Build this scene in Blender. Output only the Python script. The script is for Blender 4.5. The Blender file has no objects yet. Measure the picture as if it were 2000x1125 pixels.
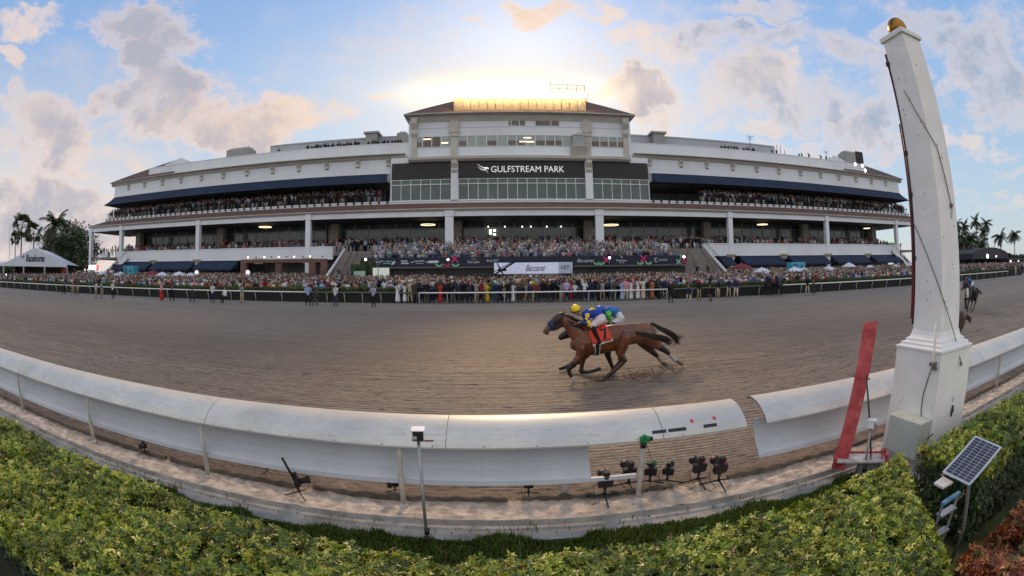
import bpy, bmesh, math, random
import numpy as np
from mathutils import Vector, Matrix
rnd = random.Random(7); nr = np.random.RandomState(11)
sc = bpy.context.scene; COL = sc.collection
R_ = math.radians

# ------------------------------------------------------------------ camera (16 mm class fisheye, cropped frame)
HC = 2.94
FPX, CX, CY = 928.405, 964.736, 507.07           # focal length and optical centre measured on a 2000 x 1125 frame
def rotm(p, y, r):
    B = Matrix(((1,0,0),(0,0,-1),(0,1,0)))
    return Matrix.Rotation(y,3,'Z') @ Matrix.Rotation(p,3,'X') @ B @ Matrix.Rotation(r,3,'Z')
CR = rotm(0.03162377, 0.00490726, -0.00925121)
cam = bpy.data.cameras.new('camera'); camo = bpy.data.objects.new('camera', cam); COL.objects.link(camo)
M4 = CR.to_4x4(); M4.translation = (0,0,HC); camo.matrix_world = M4
cam.type = 'PANO'; cam.panorama_type = 'FISHEYE_EQUISOLID'; cam.fisheye_lens = FPX/2000*36; cam.sensor_width = 36
cam.sensor_fit = 'HORIZONTAL'; cam.fisheye_fov = R_(220); cam.clip_start = .05; cam.clip_end = 4000
cam.shift_x = (1000-CX)/2000; cam.shift_y = (CY-562.5)/1125
sc.camera = camo
def ray(px, py):                                   # where a feature of the place lies, seen from the survey point
    x, y = px-CX, -(py-CY); r = math.hypot(x, y)+1e-9; th = 2*math.asin(r/(2*FPX))
    return CR @ Vector((math.sin(th)*x/r, math.sin(th)*y/r, -math.cos(th)))
def at(px, py, Y): r = ray(px, py); return r/r.y*Y + Vector((0,0,HC))
def onz(px, py, z=0): r = ray(px, py); return r/r.z*(z-HC) + Vector((0,0,HC))
def atd(px, py, d): r = ray(px, py); return r/math.hypot(r.x, r.y)*d + Vector((0,0,HC))
def X(px, Y, py=450): return at(px, py, Y).x
def Z(py, Y, px=1015): return at(px, py, Y).z

# ------------------------------------------------------------------ view, world, sun
vs = sc.view_settings; vs.view_transform = 'Standard'; vs.look = 'None'; vs.gamma = 1; vs.exposure = 0.35
SUN_EL, SUN_AZ = 27.0, 4.0
W = bpy.data.worlds.new('World'); sc.world = W; W.use_nodes = True
nt = W.node_tree; nt.nodes.clear()
class NG:
    def __init__(s, nt): s.nt = nt
    def n(s, t, **k):
        o = s.nt.nodes.new(t)
        for a, b in k.items(): setattr(o, a, b)
        return o
    def put(s, sock, v):
        if v is None: return
        if isinstance(v, bpy.types.NodeSocket): s.nt.links.new(v, sock)
        else: sock.default_value = v
    def m(s, op, a, b=None, c=None, clamp=False):
        o = s.n('ShaderNodeMath', operation=op, use_clamp=clamp)
        for i, v in enumerate((a, b, c)): s.put(o.inputs[i], v)
        return o.outputs[0]
    def mix(s, f, a, b, bt='MIX'):
        o = s.n('ShaderNodeMix', data_type='RGBA', blend_type=bt)
        s.put(o.inputs[0], f); s.put(o.inputs[6], a); s.put(o.inputs[7], b); return o.outputs[2]
    def mr(s, v, a, b, c=0., d=1., it='SMOOTHSTEP'):
        o = s.n('ShaderNodeMapRange', interpolation_type=it)
        for i, x in enumerate((v, a, b, c, d)): s.put(o.inputs[i], x)
        return o.outputs[0]
    def noise(s, vec, sc_, det=4, rough=.55, dist=0.):
        o = s.n('ShaderNodeTexNoise'); s.put(o.inputs['Vector'], vec)
        o.inputs['Scale'].default_value = sc_; o.inputs['Detail'].default_value = det
        o.inputs['Roughness'].default_value = rough; o.inputs['Distortion'].default_value = dist
        return o.outputs[0]
    def ramp(s, f, cols):
        o = s.n('ShaderNodeValToRGB'); e = o.color_ramp.elements
        while len(e) < len(cols): e.new(.5)
        for q, (p, c) in zip(e, cols): q.position = p; q.color = (*c, 1)
        s.put(o.inputs[0], f); return o.outputs[0]
g = NG(nt)
tc = g.n('ShaderNodeTexCoord').outputs['Generated']
sep = g.n('ShaderNodeSeparateXYZ'); nt.links.new(tc, sep.inputs[0]); dx, dy, dz = sep.outputs
az0 = g.m('ARCTAN2', dx, dy); el0 = g.m('ARCSINE', g.m('MAXIMUM', g.m('MINIMUM', dz, 1.), -1.))
nw = g.noise(tc, 6.0, 8, .66, .4); nw2 = g.noise(tc, 2.2, 5, .6); nf = g.noise(tc, 19, 6, .68)
def mpp(off):
    k = g.n('ShaderNodeMapping'); nt.links.new(tc, k.inputs[0]); k.inputs[1].default_value = off; k.inputs[3].default_value = (1,1,1.9); return k.outputs[0]
az = g.m('ADD', az0, g.m('MULTIPLY', g.m('SUBTRACT', g.noise(mpp((3.1,0,0)), 4.2, 6, .62), .5), .42)); el = g.m('ADD', el0, g.m('MULTIPLY', g.m('SUBTRACT', g.noise(mpp((0,7.7,0)), 4.8, 6, .62), .5), .26))
wv = g.m('ADD', g.m('MULTIPLY', g.m('SUBTRACT', nw, .5), 2.6), g.m('MULTIPLY', g.m('SUBTRACT', nf, .5), 1.0))
# cloud banks: px, py, half width, half height, weight, greyness
BL = [(300,60,120,50,1.1,.7),(330,150,90,70,1.15,.75),(390,230,150,52,1.25,.45),(500,205,110,40,.9,.4),(620,230,90,45,.6,.15),(95,215,95,55,1.2,.5),
 (40,190,60,40,.9,.45),(130,285,120,36,1.0,.3),(60,395,170,62,1.2,.55),(20,455,130,60,1.2,.6),(180,470,110,60,.9,.55),(50,20,95,30,1.0,.1),(25,90,40,22,.9,.1),(160,60,50,20,.7,.1),
 (300,320,110,36,.8,.1),(420,285,90,34,.9,.2),(560,275,90,26,.7,.15),(1050,8,48,16,1.0,.15),(1165,12,50,20,1.0,.2),(952,42,34,13,.9,.1),(1250,62,70,34,1.1,.3),
 (1310,100,50,24,.95,.3),(1420,85,110,36,1.05,.75),(1230,170,110,46,1.15,.7),(1330,215,120,36,.95,.5),(1500,150,80,50,1.1,.3),(1580,205,110,44,1.0,.6),
 (1640,110,90,60,1.0,.6),(1560,60,80,34,.8,.6),(1900,110,110,60,1.0,.62),(1960,190,110,50,1.0,.6),(1890,285,80,22,1.0,.25),(1960,330,50,16,.9,.7),
 (1930,395,60,12,.8,.6),(1980,420,80,12,.7,.5),(770,178,55,16,.9,.0),(700,230,70,22,.5,.0),(1700,250,110,50,.9,.5),(1420,255,90,26,.9,.35),(1560,290,110,30,.7,.3),
 (430,250,190,62,1.5,.5),(330,180,120,60,1.3,.65),(80,250,120,60,1.3,.5),(560,230,110,50,1.1,.4),(1450,160,110,60,1.,.6),(1130,190,60,30,.7,.5),(1700,300,90,22,.7,.3),(1380,180,70,26,.8,.4),(1470,240,60,24,.9,.25),(1640,290,100,26,.7,.4),(1740,180,60,60,.8,.6),(1850,170,70,36,.9,.3),(230,190,60,40,.8,.4),(470,150,60,26,.6,.5),(40,330,70,22,.8,.2),(1800,40,120,34,.8,.7),(1480,10,120,24,.7,.6)]
D = G = None
for (px, py, hw, hh, w, gr) in BL:
    r = ray(px, py); a0 = math.atan2(r.x, r.y); e0 = math.asin(r.z); ce = max(.35, math.cos(e0))
    ra, re = hw/FPX/ce*1.15, hh/FPX*1.15
    u = g.m('MULTIPLY', g.m('SUBTRACT', az, a0), 1/ra); v = g.m('MULTIPLY', g.m('SUBTRACT', el, e0), 1/re)
    q = g.m('ADD', g.m('MULTIPLY', u, u), g.m('MULTIPLY', v, v))
    d = g.m('MULTIPLY', g.m('SUBTRACT', 1.25, q, clamp=True), w*.8)
    D = d if D is None else g.m('MAXIMUM', D, d)
    gg = g.m('MULTIPLY', d, gr); G = gg if G is None else g.m('MAXIMUM', G, gg)
az, el = az0, el0
dens = g.mr(g.m('ADD', D, g.m('MULTIPLY', wv, g.mr(D, .0, .5, .45, 1.))), .12, 1.22)
thin = g.mr(g.m('ADD', g.m('MULTIPLY', g.noise(mpp((5.,2.,1.)), 3.6, 8, .7), 1.), g.m('MULTIPLY', nw, .45)), .70, 1.0, 0., g.mr(az0, -.3, .5, .35, .85))
dens = g.m('MAXIMUM', dens, thin)
sdir = Vector((math.sin(R_(SUN_AZ)), math.cos(R_(SUN_AZ)), 0))
ga = g.m('MULTIPLY', g.m('SUBTRACT', az, R_(1.5)), 1.0); ge = g.m('SUBTRACT', el, R_(21.8))
def gl(sa, se, p=1.):
    q = g.m('ADD', g.m('POWER', g.m('ABSOLUTE', g.m('MULTIPLY', ga, 1/sa)), 2.), g.m('POWER', g.m('ABSOLUTE', g.m('MULTIPLY', ge, 1/se)), 2.))
    return g.m('EXPONENT', g.m('MULTIPLY', q, -1.))
glow1, glow2 = gl(.16, .045), gl(.46, .14)
elp = g.m('MULTIPLY', g.m('MAXIMUM', el, 0.), 1/1.4)
base = g.ramp(elp, [(0,(.56,.64,.70)),(.12,(.46,.62,.78)),(.3,(.30,.51,.85)),(.6,(.20,.39,.78)),(1,(.18,.33,.66))])
sky = g.n('ShaderNodeTexSky', sky_type='NISHITA', sun_disc=False, sun_elevation=R_(SUN_EL), sun_rotation=R_(SUN_AZ))
base = g.mix(.25, base, g.mix(1., sky.outputs[0], (.11,.11,.11,1), 'MULTIPLY'))
leftw = g.m('MULTIPLY', g.mr(az, -.15, -1.2), g.mr(el, .5, .0))       # the pink side of the sunset
base = g.mix(g.m('MULTIPLY', leftw, .75), base, (.92,.76,.68,1))
base = g.mix(g.m('MULTIPLY', glow2, .60), base, (.98,.88,.72,1))
sh = g.mr(g.m('ADD', g.m('ADD', g.m('MULTIPLY', G, .9), g.m('MULTIPLY', g.m('SUBTRACT', nw, .5), 1.6)), g.m('MULTIPLY', glow2, -.35)), .05, .78)
lit = g.mix(g.m('MAXIMUM', glow2, g.m('MULTIPLY', gl(1.0,.32), .85)), (.82,.68,.63,1), (1.10,.74,.44,1))
side = g.mr(az, -.1, .5)
lit = g.mix(g.m('MULTIPLY', side, .45), lit, (.80,.72,.70,1))
shd = g.mix(side, (.44,.44,.51,1), (.33,.41,.55,1)); shd = g.mix(g.m('MULTIPLY', glow2, .5), shd, (.72,.52,.44,1))
sh = g.m('MULTIPLY', sh, g.mr(dens, .35, 1., .15, 1.))
cl = g.mix(sh, lit, shd)
colr = g.mix(g.m('MULTIPLY', dens, .93), base, cl)
colr = g.mix(g.m('MULTIPLY', glow1, 1., clamp=True), colr, (1.12,.93,.64,1)); 
colr = g.mix(1., colr, g.mix(gl(.15,.026), (0,0,0,1), (2.2,1.6,.8,1)), 'ADD')
back = g.mr(dy, .15, -.35)                                              # added fill: unseen sky behind the viewer, brightened to light the facade
colr = g.mix(back, colr, (.84,.84,.87,1))
below = g.mr(el, -.02, -.12); colr = g.mix(below, colr, (.12,.11,.1,1))
bg = g.n('ShaderNodeBackground'); nt.links.new(colr, bg.inputs[0]); bg.inputs[1].default_value = .82
nt.links.new(bg.outputs[0], g.n('ShaderNodeOutputWorld').inputs[0])
sl = bpy.data.lights.new('sun', 'SUN'); sl.energy = 1.25; sl.angle = R_(12); sl.color = (1,.74,.50)
so = bpy.data.objects.new('sun', sl); COL.objects.link(so)
sd = Vector((math.sin(R_(SUN_AZ))*math.cos(R_(SUN_EL)), math.cos(R_(SUN_AZ))*math.cos(R_(SUN_EL)), math.sin(R_(SUN_EL))))
so.rotation_euler = sd.to_track_quat('Z', 'Y').to_euler(); so.location = (0,0,60)

# ------------------------------------------------------------------ materials
MATS = {}
def mat(name, col, rough=.7, var=.12, scale=3., bump=0., bscale=20., metal=0., spec=.4, emit=None, es=0., coords='Object', stretch=None, trans=0., col2=None, attr=None, grime=0.):
    if name in MATS: return MATS[name]
    m = bpy.data.materials.new(name); m.use_nodes = True; t = m.node_tree; t.nodes.clear(); q = NG(t)
    p = q.n('ShaderNodeBsdfPrincipled'); o = q.n('ShaderNodeOutputMaterial'); t.links.new(p.outputs[0], o.inputs[0])
    v = q.n('ShaderNodeTexCoord').outputs['Object'] if coords == 'Object' else q.n('ShaderNodeNewGeometry').outputs['Position']
    if stretch:
        mp = q.n('ShaderNodeMapping'); t.links.new(v, mp.inputs[0]); mp.inputs[3].default_value = stretch; v = mp.outputs[0]
    c1 = (*[c*(1-var) for c in col], 1); c2 = (*(col2 or [min(1, c*(1+var)) for c in col]), 1)
    n = q.noise(v, scale, 5, .6)
    if attr:
        a = q.n('ShaderNodeAttribute', attribute_name=attr).outputs[0]
        cc = q.mix(1., a, q.mix(q.mr(n, .3, .7), (1-var,)*3+(1,), (1+var,)*3+(1,)), 'MULTIPLY')
    else: cc = q.mix(q.mr(n, .3, .7), c1, c2)
    if grime:
        n2 = q.noise(v, scale*.35, 6, .7); cc = q.mix(q.m('MULTIPLY', q.mr(n2, .5, .75), grime), cc, (col[0]*.45, col[1]*.42, col[2]*.36, 1))
    q.put(p.inputs['Base Color'], cc); p.inputs['Roughness'].default_value = rough
    p.inputs['Metallic'].default_value = metal; p.inputs['Specular IOR Level'].default_value = spec
    if emit: p.inputs['Emission Color'].default_value = (*emit, 1); p.inputs['Emission Strength'].default_value = es
    if name.startswith('aged_fib') or name.startswith('skirt'):                  # dust settled on what faces up, mud splashed low
        gn = q.n('ShaderNodeNewGeometry'); sp = q.n('ShaderNodeSeparateXYZ'); t.links.new(gn.outputs['Normal'], sp.inputs[0]); s2 = q.n('ShaderNodeSeparateXYZ'); t.links.new(gn.outputs['Position'], s2.inputs[0])
        mp2 = q.n('ShaderNodeMapping'); t.links.new(gn.outputs['Position'], mp2.inputs[0]); mp2.inputs[3].default_value = (.5,3,3)
        nd = q.noise(mp2.outputs[0], 2.5, 7, .7); up_ = q.m('MULTIPLY', q.mr(s2.outputs[1], 5.45, 5.85), q.mr(nd, .25, .6, .25, .9))
        cc = q.mix(q.m('MULTIPLY', up_, 0. if 'skirt' in name else .8), cc, (.68,.56,.40,1))
        sc3 = q.noise(mp2.outputs[0], 9, 8, .8); cc = q.mix(q.m('MULTIPLY', q.mr(sc3, .52, .62), .2 if 'skirt' in name else .5), cc, (.36,.33,.29,1))
        cc = q.mix(q.m('MULTIPLY', q.mr(q.noise(gn.outputs['Position'], 60, 2, .5), .68, .74), .5), cc, (.22,.18,.14,1))
        q.put(p.inputs['Base Color'], cc)
    if bump:
        b = q.n('ShaderNodeBump'); b.inputs['Strength'].default_value = 1; b.inputs['Distance'].default_value = bump
        t.links.new(q.noise(v, bscale, 5, .6), b.inputs['Height']); t.links.new(b.outputs[0], p.inputs['Normal'])
    if trans:
        tr = q.n('ShaderNodeBsdfTranslucent'); q.put(tr.inputs[0], cc); mx = q.n('ShaderNodeMixShader'); mx.inputs[0].default_value = trans
        t.links.new(p.outputs[0], mx.inputs[1]); t.links.new(tr.outputs[0], mx.inputs[2]); t.links.new(mx.outputs[0], o.inputs[0])
    MATS[name] = m; return m

# ------------------------------------------------------------------ mesh helpers
class MB:
    def __init__(s): s.v = []; s.f = []; s.mi = []; s.c = []; s.cur = (1,1,1)
    def add(s, vs, fs, mi=0):
        b = len(s.v); s.v += [tuple(p) for p in vs]
        for f in fs: s.f.append(tuple(b+i for i in f)); s.mi.append(mi); s.c.append(s.cur)
        return s
    def box(s, x0, x1, y0, y1, z0, z1, mi=0, taper=0., M=None):
        t = taper
        v = [(x0,y0,z0),(x1,y0,z0),(x1,y1,z0),(x0,y1,z0),(x0+t,y0+t,z1),(x1-t,y0+t,z1),(x1-t,y1-t,z1),(x0+t,y1-t,z1)]
        if M is not None: v = [tuple(M @ Vector(p)) for p in v]
        return s.add(v, [(0,3,2,1),(4,5,6,7),(0,1,5,4),(1,2,6,5),(2,3,7,6),(3,0,4,7)], mi)
    def quad(s, a, b, c, d, mi=0): return s.add([a,b,c,d], [(0,1,2,3)], mi)
    def prof(s, pts, x0, x1, mi=0, axis='X', closed=True, caps=True):      # profile (u,z) swept along an axis
        f = (lambda u, z, w: (w, u, z)) if axis == 'X' else (lambda u, z, w: (u, w, z))
        n = len(pts); v = [f(u, z, x0) for u, z in pts]+[f(u, z, x1) for u, z in pts]
        fs = [(i, (i+1) % n, n+(i+1) % n, n+i) for i in range(n if closed else n-1)]
        if closed and caps: fs += [tuple(range(n))[::-1], tuple(range(n, 2*n))]
        return s.add(v, fs, mi)
    def tube(s, pts, rad, n=8, mi=0, caps=True, flat=1.):
        pts = [Vector(p) for p in pts]; rad = rad if isinstance(rad, (list, tuple)) else [rad]*len(pts)
        v = []; up = None
        for i, p in enumerate(pts):
            t = (pts[min(i+1, len(pts)-1)]-pts[max(i-1, 0)]).normalized()
            if up is None: up = Vector((0,0,1)) if abs(t.z) < .9 else Vector((0,1,0))
            a = t.cross(up)
            if a.length < 1e-4: a = t.cross(Vector((1,0,0)))
            a.normalize(); b = a.cross(t).normalized(); up = b
            for k in range(n):
                an = 2*math.pi*k/n; v.append(p+a*math.cos(an)*rad[i]*flat+b*math.sin(an)*rad[i])
        m = len(pts)
        fs = [(i*n+k, i*n+(k+1) % n, (i+1)*n+(k+1) % n, (i+1)*n+k) for i in range(m-1) for k in range(n)]
        if caps: fs += [tuple(range(n))[::-1], tuple(range((m-1)*n, m*n))]
        return s.add(v, fs, mi)
    def ball(s, c, r, n=10, mi=0, sc=(1,1,1)):
        v = [(c[0], c[1], c[2]-r*sc[2])]; k = max(4, n//2)
        for i in range(1, k):
            ph = math.pi*i/k-math.pi/2
            for j in range(n):
                a = 2*math.pi*j/n; v.append((c[0]+r*sc[0]*math.cos(ph)*math.cos(a), c[1]+r*sc[1]*math.cos(ph)*math.sin(a), c[2]+r*sc[2]*math.sin(ph)))
        v.append((c[0], c[1], c[2]+r*sc[2])); T = len(v)-1
        fs = [(0, 1+(j+1) % n, 1+j) for j in range(n)]
        for i in range(k-2):
            for j in range(n): fs.append((1+i*n+j, 1+i*n+(j+1) % n, 1+(i+1)*n+(j+1) % n, 1+(i+1)*n+j))
        fs += [(1+(k-2)*n+j, 1+(k-2)*n+(j+1) % n, T) for j in range(n)]
        return s.add(v, fs, mi)
    def build(s, name, mats, parent=None, smooth=False, bevel=0., colattr=False, origin=None):
        me = bpy.data.meshes.new(name)
        off = Vector(origin) if origin is not None else (Vector(parent.get('_o', (0,0,0))) if parent is not None else Vector((0,0,0)))
        vv = [(p[0]-off.x, p[1]-off.y, p[2]-off.z) for p in s.v]
        me.from_pydata(vv, [], s.f)
        for m in (mats if isinstance(mats, (list, tuple)) else [mats]): me.materials.append(m)
        me.polygons.foreach_set('material_index', s.mi)
        if smooth: me.polygons.foreach_set('use_smooth', [True]*len(s.f))
        if colattr:
            a = me.color_attributes.new('Col', 'FLOAT_COLOR', 'CORNER'); buf = []
            for f, c in zip(s.f, s.c): buf += [c[0], c[1], c[2], 1.]*len(f)
            a.data.foreach_set('color', buf)
        me.update()
        o = bpy.data.objects.new(name, me); COL.objects.link(o)
        if parent is not None: o.parent = parent
        elif origin is not None: o.location = off
        if bevel:
            b = o.modifiers.new('b', 'BEVEL'); b.width = bevel; b.segments = 2; b.limit_method = 'ANGLE'
        return o
def tag(o, label=None, cat=None, group=None, kind=None):
    if label: o['label'] = label
    if cat: o['category'] = cat
    if group: o['group'] = group
    if kind: o['kind'] = kind
    return o
def thing(name, label, cat, loc=(0,0,0), group=None):
    o = bpy.data.objects.new(name, None); COL.objects.link(o); o.location = loc; o.empty_display_size = .2
    o['_o'] = tuple(loc); return tag(o, label, cat, group)
def dup(root, loc, rz=0., label=None, s=1., group=None):
    r = root.copy(); COL.objects.link(r); r.location = loc; r.rotation_euler = (0,0,rz); r.scale = (s,s,s)
    if label: r['label'] = label
    if group: r['group'] = group
    for ch in [c for c in root.children]:
        c = ch.copy(); COL.objects.link(c); c.parent = r
        for gch in ch.children:
            d = gch.copy(); COL.objects.link(d); d.parent = c
    return r
def npmesh(name, V, F, mats, mi=None, col=None, smooth=False, parent=None, n=4):
    V = np.asarray(V, np.float32); F = np.asarray(F, np.int32)
    me = bpy.data.meshes.new(name); me.vertices.add(len(V)); me.vertices.foreach_set('co', V.ravel())
    me.loops.add(F.size); me.loops.foreach_set('vertex_index', F.ravel())
    me.polygons.add(len(F)); me.polygons.foreach_set('loop_start', np.arange(0, F.size, F.shape[1], dtype=np.int32))
    for m in (mats if isinstance(mats, (list, tuple)) else [mats]): me.materials.append(m)
    if mi is not None: me.polygons.foreach_set('material_index', np.asarray(mi, np.int32))
    if smooth: me.polygons.foreach_set('use_smooth', np.ones(len(F), bool))
    if col is not None:
        a = me.color_attributes.new('Col', 'FLOAT_COLOR', 'CORNER'); c = np.ones((len(F), F.shape[1], 4), np.float32); c[:, :, :3] = np.asarray(col)[:, None, :]
        a.data.foreach_set('color', c.ravel())
    me.update(calc_edges=True); me.validate()
    o = bpy.data.objects.new(name, me); COL.objects.link(o)
    if parent is not None: o.parent = parent
    return o
def vnoise(x, y, seed=0):                                               # value noise on arrays
    xi = np.floor(x).astype(int); yi = np.floor(y).astype(int); xf = x-xi; yf = y-yi
    u = xf*xf*(3-2*xf); v = yf*yf*(3-2*yf)
    def h(a, b):
        n = (a*374761393+b*668265263+seed*974634777) & 0x7fffffff; n = ((n ^ (n >> 13))*1274126177) & 0x7fffffff
        return (n ^ (n >> 16)) % 10007/10007.
    return (h(xi, yi)*(1-u)+h(xi+1, yi)*u)*(1-v)+(h(xi, yi+1)*(1-u)+h(xi+1, yi+1)*u)*v
def fbm(x, y, o=4, seed=0): return sum(vnoise(x*2**i, y*2**i, seed+i)*.5**i for i in range(o))/sum(.5**i for i in range(o))-.5
def text(s, size, shear=0., extrude=.01, bold=0., spacing=1.):
    c = bpy.data.curves.new('t', 'FONT'); c.body = s; c.size = size; c.shear = shear; c.extrude = extrude; c.offset = bold
    c.align_x = 'CENTER'; c.align_y = 'CENTER'; c.space_character = spacing; c.resolution_u = 3
    o = bpy.data.objects.new('t', c); COL.objects.link(o); bpy.context.view_layer.update()
    me = bpy.data.meshes.new_from_object(o.evaluated_get(bpy.context.evaluated_depsgraph_get()))
    bpy.data.objects.remove(o); v = [tuple(p.co) for p in me.vertices]; f = [tuple(p.vertices) for p in me.polygons]; bpy.data.meshes.remove(me)
    return v, f
def put_text(mb, s, size, c, ux, uz, w=None, mi=0, **k):                # letters into a mesh: centre c, right ux, up uz
    v, f = text(s, size, **k)
    xs = [p[0] for p in v]; sw = (w/(max(xs)-min(xs))) if w else 1.
    ux = Vector(ux).normalized(); uz = Vector(uz).normalized(); un = ux.cross(uz)
    xm = (max(xs)+min(xs))/2
    mb.add([Vector(c)+ux*(p[0]-xm)*sw+uz*p[1]+un*p[2] for p in v], f, mi)
def gz(Y):                                                              # the track is banked up to its outer rail
    if Y < 12.5: return 0.
    if Y < 40.: return .55*(Y-12.5)/27.5
    return .55+max(0., min(Y, 70.)-41.5)*.034
ORD = lambda n: '%d%s' % (n, 'th' if 10 <= n % 100 <= 20 else {1:'st',2:'nd',3:'rd'}.get(n % 10, 'th'))

# ================================================================== THE SETTING
# dirt track with real harrow ridges near the viewer
def dirt_mat():
    m = bpy.data.materials.new('track_dirt'); m.use_nodes = True; t = m.node_tree; t.nodes.clear(); q = NG(t)
    p = q.n('ShaderNodeBsdfPrincipled'); o = q.n('ShaderNodeOutputMaterial'); t.links.new(p.outputs[0], o.inputs[0])
    pos = q.n('ShaderNodeNewGeometry').outputs['Position']; sp = q.n('ShaderNodeSeparateXYZ'); t.links.new(pos, sp.inputs[0])
    def mp(v, s):
        k = q.n('ShaderNodeMapping'); t.links.new(v, k.inputs[0]); k.inputs[3].default_value = s; return k.outputs[0]
    n1 = q.noise(mp(pos, (.35,1,1)), 1.6, 6, .7); n2 = q.noise(pos, 9, 6, .75); n3 = q.noise(mp(pos, (.05,1.6,1)), 1., 4, .6); n4 = q.noise(mp(pos,(.3,3.,1)), 4., 4, .7)
    wet = q.mix(q.mr(n1, .3, .7), (.212,.163,.120,1), (.272,.212,.157,1))
    c = q.mix(q.mr(n2, .45, .75), wet, (.27,.21,.155,1))
    c = q.mix(q.m('MULTIPLY', q.mr(n4, .50, .64), .5), c, (.085,.067,.052,1))
    edge = q.mr(sp.outputs[1], 31.5, 35.); near = q.mr(sp.outputs[1], 9., 6.)
    pale = q.mix(q.mr(n3, .4, .6), (.30,.26,.22,1), (.21,.18,.15,1))
    c = q.mix(q.m('MULTIPLY', edge, .85), c, pale)
    c = q.mix(q.m('MULTIPLY', near, .75), c, q.mix(q.mr(n2, .35, .7), (.27,.20,.145,1), (.44,.345,.26,1)))
    st = q.noise(mp(pos, (.035,2.2,1)), 1.6, 5, .7); c = q.mix(q.m('MULTIPLY', q.mr(st, .42, .6), q.mr(sp.outputs[1], 9., 20., .12, .42)), c, (.135,.105,.08,1))
    cr = q.n('ShaderNodeAttribute', attribute_name='crest').outputs[2]; c = q.mix(q.mr(sp.outputs[1], 24., 14.), c, q.mix(1., c, q.mix(q.mr(cr, .1, .8), (.62,.60,.57,1), (1.34,1.31,1.27,1)), 'MULTIPLY'))
    dr = q.noise(mp(pos, (.5,1.,1)), .9, 5, .65); c = q.mix(q.m('MULTIPLY', q.mr(dr, .4, .8), .3), c, (.25,.185,.125,1))
    q.put(p.inputs['Base Color'], c); p.inputs['Roughness'].default_value = .62; p.inputs['Specular IOR Level'].default_value = .25
    b = q.n('ShaderNodeBump'); b.inputs['Distance'].default_value = .035
    w = q.n('ShaderNodeTexWave', bands_direction='Y'); t.links.new(mp(pos, (.25,1,1)), w.inputs[0]); w.inputs['Scale'].default_value = 2.3
    w.inputs['Distortion'].default_value = 3.; w.inputs['Detail'].default_value = 3; w.inputs['Detail Scale'].default_value = 1.4
    hgt = q.m('ADD', q.m('MULTIPLY', w.outputs[1], q.mr(sp.outputs[1], 8., 16., 0., .45)), q.m('ADD', q.m('MULTIPLY', n2, 1.5), q.m('MULTIPLY', n4, .35)))
    t.links.new(hgt, b.inputs['Height']); t.links.new(b.outputs[0], p.inputs['Normal']); return m
xs = np.concatenate([-np.geomspace(420, 14, 60), np.arange(-13.9, 14, .06), np.geomspace(14, 420, 60)])
ys = np.concatenate([np.arange(5.56, 14, .028), np.arange(14, 22, .08), np.linspace(22, 41.4, 60)])
GX, GY = np.meshgrid(xs, ys)
zb = np.where(GY < 12.5, 0, np.clip((GY-12.5)/27.5, 0, 1)*.55)
ph = GY+fbm(GX*.22, GY*.5, 3, 5)*.12+fbm(GX*2.5, GY*2.5, 2, 6)*.014
yq = np.linspace(5, 42, 4000); lam = .105+.085*np.clip((yq-6.6)/1.6, 0, 1); cph = np.concatenate([[0], np.cumsum(1/lam[:-1])*(yq[1]-yq[0])])
rid = (np.sin(np.interp(ph, yq, cph)*2*np.pi)*.5+.5)**.8
amp = (.6+.4*np.clip(fbm(GX*.4, GY*.9, 3, 9)*2+.6, 0, 1))*np.clip((22-GY)/12, .1, 1)
amp = amp*(.25+.75*np.clip((GY-5.95)/.5+fbm(GX*1.5, GY*2, 2, 62)*1.5, 0, 1)); zr0 = rid*.036*amp; churn = np.clip((6.9-GY)/1.1, 0, 1); z = zr0+churn*(np.abs(fbm(GX*3.2, GY*3.6, 4, 64))*.11+fbm(GX*1.1, GY*1.6, 3, 65)*.04)+fbm(GX*2.2, GY*2.6, 4, 21)*.010+np.abs(fbm(GX*8, GY*9, 3, 33))*.022
hoof = np.clip(fbm(GX*3.4, GY*4.6, 2, 55)*3.2-.5, 0, 1)*np.clip((GY-7)/1.5, 0, 1); z -= hoof*.04
soft = np.clip((GY-5.5)/.45, 0, 1); z = z*(.4+.6*soft)+(1-soft)*fbm(GX*1.7, GY*2, 3, 71)*.05
gap = np.exp(-((GX-2.9)/1.1)**2)*np.clip((6.5-GY), 0, 1); z = z*(1-gap*.5)+gap*fbm(GX*3, GY*3, 4, 81)*.08
fade = np.clip((26-GY)/8, 0, 1); z = z*np.clip((60-np.abs(GX))/30, 0, 1)*(.3+.7*fade)
Vv = np.stack([GX, GY, zb+z-.01], -1).reshape(-1, 3)
nx_, ny_ = len(xs), len(ys); I = np.arange(nx_*ny_).reshape(ny_, nx_)
Ff = np.stack([I[:-1,:-1], I[:-1,1:], I[1:,1:], I[1:,:-1]], -1).reshape(-1, 4)
trk = npmesh('dirt_track', Vv, Ff, dirt_mat(), smooth=True); ta = trk.data.attributes.new('crest', 'FLOAT', 'POINT')
ta.data.foreach_set('value', np.clip(rid*.62*amp+z*9+.05+fbm(GX*9,GY*9,3,3)*.5, 0, 1).astype(np.float32).ravel())      # ridge relief painted in: light on crests, shade in furrows
tag(trk, 'harrowed brown dirt racing track with hoof marks', kind='structure')
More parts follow.
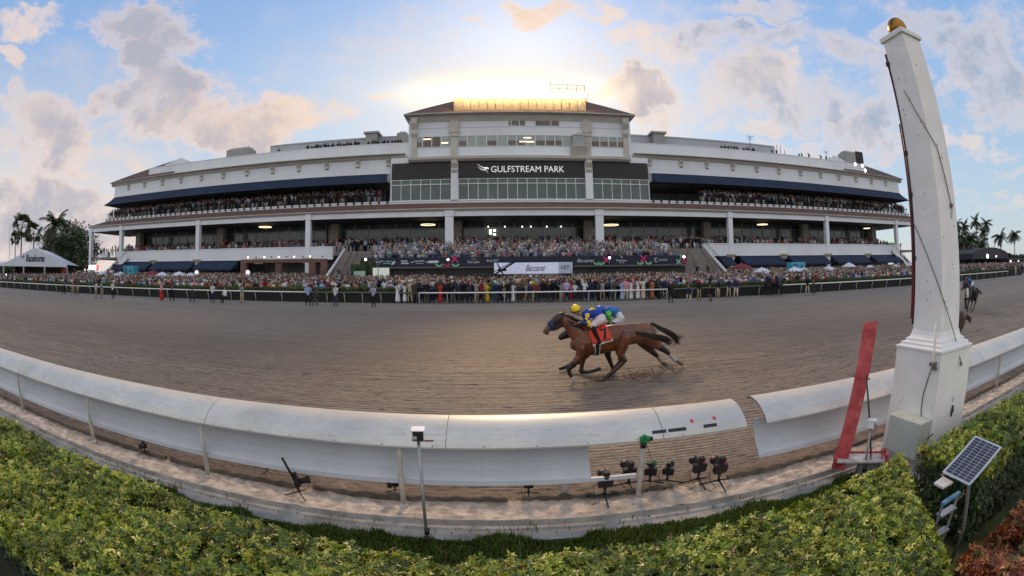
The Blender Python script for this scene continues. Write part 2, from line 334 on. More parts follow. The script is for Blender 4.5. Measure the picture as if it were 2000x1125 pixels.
# strips on the infield side of the rail
def strip(name, y0, y1, zf, m, label, nx=700, ny=24, x=26., kind='structure'):
    xa = np.concatenate([-np.geomspace(300, x, 14), np.linspace(-x+.05, x-.05, nx), np.geomspace(x, 300, 14)])
    ya = np.linspace(y0, y1, ny); A, B = np.meshgrid(xa, ya); V = np.stack([A, B, zf(A, B)], -1).reshape(-1, 3)
    I = np.arange(A.size).reshape(A.shape); F = np.stack([I[:-1,:-1], I[:-1,1:], I[1:,1:], I[1:,:-1]], -1).reshape(-1, 4)
    return tag(npmesh(name, V, F, m, smooth=True), label, kind=kind)
sandm = mat('pale_sand', (.54,.455,.38), .9, .34, 5.5, .04, 20, coords='W', spec=.15, grime=.5)
conm = mat('weathered_concrete', (.30,.28,.25), .85, .3, 2.2, .012, 25, coords='W', grime=.7)
sand_z = lambda A, B: .03+fbm(A*1.3, B*3, 4, 3)*.07+np.abs(fbm(A*4, B*6, 4, 8))*.09-.03
strip('sand_strip', 5.06, 5.60, sand_z, sandm, 'pale sand strip under the inner rail')
strip('concrete_path', 4.60, 5.07, lambda A, B: -.005+fbm(A*2, B*3, 3, 13)*.018-.03*np.exp(-((B-4.99)/.03)**2)+.035*np.exp(-((B-5.04)/.02)**2)+.02*np.exp(-((B-4.86)/.02)**2), conm, 'grey weathered concrete path beside the sand strip', ny=70)
boardm = mat('old_board', (.14,.12,.10), .9, .35, 3, .01, 40, coords='W')
for i, (a, b) in enumerate([(-30,-5.2),(-5.1,-2.75),(-2.5,.12),(.3,2.35),(3.2,5.4),(5.6,30)]):
    kb = MB(); n = 60
    pp = [(a+(b-a)*j/n, 5.575+.008*math.sin(j*1.3), .0) for j in range(n+1)]
    for j in range(n):
        (x0, y0, _), (x1, y1, _) = pp[j], pp[j+1]
        h = .085+.012*math.sin(j*.7+i)
        kb.add([(x0,y0-.02,-.05),(x1,y1-.02,-.05),(x1,y1-.02,h),(x0,y0-.02,h),(x0,y0+.022,-.05),(x1,y1+.022,-.05),(x1,y1+.022,h),(x0,y0+.022,h)], [(0,1,2,3),(3,2,6,7),(5,4,7,6)])
    o = kb.build('kerb_board', boardm); tag(o, ['half buried edging board, leftmost and longest of the row','short edging board left of the white camera pole','edging board directly under the white camera box pole','edging board under the row of remote cameras','edging board between the rail gap and the red stand','edging board running off to the right behind the tall post'][i], 'edging board', 'boards along the inner edge of the track')
gm = mat('turf_soil', (.045,.06,.015), .95, .3, 3, .02, 30, coords='W')
strip('ground', -6, 4.62, lambda A, B: -.02+fbm(A*1.5, B*1.5, 3, 40)*.03, gm, 'dark soil and turf under the hedges', ny=60)
# far ground: apron, and the plain out to the horizon
apm = mat('apron_paving', (.20,.19,.175), .85, .2, .6, .01, 8, coords='W', grime=.4)
mb = MB(); yy = [41.39, 45, 55, 70, 74]
for a, b in zip(yy[:-1], yy[1:]): mb.quad((-420,a,gz(a)),(420,a,gz(a)),(420,b,gz(b)),(-420,b,gz(b)))
tag(mb.build('apron', apm), 'paved spectator apron in front of the grandstand', kind='structure')
mb = MB(); mb.quad((-3000,74,1.9),(3000,74,1.9),(3000,3000,1.9),(-3000,3000,1.9)); mb.quad((-3000,-40,-.3),(3000,-40,-.3),(3000,73.9,-.3),(-3000,73.9,-.3))
tag(mb.build('plain', mat('plain_ground', (.12,.13,.09), .95, .2, .05, coords='W')), 'flat ground beyond the racecourse', kind='structure')
# grass between path and hedge
def blades(name, n, xr, yr, hmin, hmax, cols, zf=0., wid=.009, lean=.8):
    x = nr.uniform(xr[0], xr[1], n); y = nr.uniform(yr[0], yr[1], n)
    if name == 'grass': y = y-np.clip(y-4.45, 0, 1)*(vnoise(x*2.5, y*0, 8)+.3*vnoise(x*9, y*0, 18))*.9
    h = nr.uniform(hmin, hmax, n)*(.6+.8*vnoise(x*3, y*3, 4)); a = nr.uniform(0, 2*np.pi, n); le = nr.uniform(.1, lean, n)*h
    dx, dy = np.cos(a), np.sin(a); w = wid*nr.uniform(.6, 1.3, n)
    b = np.stack([x, y, np.full(n, zf)], -1); s = np.stack([-dy*w, dx*w, 0*w], -1); mid = b+np.stack([dx*le*.35, dy*le*.35, h*.6], -1); tip = b+np.stack([dx*le, dy*le, h], -1)
    V = np.stack([b-s, b+s, mid+s*.8, mid-s*.8, tip, tip+s*.05], 1).reshape(-1, 3)
    k = np.arange(n)[:, None]*6; F = np.concatenate([k+[[0,1,2,3]], k+[[3,2,5,4]]], 0)
    c = np.array(cols)[nr.randint(0, len(cols), n)]*nr.uniform(.7, 1.3, (n,1)); return npmesh(name, V, F, mat('grass_blade', (1,1,1), .8, .1, 4, attr='Col', trans=.2, spec=.1), col=np.concatenate([c, c]))
gy = np.array
tag(blades('grass', 150000, (-8.5, 6), (3.0, 4.78), .03, .085, [(.075,.12,.018),(.055,.09,.014),(.09,.135,.025),(.12,.13,.04)]), 'short green grass between the path and the hedge', kind='stuff')
tag(blades('weeds', 260, (-7, 5), (4.72, 4.98), .02, .06, [(.09,.12,.04),(.16,.15,.07)]), 'sparse weeds growing on the path edge', kind='stuff')

# ------------------------------------------------------------------ clipped hedges of the near side
def hedge(name, x0, x1, y0, y1, z0, label, cat, pal, leaf, dens, sides, skew=0., bumpy=.06, kind=None):
    A = (x1-x0)*(y1-y0); pts = []; nrm = []
    def top(n, depth):
        u = nr.uniform(x0, x1, n); v = nr.uniform(y0, y1, n); uu = u+(v-y1)*skew
        ed = np.minimum.reduce([v-y0, y1-v, u-x0, x1-u]); rd = np.clip(ed/.16, 0, 1); rd = np.sqrt(1-(1-rd)**2)
        zz = z0-.12+.12*rd+fbm(u*1.6, v*1.6, 4, 17)*bumpy*2.4-depth+nr.normal(0, .022, n)
        nv = np.stack([nr.normal(0, .45, n), nr.normal(-.12, .45, n), np.ones(n)], -1); return np.stack([uu, v, zz], -1), nv
    n = int(A*dens); p, q = top(n, 0); pts.append(p); nrm.append(q); p, q = top(int(n*.7), .06); pts.append(p); nrm.append(q)
    p, q = top(int(n*.07), -.05); pts.append(p); nrm.append(q)
    def side(n, ax, val, sgn):
        t = nr.uniform(0, 1, n); zz = z0*(1-nr.uniform(0, 1, n)**1.6)+.0; j = nr.normal(0, .035, n)+fbm(t*8, zz*3, 3, 3)*.1
        if ax == 'y': u = x0+(x1-x0)*t; v = np.full(n, val)+j; uu = u+(v-y1)*skew; nv = np.stack([nr.normal(0,.4,n), np.full(n, sgn*1.), nr.normal(.4,.4,n)], -1)
        else: v = y0+(y1-y0)*t; uu = np.full(n, val)+j+(v-y1)*skew; nv = np.stack([np.full(n, sgn*1.), nr.normal(0,.4,n), nr.normal(.4,.4,n)], -1)
        pts.append(np.stack([uu, v, zz-.02], -1)); nrm.append(nv)
    for ax, val, sg in sides:
        L = (x1-x0) if ax == 'y' else (y1-y0); side(int(L*z0*dens*.9), ax, val, sg)
    P = np.concatenate(pts); P[:,1] -= .33*np.exp(-((P[:,0]-.4)/2.9)**2)*(z0 > .9)*(x0 < 0); Nn = np.concatenate(nrm); Nn /= np.linalg.norm(Nn, axis=1)[:, None]; n = len(P)
    k = 6; ref = np.where(np.abs(Nn[:, 2:3]) < .9, [[0,0,1]], [[1,0,0]]); T = np.cross(Nn, ref); T /= np.linalg.norm(T, axis=1)[:, None]; Bq = np.cross(Nn, T)
    sidem = np.abs(Nn[:,2]) < .75; base = np.array(pal)[nr.choice(len(pal), n, p=np.array([w for w in PALW[:len(pal)]])/sum(PALW[:len(pal)]))]
    base = np.where((sidem & (P[:,2] < z0-.12))[:,None], np.array([[.045,.08,.018]])*nr.uniform(.6,1.3,(n,1)), base)      # shade of the hedge sides painted into the lower leaves
    Vs = []; Cs = []
    a0 = nr.uniform(0, 6.28, n); clump = .62+.75*vnoise(P[:,0]*2.6+9, P[:,1]*2.6, 91); gapm = vnoise(P[:,0]*7, P[:,1]*7, 44) < .27; P[:,2] -= np.where(gapm & (P[:,2] > z0*.75), .07, 0); clump = np.where(gapm, clump*.55, clump); szr = nr.choice([.7,.9,1.,1.2,1.45], n)  # leaves sunk in gaps are darkened, shade painted into their colour
    for j in range(k):
        a = a0+j*2*np.pi/k+nr.normal(0, .2, n); L = leaf*szr*nr.uniform(.7, 1.2, n); up = nr.uniform(-.15, .7, n)
        d = T*np.cos(a)[:,None]+Bq*np.sin(a)[:,None]; d = d+Nn*up[:,None]; d /= np.linalg.norm(d, axis=1)[:,None]
        s = np.cross(d, Nn); s /= np.linalg.norm(s, axis=1)[:,None]; nn = np.cross(s, d); w = L*nr.uniform(.17, .25, n)
        b = P+d*(L*.08)[:,None]; m = P+d*(L*.55)[:,None]+nn*(L*.05)[:,None]; tp = P+d*L[:,None]-nn*(L*.12)[:,None]
        f = nn*(w*.35)[:,None]
        Vs.append(np.stack([b, m+s*w[:,None]+f, tp, m, m-s*w[:,None]+f], 1)); Cs.append(base*(nr.uniform(.7, 1.3, (n,1)))*clump[:,None])
    V = np.concatenate(Vs).reshape(-1, 3); kk = np.arange(n*k)[:,None]*5
    F = np.concatenate([kk+[[0,3,2,1]], kk+[[0,4,2,3]]], 0); C = np.concatenate(Cs); C = np.clip(C, 0, 1); C2 = C*np.array([[1.12,1.1,1.0]])
    root = thing(name, label, cat, ((x0+x1)/2, (y0+y1)/2, 0))
    if kind: root['kind'] = kind
    o = npmesh('foliage', V-np.array([[(x0+x1)/2, (y0+y1)/2, 0]]), F, mat('leaf', (1,1,1), .36, .15, 25, attr='Col', trans=.28, spec=.5), col=np.concatenate([C, C2]), parent=root)
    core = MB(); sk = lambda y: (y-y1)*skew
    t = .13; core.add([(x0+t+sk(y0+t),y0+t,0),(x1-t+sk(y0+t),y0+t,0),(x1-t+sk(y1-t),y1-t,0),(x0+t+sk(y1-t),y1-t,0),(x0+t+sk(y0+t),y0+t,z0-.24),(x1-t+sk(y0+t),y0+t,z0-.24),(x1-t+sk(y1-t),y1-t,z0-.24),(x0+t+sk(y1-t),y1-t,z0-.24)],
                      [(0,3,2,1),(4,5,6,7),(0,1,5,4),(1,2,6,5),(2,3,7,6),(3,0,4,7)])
    core.v = [(p[0], p[1]-(.3 if x0 < 0 else 0), p[2]) for p in core.v]; core.build('shade_core', mat('core_shade', (.018,.022,.010), .95, .5, 12, .05, 25), root)  # solid dark box, its colour stands for shade between the leaves
    tw = MB()
    for i in range(int(90*(x1-x0)/5)):
        x = rnd.uniform(x0+.1, x1-.1); y = rnd.uniform(y0+.1, y1-.1); xx = x+(y-y1)*skew
        tw.tube([(xx,y,z0-.3),(xx+rnd.uniform(-.06,.06),y+rnd.uniform(-.06,.06),z0-.05),(xx+rnd.uniform(-.12,.12),y+rnd.uniform(-.12,.12),z0+rnd.uniform(-.02,.05))], [.005,.004,.002], 4)
    tw.build('twigs', mat('twig_bark', (.10,.075,.04), .8, .3, 20), root)['kind'] = 'stuff'
    return root
PALW = [6,6,3,3,.9,.5]
green = [(.29,.34,.035),(.14,.215,.026),(.47,.46,.06),(.04,.07,.014),(.64,.60,.14),(.20,.12,.04)]
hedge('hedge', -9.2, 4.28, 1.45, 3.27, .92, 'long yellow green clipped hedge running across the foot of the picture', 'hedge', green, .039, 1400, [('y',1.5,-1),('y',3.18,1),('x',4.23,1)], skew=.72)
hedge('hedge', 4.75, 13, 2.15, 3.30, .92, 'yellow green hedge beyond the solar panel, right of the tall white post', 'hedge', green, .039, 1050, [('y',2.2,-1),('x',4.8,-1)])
red = [(.30,.075,.022),(.18,.045,.02),(.40,.15,.04),(.12,.15,.03),(.50,.28,.09),(.06,.03,.015)]
hedge('croton_bush', 3.75, 6.6, .75, 1.62, .50, 'low red leaved bush in the bottom right corner', 'bush', red, .07, 420, [('x',3.8,-1),('y',1.58,1)], bumpy=.16)

# ================================================================== INNER RAIL (white covered safety rail)
frp = mat('aged_fibreglass', (.58,.58,.56), .42, .10, 1.2, .0015, 60, coords='W', grime=.40, col2=(.66,.63,.57), spec=.45)
frp2 = mat('skirt_fibreglass', (.55,.59,.65), .42, .07, 1.0, .001, 50, coords='W', grime=.12)
frpe = mat('fibreglass_edge', (.22,.22,.21), .6)
pm = mat('weathered_post', (.50,.49,.44), .6, .2, 5, .001, 60, coords='W', grime=.5)
redm = mat('red_sticker', (.65,.06,.05), .6); blk = mat('black_plastic', (.018,.018,.02), .45, .2, 20); blktape = mat('black_tape', (.03,.03,.032), .7)
def cover_profile():
    o = [(5.965,1.085),(5.96,1.118),(5.90,1.138),(5.80,1.137),(5.70,1.118),(5.60,1.082),(5.50,1.030),(5.42,.975),(5.365,.925),(5.335,.885)]
    return o, [(y+.006, z-.022) for y, z in o]
SK = [(5.70,.845),(5.68,.72),(5.63,.60),(5.56,.50),(5.47,.42),(5.44,.375)]
def rail_piece(x0, x1, sk0, sk1, posts, joints, label, seams, lean0=0., lean1=0., gooseneck=True):
    t = thing('track_rail', label, 'racetrack rail', ((x0+x1)/2, 5.6, 0))
    o, i_ = cover_profile(); js = sorted([x0]+joints+[x1])
    for a, b in zip(js[:-1], js[1:]):
        mb = MB(); L = b-a; n = max(2, int(L/.5)); pr = o+i_[::-1]; m = len(pr); V = []
        for k in range(n+1):
            w = k/n; xx = a+.004+(L-.008)*w
            for q, (y, z) in enumerate(pr):
                e = 0.
                if abs(a-x0) < 1e-6: e += (1-w)*lean0*(5.965-y)
                if abs(b-x1) < 1e-6: e += w*lean1*(5.965-y)
                V.append((xx+e, y, z+.002*math.sin(xx*1.7)+(.003 if int(a*7) % 2 else 0)))
        F = [(k*m+q, k*m+(q+1) % m, (k+1)*m+(q+1) % m, (k+1)*m+q) for k in range(n) for q in range(m)]
        F += [tuple(range(m))[::-1], tuple(range(n*m, n*m+m))]; mb.add(V, F[:-2], 0); mb.add(V, F[-2:], 1)
        c = mb.build('rail_cover', [frp, frpe], t, smooth=False)
        for p in c.data.polygons: p.use_smooth = len(p.vertices) == 4 and p.material_index == 0
        c.data.set_sharp_from_angle(angle=R_(40)) if hasattr(c.data, 'set_sharp_from_angle') else None
    ss = sorted([sk0]+seams+[sk1])
    for a, b in zip(ss[:-1], ss[1:]):
        mb = MB(); V = []; pr = SK+[(y+.014, z+.004) for y, z in SK[::-1]]; m = len(pr); n = max(1, int((b-a)/.6))
        for k in range(n+1):
            xx = a+.0015+(b-a-.003)*k/n
            V += [(xx, y+.004*math.sin(a*3), z) for y, z in pr]
        mb.add(V, [(k*m+q, k*m+(q+1) % m, (k+1)*m+(q+1) % m, (k+1)*m+q) for k in range(n) for q in range(m)]+[tuple(range(m))[::-1], tuple(range(n*m, n*m+m))])
        mb.build('skirt_panel', frp2, t, smooth=False)
    bo = MB()
    for k in range(int((min(x1,14)-max(x0,-14))/.62)): xx = max(x0,-14)+.2+k*.62; bo.ball((xx,5.345,.897), .009, 6)
    bo.build('bolt_row', mat('bolt_dark', (.05,.05,.05), .5, metal=.6), t)['kind'] = 'stuff'
    lo = MB(); lo.prof([(5.405,.335),(5.45,.335),(5.455,.385),(5.41,.385)], sk0 if sk0 > x0 else x0, max(sk1, min(x1, 1.75) if x0 < 0 else sk1)); lo.build('lower_rail', frp2, t)
    for px_ in posts:
        mb = MB(); lean = rnd.uniform(-.012, .012)
        mb.tube([(px_,5.385,-.05),(px_+lean,5.385,.40),(px_+lean,5.39,.74),(px_+lean,5.44,.86),(px_+lean,5.56,.97),(px_+lean,5.72,1.04)], [.036,.034,.032,.032,.032,.030], 10)
        mb.tube([(px_,5.385,-.02),(px_,5.385,.05)], [.06,.045], 8)
        mb.build('rail_post', pm, t, smooth=True)
    return t
lp = [-27,-24,-21,-18.5,-15.7,-12.8,-9.9,-6.99,-4.18,-1.19,1.79]
tl = rail_piece(-60, 3.29, -60, 1.16, lp, [-38,-33,-28,-23,-18,-13.2,-8.6,-4.05,-.62,2.05], 'long white covered rail left of the gap with its last posts bare', [-40,-34,-30,-27.3,-24,-21,-17.8,-14.6,-11.3,-8.35,-5.55,-2.95,-.2])
tr_ = rail_piece(3.61, 60, 3.615, 60, [8.6,11.4,14.3,17.2,20,23,26,29], [6.4,10.2,14.7,19.2,24,29,34,40], 'white covered rail right of the gap passing behind the tall post', [6.6,9.9,12.7,15.6,18.5,22,25,30,36])
def sticker(xa, xb, u, v, m, par):                                      # tape lying on the cover near its lip
    o, _ = cover_profile(); mb = MB(); a = Vector((0,*o[8])); b = Vector((0,*o[6]))
    pa, pb = a.lerp(b, u), a.lerp(b, v); nrm = Vector((0,-(pb.z-pa.z),(pb.y-pa.y))).normalized(); nrm = nrm if nrm.z > 0 else -nrm
    if nrm.y > 0: nrm = Vector((0,-abs(nrm.y),abs(nrm.z)))
    q = [Vector((xa,pa.y,pa.z)),Vector((xb,pa.y,pa.z)),Vector((xb,pb.y,pb.z)),Vector((xa,pb.y,pb.z))]
    q = [p+nrm*.003 for p in q]; mb.add(q+[p+nrm*.002 for p in q], [(0,1,2,3)[::-1],(4,5,6,7),(0,1,5,4),(1,2,6,5),(2,3,7,6),(3,0,4,7)])
    mb.build('tape_strip', m, par)
for a, b, u, v, m in [(at(1276,847,5.35).x,at(1304,844,5.35).x,.12,.42,blktape),(at(1308,843,5.35).x,at(1343,839,5.35).x,.12,.42,blktape),(at(1377,836,5.35).x,at(1403,833,5.35).x,.12,.42,blktape),(at(1355,832,5.4).x-.02,at(1355,832,5.4).x+.025,.75,1.05,redm),(at(1399,828,5.4).x-.02,at(1399,828,5.4).x+.025,.75,1.05,redm),(-2.66,-2.615,.3,.62,redm)]: sticker(a, b, u, v, m, tl)

# ================================================================== THE TALL WHITE FINISH POST
wp = mat('white_stucco', (.80,.78,.75), .6, .05, 3, .003, 90, coords='W', grime=.06)
wpt = mat('white_trim', (.78,.78,.78), .5, .04, 3, .001, 60, coords='W', grime=.08)
PX, PY = 6.15, 4.25
post = thing('finish_post', 'tall white square finish post with a gold ball on top', 'finish post', (PX, PY, 0))
def sqring(half, z): return [(PX-half,PY-half,z),(PX+half,PY-half,z),(PX+half,PY+half,z),(PX-half,PY+half,z)]
def stack(rings, m, name, bevel=0.006):
    mb = MB(); V = []; 
    for h, z in rings: V += sqring(h, z)
    n = len(rings); F = [(i*4+k, i*4+(k+1) % 4, (i+1)*4+(k+1) % 4, (i+1)*4+k) for i in range(n-1) for k in range(4)]+[(3,2,1,0),tuple(range(4*n-4, 4*n))]
    mb.add(V, F); return mb.build(name, m, post, bevel=bevel)
stack([(.50,-.05),(.478,1.80)], wp, 'pedestal')
stack([(.495,1.80),(.495,1.835),(.435,1.85),(.435,1.885),(.375,1.90),(.375,1.935),(.335,1.95),(.315,1.99),(.30,2.05)], wpt, 'pedestal_moulding')
stack([(.292,2.05),(.246,6.30)], wp, 'shaft')
stack([(.285,6.30),(.29,6.345),(.29,6.375),(.22,6.40)], wpt, 'post_cap')
mb = MB(); mb.ball((PX,PY,6.53), .185, 24); mb.tube([(PX,PY,6.39),(PX,PY,6.42)], [.1,.09], 16)
mb.build('gold_ball', mat('gold_leaf', (.36,.17,.035), .32, .3, 4, metal=1., grime=.4), post, smooth=True)
# little screw holes
mb = MB()
for i in range(26):
    z = rnd.uniform(.6, 6.2); hh = .30-(z-2)*.011 if z > 2.05 else .49; u = rnd.uniform(-.8, .8)*hh
    if rnd.random() < .6: mb.box(PX-hh-.004, PX-hh+.01, PY+u, PY+u+.012, z, z+.012)
    else: mb.box(PX+u, PX+u+.012, PY-hh-.004, PY-hh+.01, z, z+.012)
mb.build('screw_holes', mat('rust_spot', (.12,.09,.07), .9), post)['kind'] = 'stuff'
# sighting mirror bar on the far left edge
mb = MB(); xb, yb = PX-.285, PY+.315
mb.tube([(xb+.045,yb-.04,6.12),(xb,yb,2.12)], .022, 8)
mb.build('mirror_bar', mat('dark_bar', (.03,.028,.028), .4), post, smooth=True)
mb = MB(); mb.add([(xb+.03-.012,yb-.03,5.0),(xb+.03-.012,yb+.02,5.0),(xb-.022,yb+.04,2.2),(xb-.022,yb-.01,2.2),(xb+.025,yb-.03,5.0),(xb+.025,yb+.02,5.0),(xb-.005,yb+.04,2.2),(xb-.005,yb-.01,2.2)], [(0,1,2,3),(7,6,5,4),(0,4,5,1),(3,2,6,7),(0,3,7,4),(1,5,6,2)])
mb.build('red_strip', mat('dark_red_strip', (.16,.012,.02), .35), post)
for z in (5.95, 4.55, 3.95, 3.05):
    mb = MB(); q = (6.1-z)/4; x = xb+.045*(1-q); y = yb-.04*(1-q); mb.box(x-.04, x+.05, y-.045, y+.03, z-.035, z+.035); mb.build('clamp', blk, post, bevel=.006)
ropem = mat('old_rope', (.16,.15,.14), .9)
mb = MB(); f = lambda px, py, x: (lambda r: r/r.x*x+Vector((0,0,HC)))(ray(px, py)); fy = lambda px, py, y: (lambda r: r/r.y*y+Vector((0,0,HC)))(ray(px, py))
a = Vector((PX-.275,PY+.05,5.45)); b = Vector((PX-.10,PY-.285,4.55)); c_ = Vector((PX+.10,PY-.295,3.75))
rp = [onp for onp in (a, Vector((PX-.275,PY-.262,4.95)), b)]
mb.tube([a, Vector((PX-.285,PY-.12,5.05)), Vector((PX-.27,PY-.282,4.72)), b, c_], .008, 6); mb.ball(c_, .035, 8)
mb.tube([c_, c_+Vector((.0,-.01,-.07)), c_+Vector((-.03,-.01,-.12)), c_+Vector((-.035,-.01,-.18))], .007, 5)
mb.build('stay_rope', ropem, post, smooth=True)
mb = MB(); a = Vector((PX-.285,PY+.28,3.55)); b = Vector((PX-.295,PY-.285,2.55)); c_ = Vector((PX+.05,PY-.40,1.92)); d = Vector((PX+.12,PY-.505,1.62))
mb.tube([a, b, c_, d], .008, 6); mb.tube([d, d+Vector((0,-.02,-.05))], .02, 6); mb.build('stay_rope', ropem, post, smooth=True)
# antenna, its clamp, its cable
p0 = f(1822,712,PX-.53); mb = MB(); mb.tube([p0-Vector((0,0,.03)), (p0.x,p0.y,p0.z+.02), (p0.x,p0.y,2.20)], [.016,.022,.02], 8); mb.build('antenna', mat('antenna_white', (.62,.60,.54), .5), post, smooth=True)
mb = MB(); mb.box(p0.x-.04,p0.x+.06,p0.y-.05,p0.y+.05,p0.z-.02,p0.z+.03); mb.box(p0.x-.02,p0.x+.02,p0.y-.08,p0.y+.0,p0.z-.07,p0.z-.03); mb.build('antenna_clamp', mat('galvanised', (.22,.22,.22), .45, metal=.8), post, bevel=.004)
mb = MB(); pts = [f(x, y, PX-.515) for x, y in [(1822,712),(1814,735),(1803,770),(1799,800),(1799,840),(1806,858),(1800,878),(1786,896)]]
mb.tube(pts, .008, 6); mb.tube([f(1799,830,5.6), f(1806,850,5.61), f(1803,870,5.6), f(1815,853,5.62), f(1822,848,5.63)], .009, 6); mb.tube([f(1801,838,5.58), f(1796,862,5.58), f(1800,884,5.6)], .01, 6)
mb.build('cable', blk, post, smooth=True)
# junction box on the near side face
jb = MB(); jb.box(5.40,5.68,3.76,4.46,.40,.93); jb.build('junction_box', mat('box_grey', (.46,.49,.43), .55, .08, 5, coords='W', grime=.2), post, bevel=.012)
jb = MB(); jb.box(5.37,5.402,3.77,4.45,.41,.92); jb.build('box_door', mat('box_grey2', (.50,.53,.47), .5, .06, 5, coords='W', grime=.2), post, bevel=.01)
hk = MB(); q = fy(1862,775,PY-.505); q2 = fy(1859,800,PY-.505)
hk.tube([q, q+Vector((0,0,-.06))], .005, 5); hk.tube([q2+Vector((.015,0,.06)), q2+Vector((.03,-.01,0)), q2+Vector((.015,0,-.1)), q2+Vector((-.01,-.01,-.03)), q2+Vector((.015,0,.06))], .012, 6)
hk.build('hook', blk, post, smooth=True)

# ================================================================== RED SIGHTING BOARD ON ITS TABLE
st = thing('sighting_board', 'scuffed red board leaning upright on a small red and white table', 'board', (4.9, 4.8, 0))
rm = mat('scuffed_red', (.42,.035,.045), .5, .25, 5, .001, 50, coords='W', col2=(.55,.09,.09)); 
m = rm.node_tree; q = NG(m)                                              # worn paint showing pale wood
pb = [n for n in m.nodes if n.type == 'BSDF_PRINCIPLED'][0]; src = pb.inputs['Base Color'].links[0].from_socket
pos = q.n('ShaderNodeNewGeometry').outputs['Position']; k = q.n('ShaderNodeMapping'); m.links.new(pos, k.inputs[0]); k.inputs[3].default_value = (1.4,1.4,.5)
q.put(pb.inputs['Base Color'], q.mix(q.mr(q.noise(k.outputs[0], 3.2, 6, .75), .60, .68), src, (.55,.50,.46,1)))
B0, B1 = Vector((4.66,4.72,.17)), Vector((5.13,4.86,2.22)); ax = (B1-B0).normalized(); sx = Vector((.72,-.69,0)); sx = (sx-ax*sx.dot(ax)).normalized(); sy = ax.cross(sx)
mb = MB()
def slab(mb, c0, c1, hw, ht, sx, sy, mi=0, cut=0.):
    v = [c0-sx*hw-sy*ht, c0+sx*hw-sy*ht, c0+sx*hw+sy*ht, c0-sx*hw+sy*ht, c1-sx*hw-sy*ht-ax*cut, c1+sx*hw-sy*ht, c1+sx*hw+sy*ht, c1-sx*hw+sy*ht-ax*cut]
    mb.add(v, [(0,3,2,1),(4,5,6,7),(0,1,5,4),(1,2,6,5),(2,3,7,6),(3,0,4,7)], mi)
slab(mb, B0, B1, .098, .012, sx, sy, cut=.05); slab(mb, B0-sx*.098+sy*.03, B1-sx*.098+sy*.03-ax*.05, .012, .04, sx, sy); slab(mb, B0+sx*.098+sy*.03, B1+sx*.098+sy*.03, .012, .04, sx, sy)
mb.build('board', rm, st, bevel=.004)
mb = MB(); c = B0+(B1-B0)*.62; ff = -sy
for s in (-1, 1): mb.tube([c+sx*.13*s+sy*.04, c+sx*.13*s-sy*.10], .012, 6)
mb.tube([c-sx*.13-sy*.10, c+sx*.13-sy*.10], .012, 6); mb.tube([c-sx*.13+sy*.02, c+sx*.13+sy*.02], .012, 6); mb.build('bracket', rm, st)
tb = MB(); T = Matrix.Translation((5.0,4.55,.30)) @ Matrix.Rotation(R_(-38),4,'Z')
tb.box(-.42,.36,-.16,.16,0,.03, M=T); tb.build('table_top', mat('pale_worn_board', (.55,.50,.48), .7, .25, 6, grime=.4, coords='W'), st, bevel=.003)
tb = MB(); tb.box(-.43,.37,.16,.19,-.05,.05, M=T); tb.box(.36,.39,-.16,.19,-.03,.12, M=T); tb.box(-.46,-.43,-.16,.17,-.06,.07, M=T); tb.build('table_edge', rm, st)
tb = MB(); tb.box(-.05,.3,-.1,.1,-.34,0, M=T); tb.build('plinth', mat('grey_plinth', (.17,.17,.16), .8, coords='W'), st)
tb = MB(); r0 = at(1691,732,4.66); r1 = at(1701,898,4.45); tb.tube([r0, r1], .014, 7); tb.tube([r1, r1+Vector((0,0,-.05))], .03, 7); tb.build('rod', blk, st, smooth=True)
for u in (.12, .3): tb = MB(); tb.tube([T @ Vector((u,-.1,0)), T @ Vector((u,-.1,.10)), T @ Vector((u+.02,.12,.10)), T @ Vector((u+.02,.12,0))], .011, 5); tb.build('grab_handle', rm, st)

# ================================================================== TIMING CAMERA BOXES ON POLES
gal = mat('galvanised_pole', (.30,.32,.33), .4, .15, 8, metal=.7)
def cam_pole(p, h, s, label, rz=0.):
    t = thing('timing_camera', label, 'camera pole', (p[0],p[1],0), None)
    mb = MB(); mb.tube([(p[0]+.035,p[1]-.02,-.05),(p[0]+.02,p[1]-.01,.3),(p[0],p[1],h-.06)], .014*s+.004, 8); mb.build('pole', gal, t, smooth=True)
    mb = MB(); mb.tube([(p[0]+.03,p[1]-.02,.15),(p[0]+.03,p[1]-.02,.22)], .03, 8); mb.ball((p[0]+.03,p[1]-.045,.19), .02, 8); mb.build('pole_clamp', blk, t, smooth=True)
    B = Matrix.Translation((p[0],p[1],h)) @ Matrix.Rotation(rz,4,'Z')
    mb = MB(); w = .062*s
    mb.box(-w,w,-w,-w+.006,-w*.9,w*.9,M=B); mb.box(-w,w,w-.006,w,-w*.9,w*.9,M=B); mb.box(-w,-w+.006,-w,w,-w*.9,w*.9,M=B); mb.box(w-.006,w,-w,w,-w*.9,w*.9,M=B); mb.box(-w-.006,w+.006,-w-.02,w+.006,w*.9,w*.9+.012,M=B)
    mb.build('housing', mat('white_metal', (.75,.76,.77), .4), t, bevel=.002)
    mb = MB(); mb.box(-w+.008,w-.008,-w-.001,w-.01,-w*.88,w*.88,M=B); mb.box(w*.0,w+.09*s,-.03,.0,-w*1.15,-w*.9,M=B); mb.build('camera_body', blk, t, bevel=.003)
    mb = MB(); mb.tube([B @ Vector((-w*.5,-w-.03,-w*.5)), B @ Vector((-w*.5,-w-.03,w*.15))], .022*s, 12); mb.build('lens', mat('lens_grey', (.35,.33,.30), .35, metal=.3), t, smooth=True)
    return t
cam_pole((-.795,4.5), 1.345, 1., 'grey pole carrying a small white camera box in front of the long rail', R_(8))
cam_pole((4.95,4.45), .86, .9, 'short pole with a white camera box between the red board and tall post', R_(35))

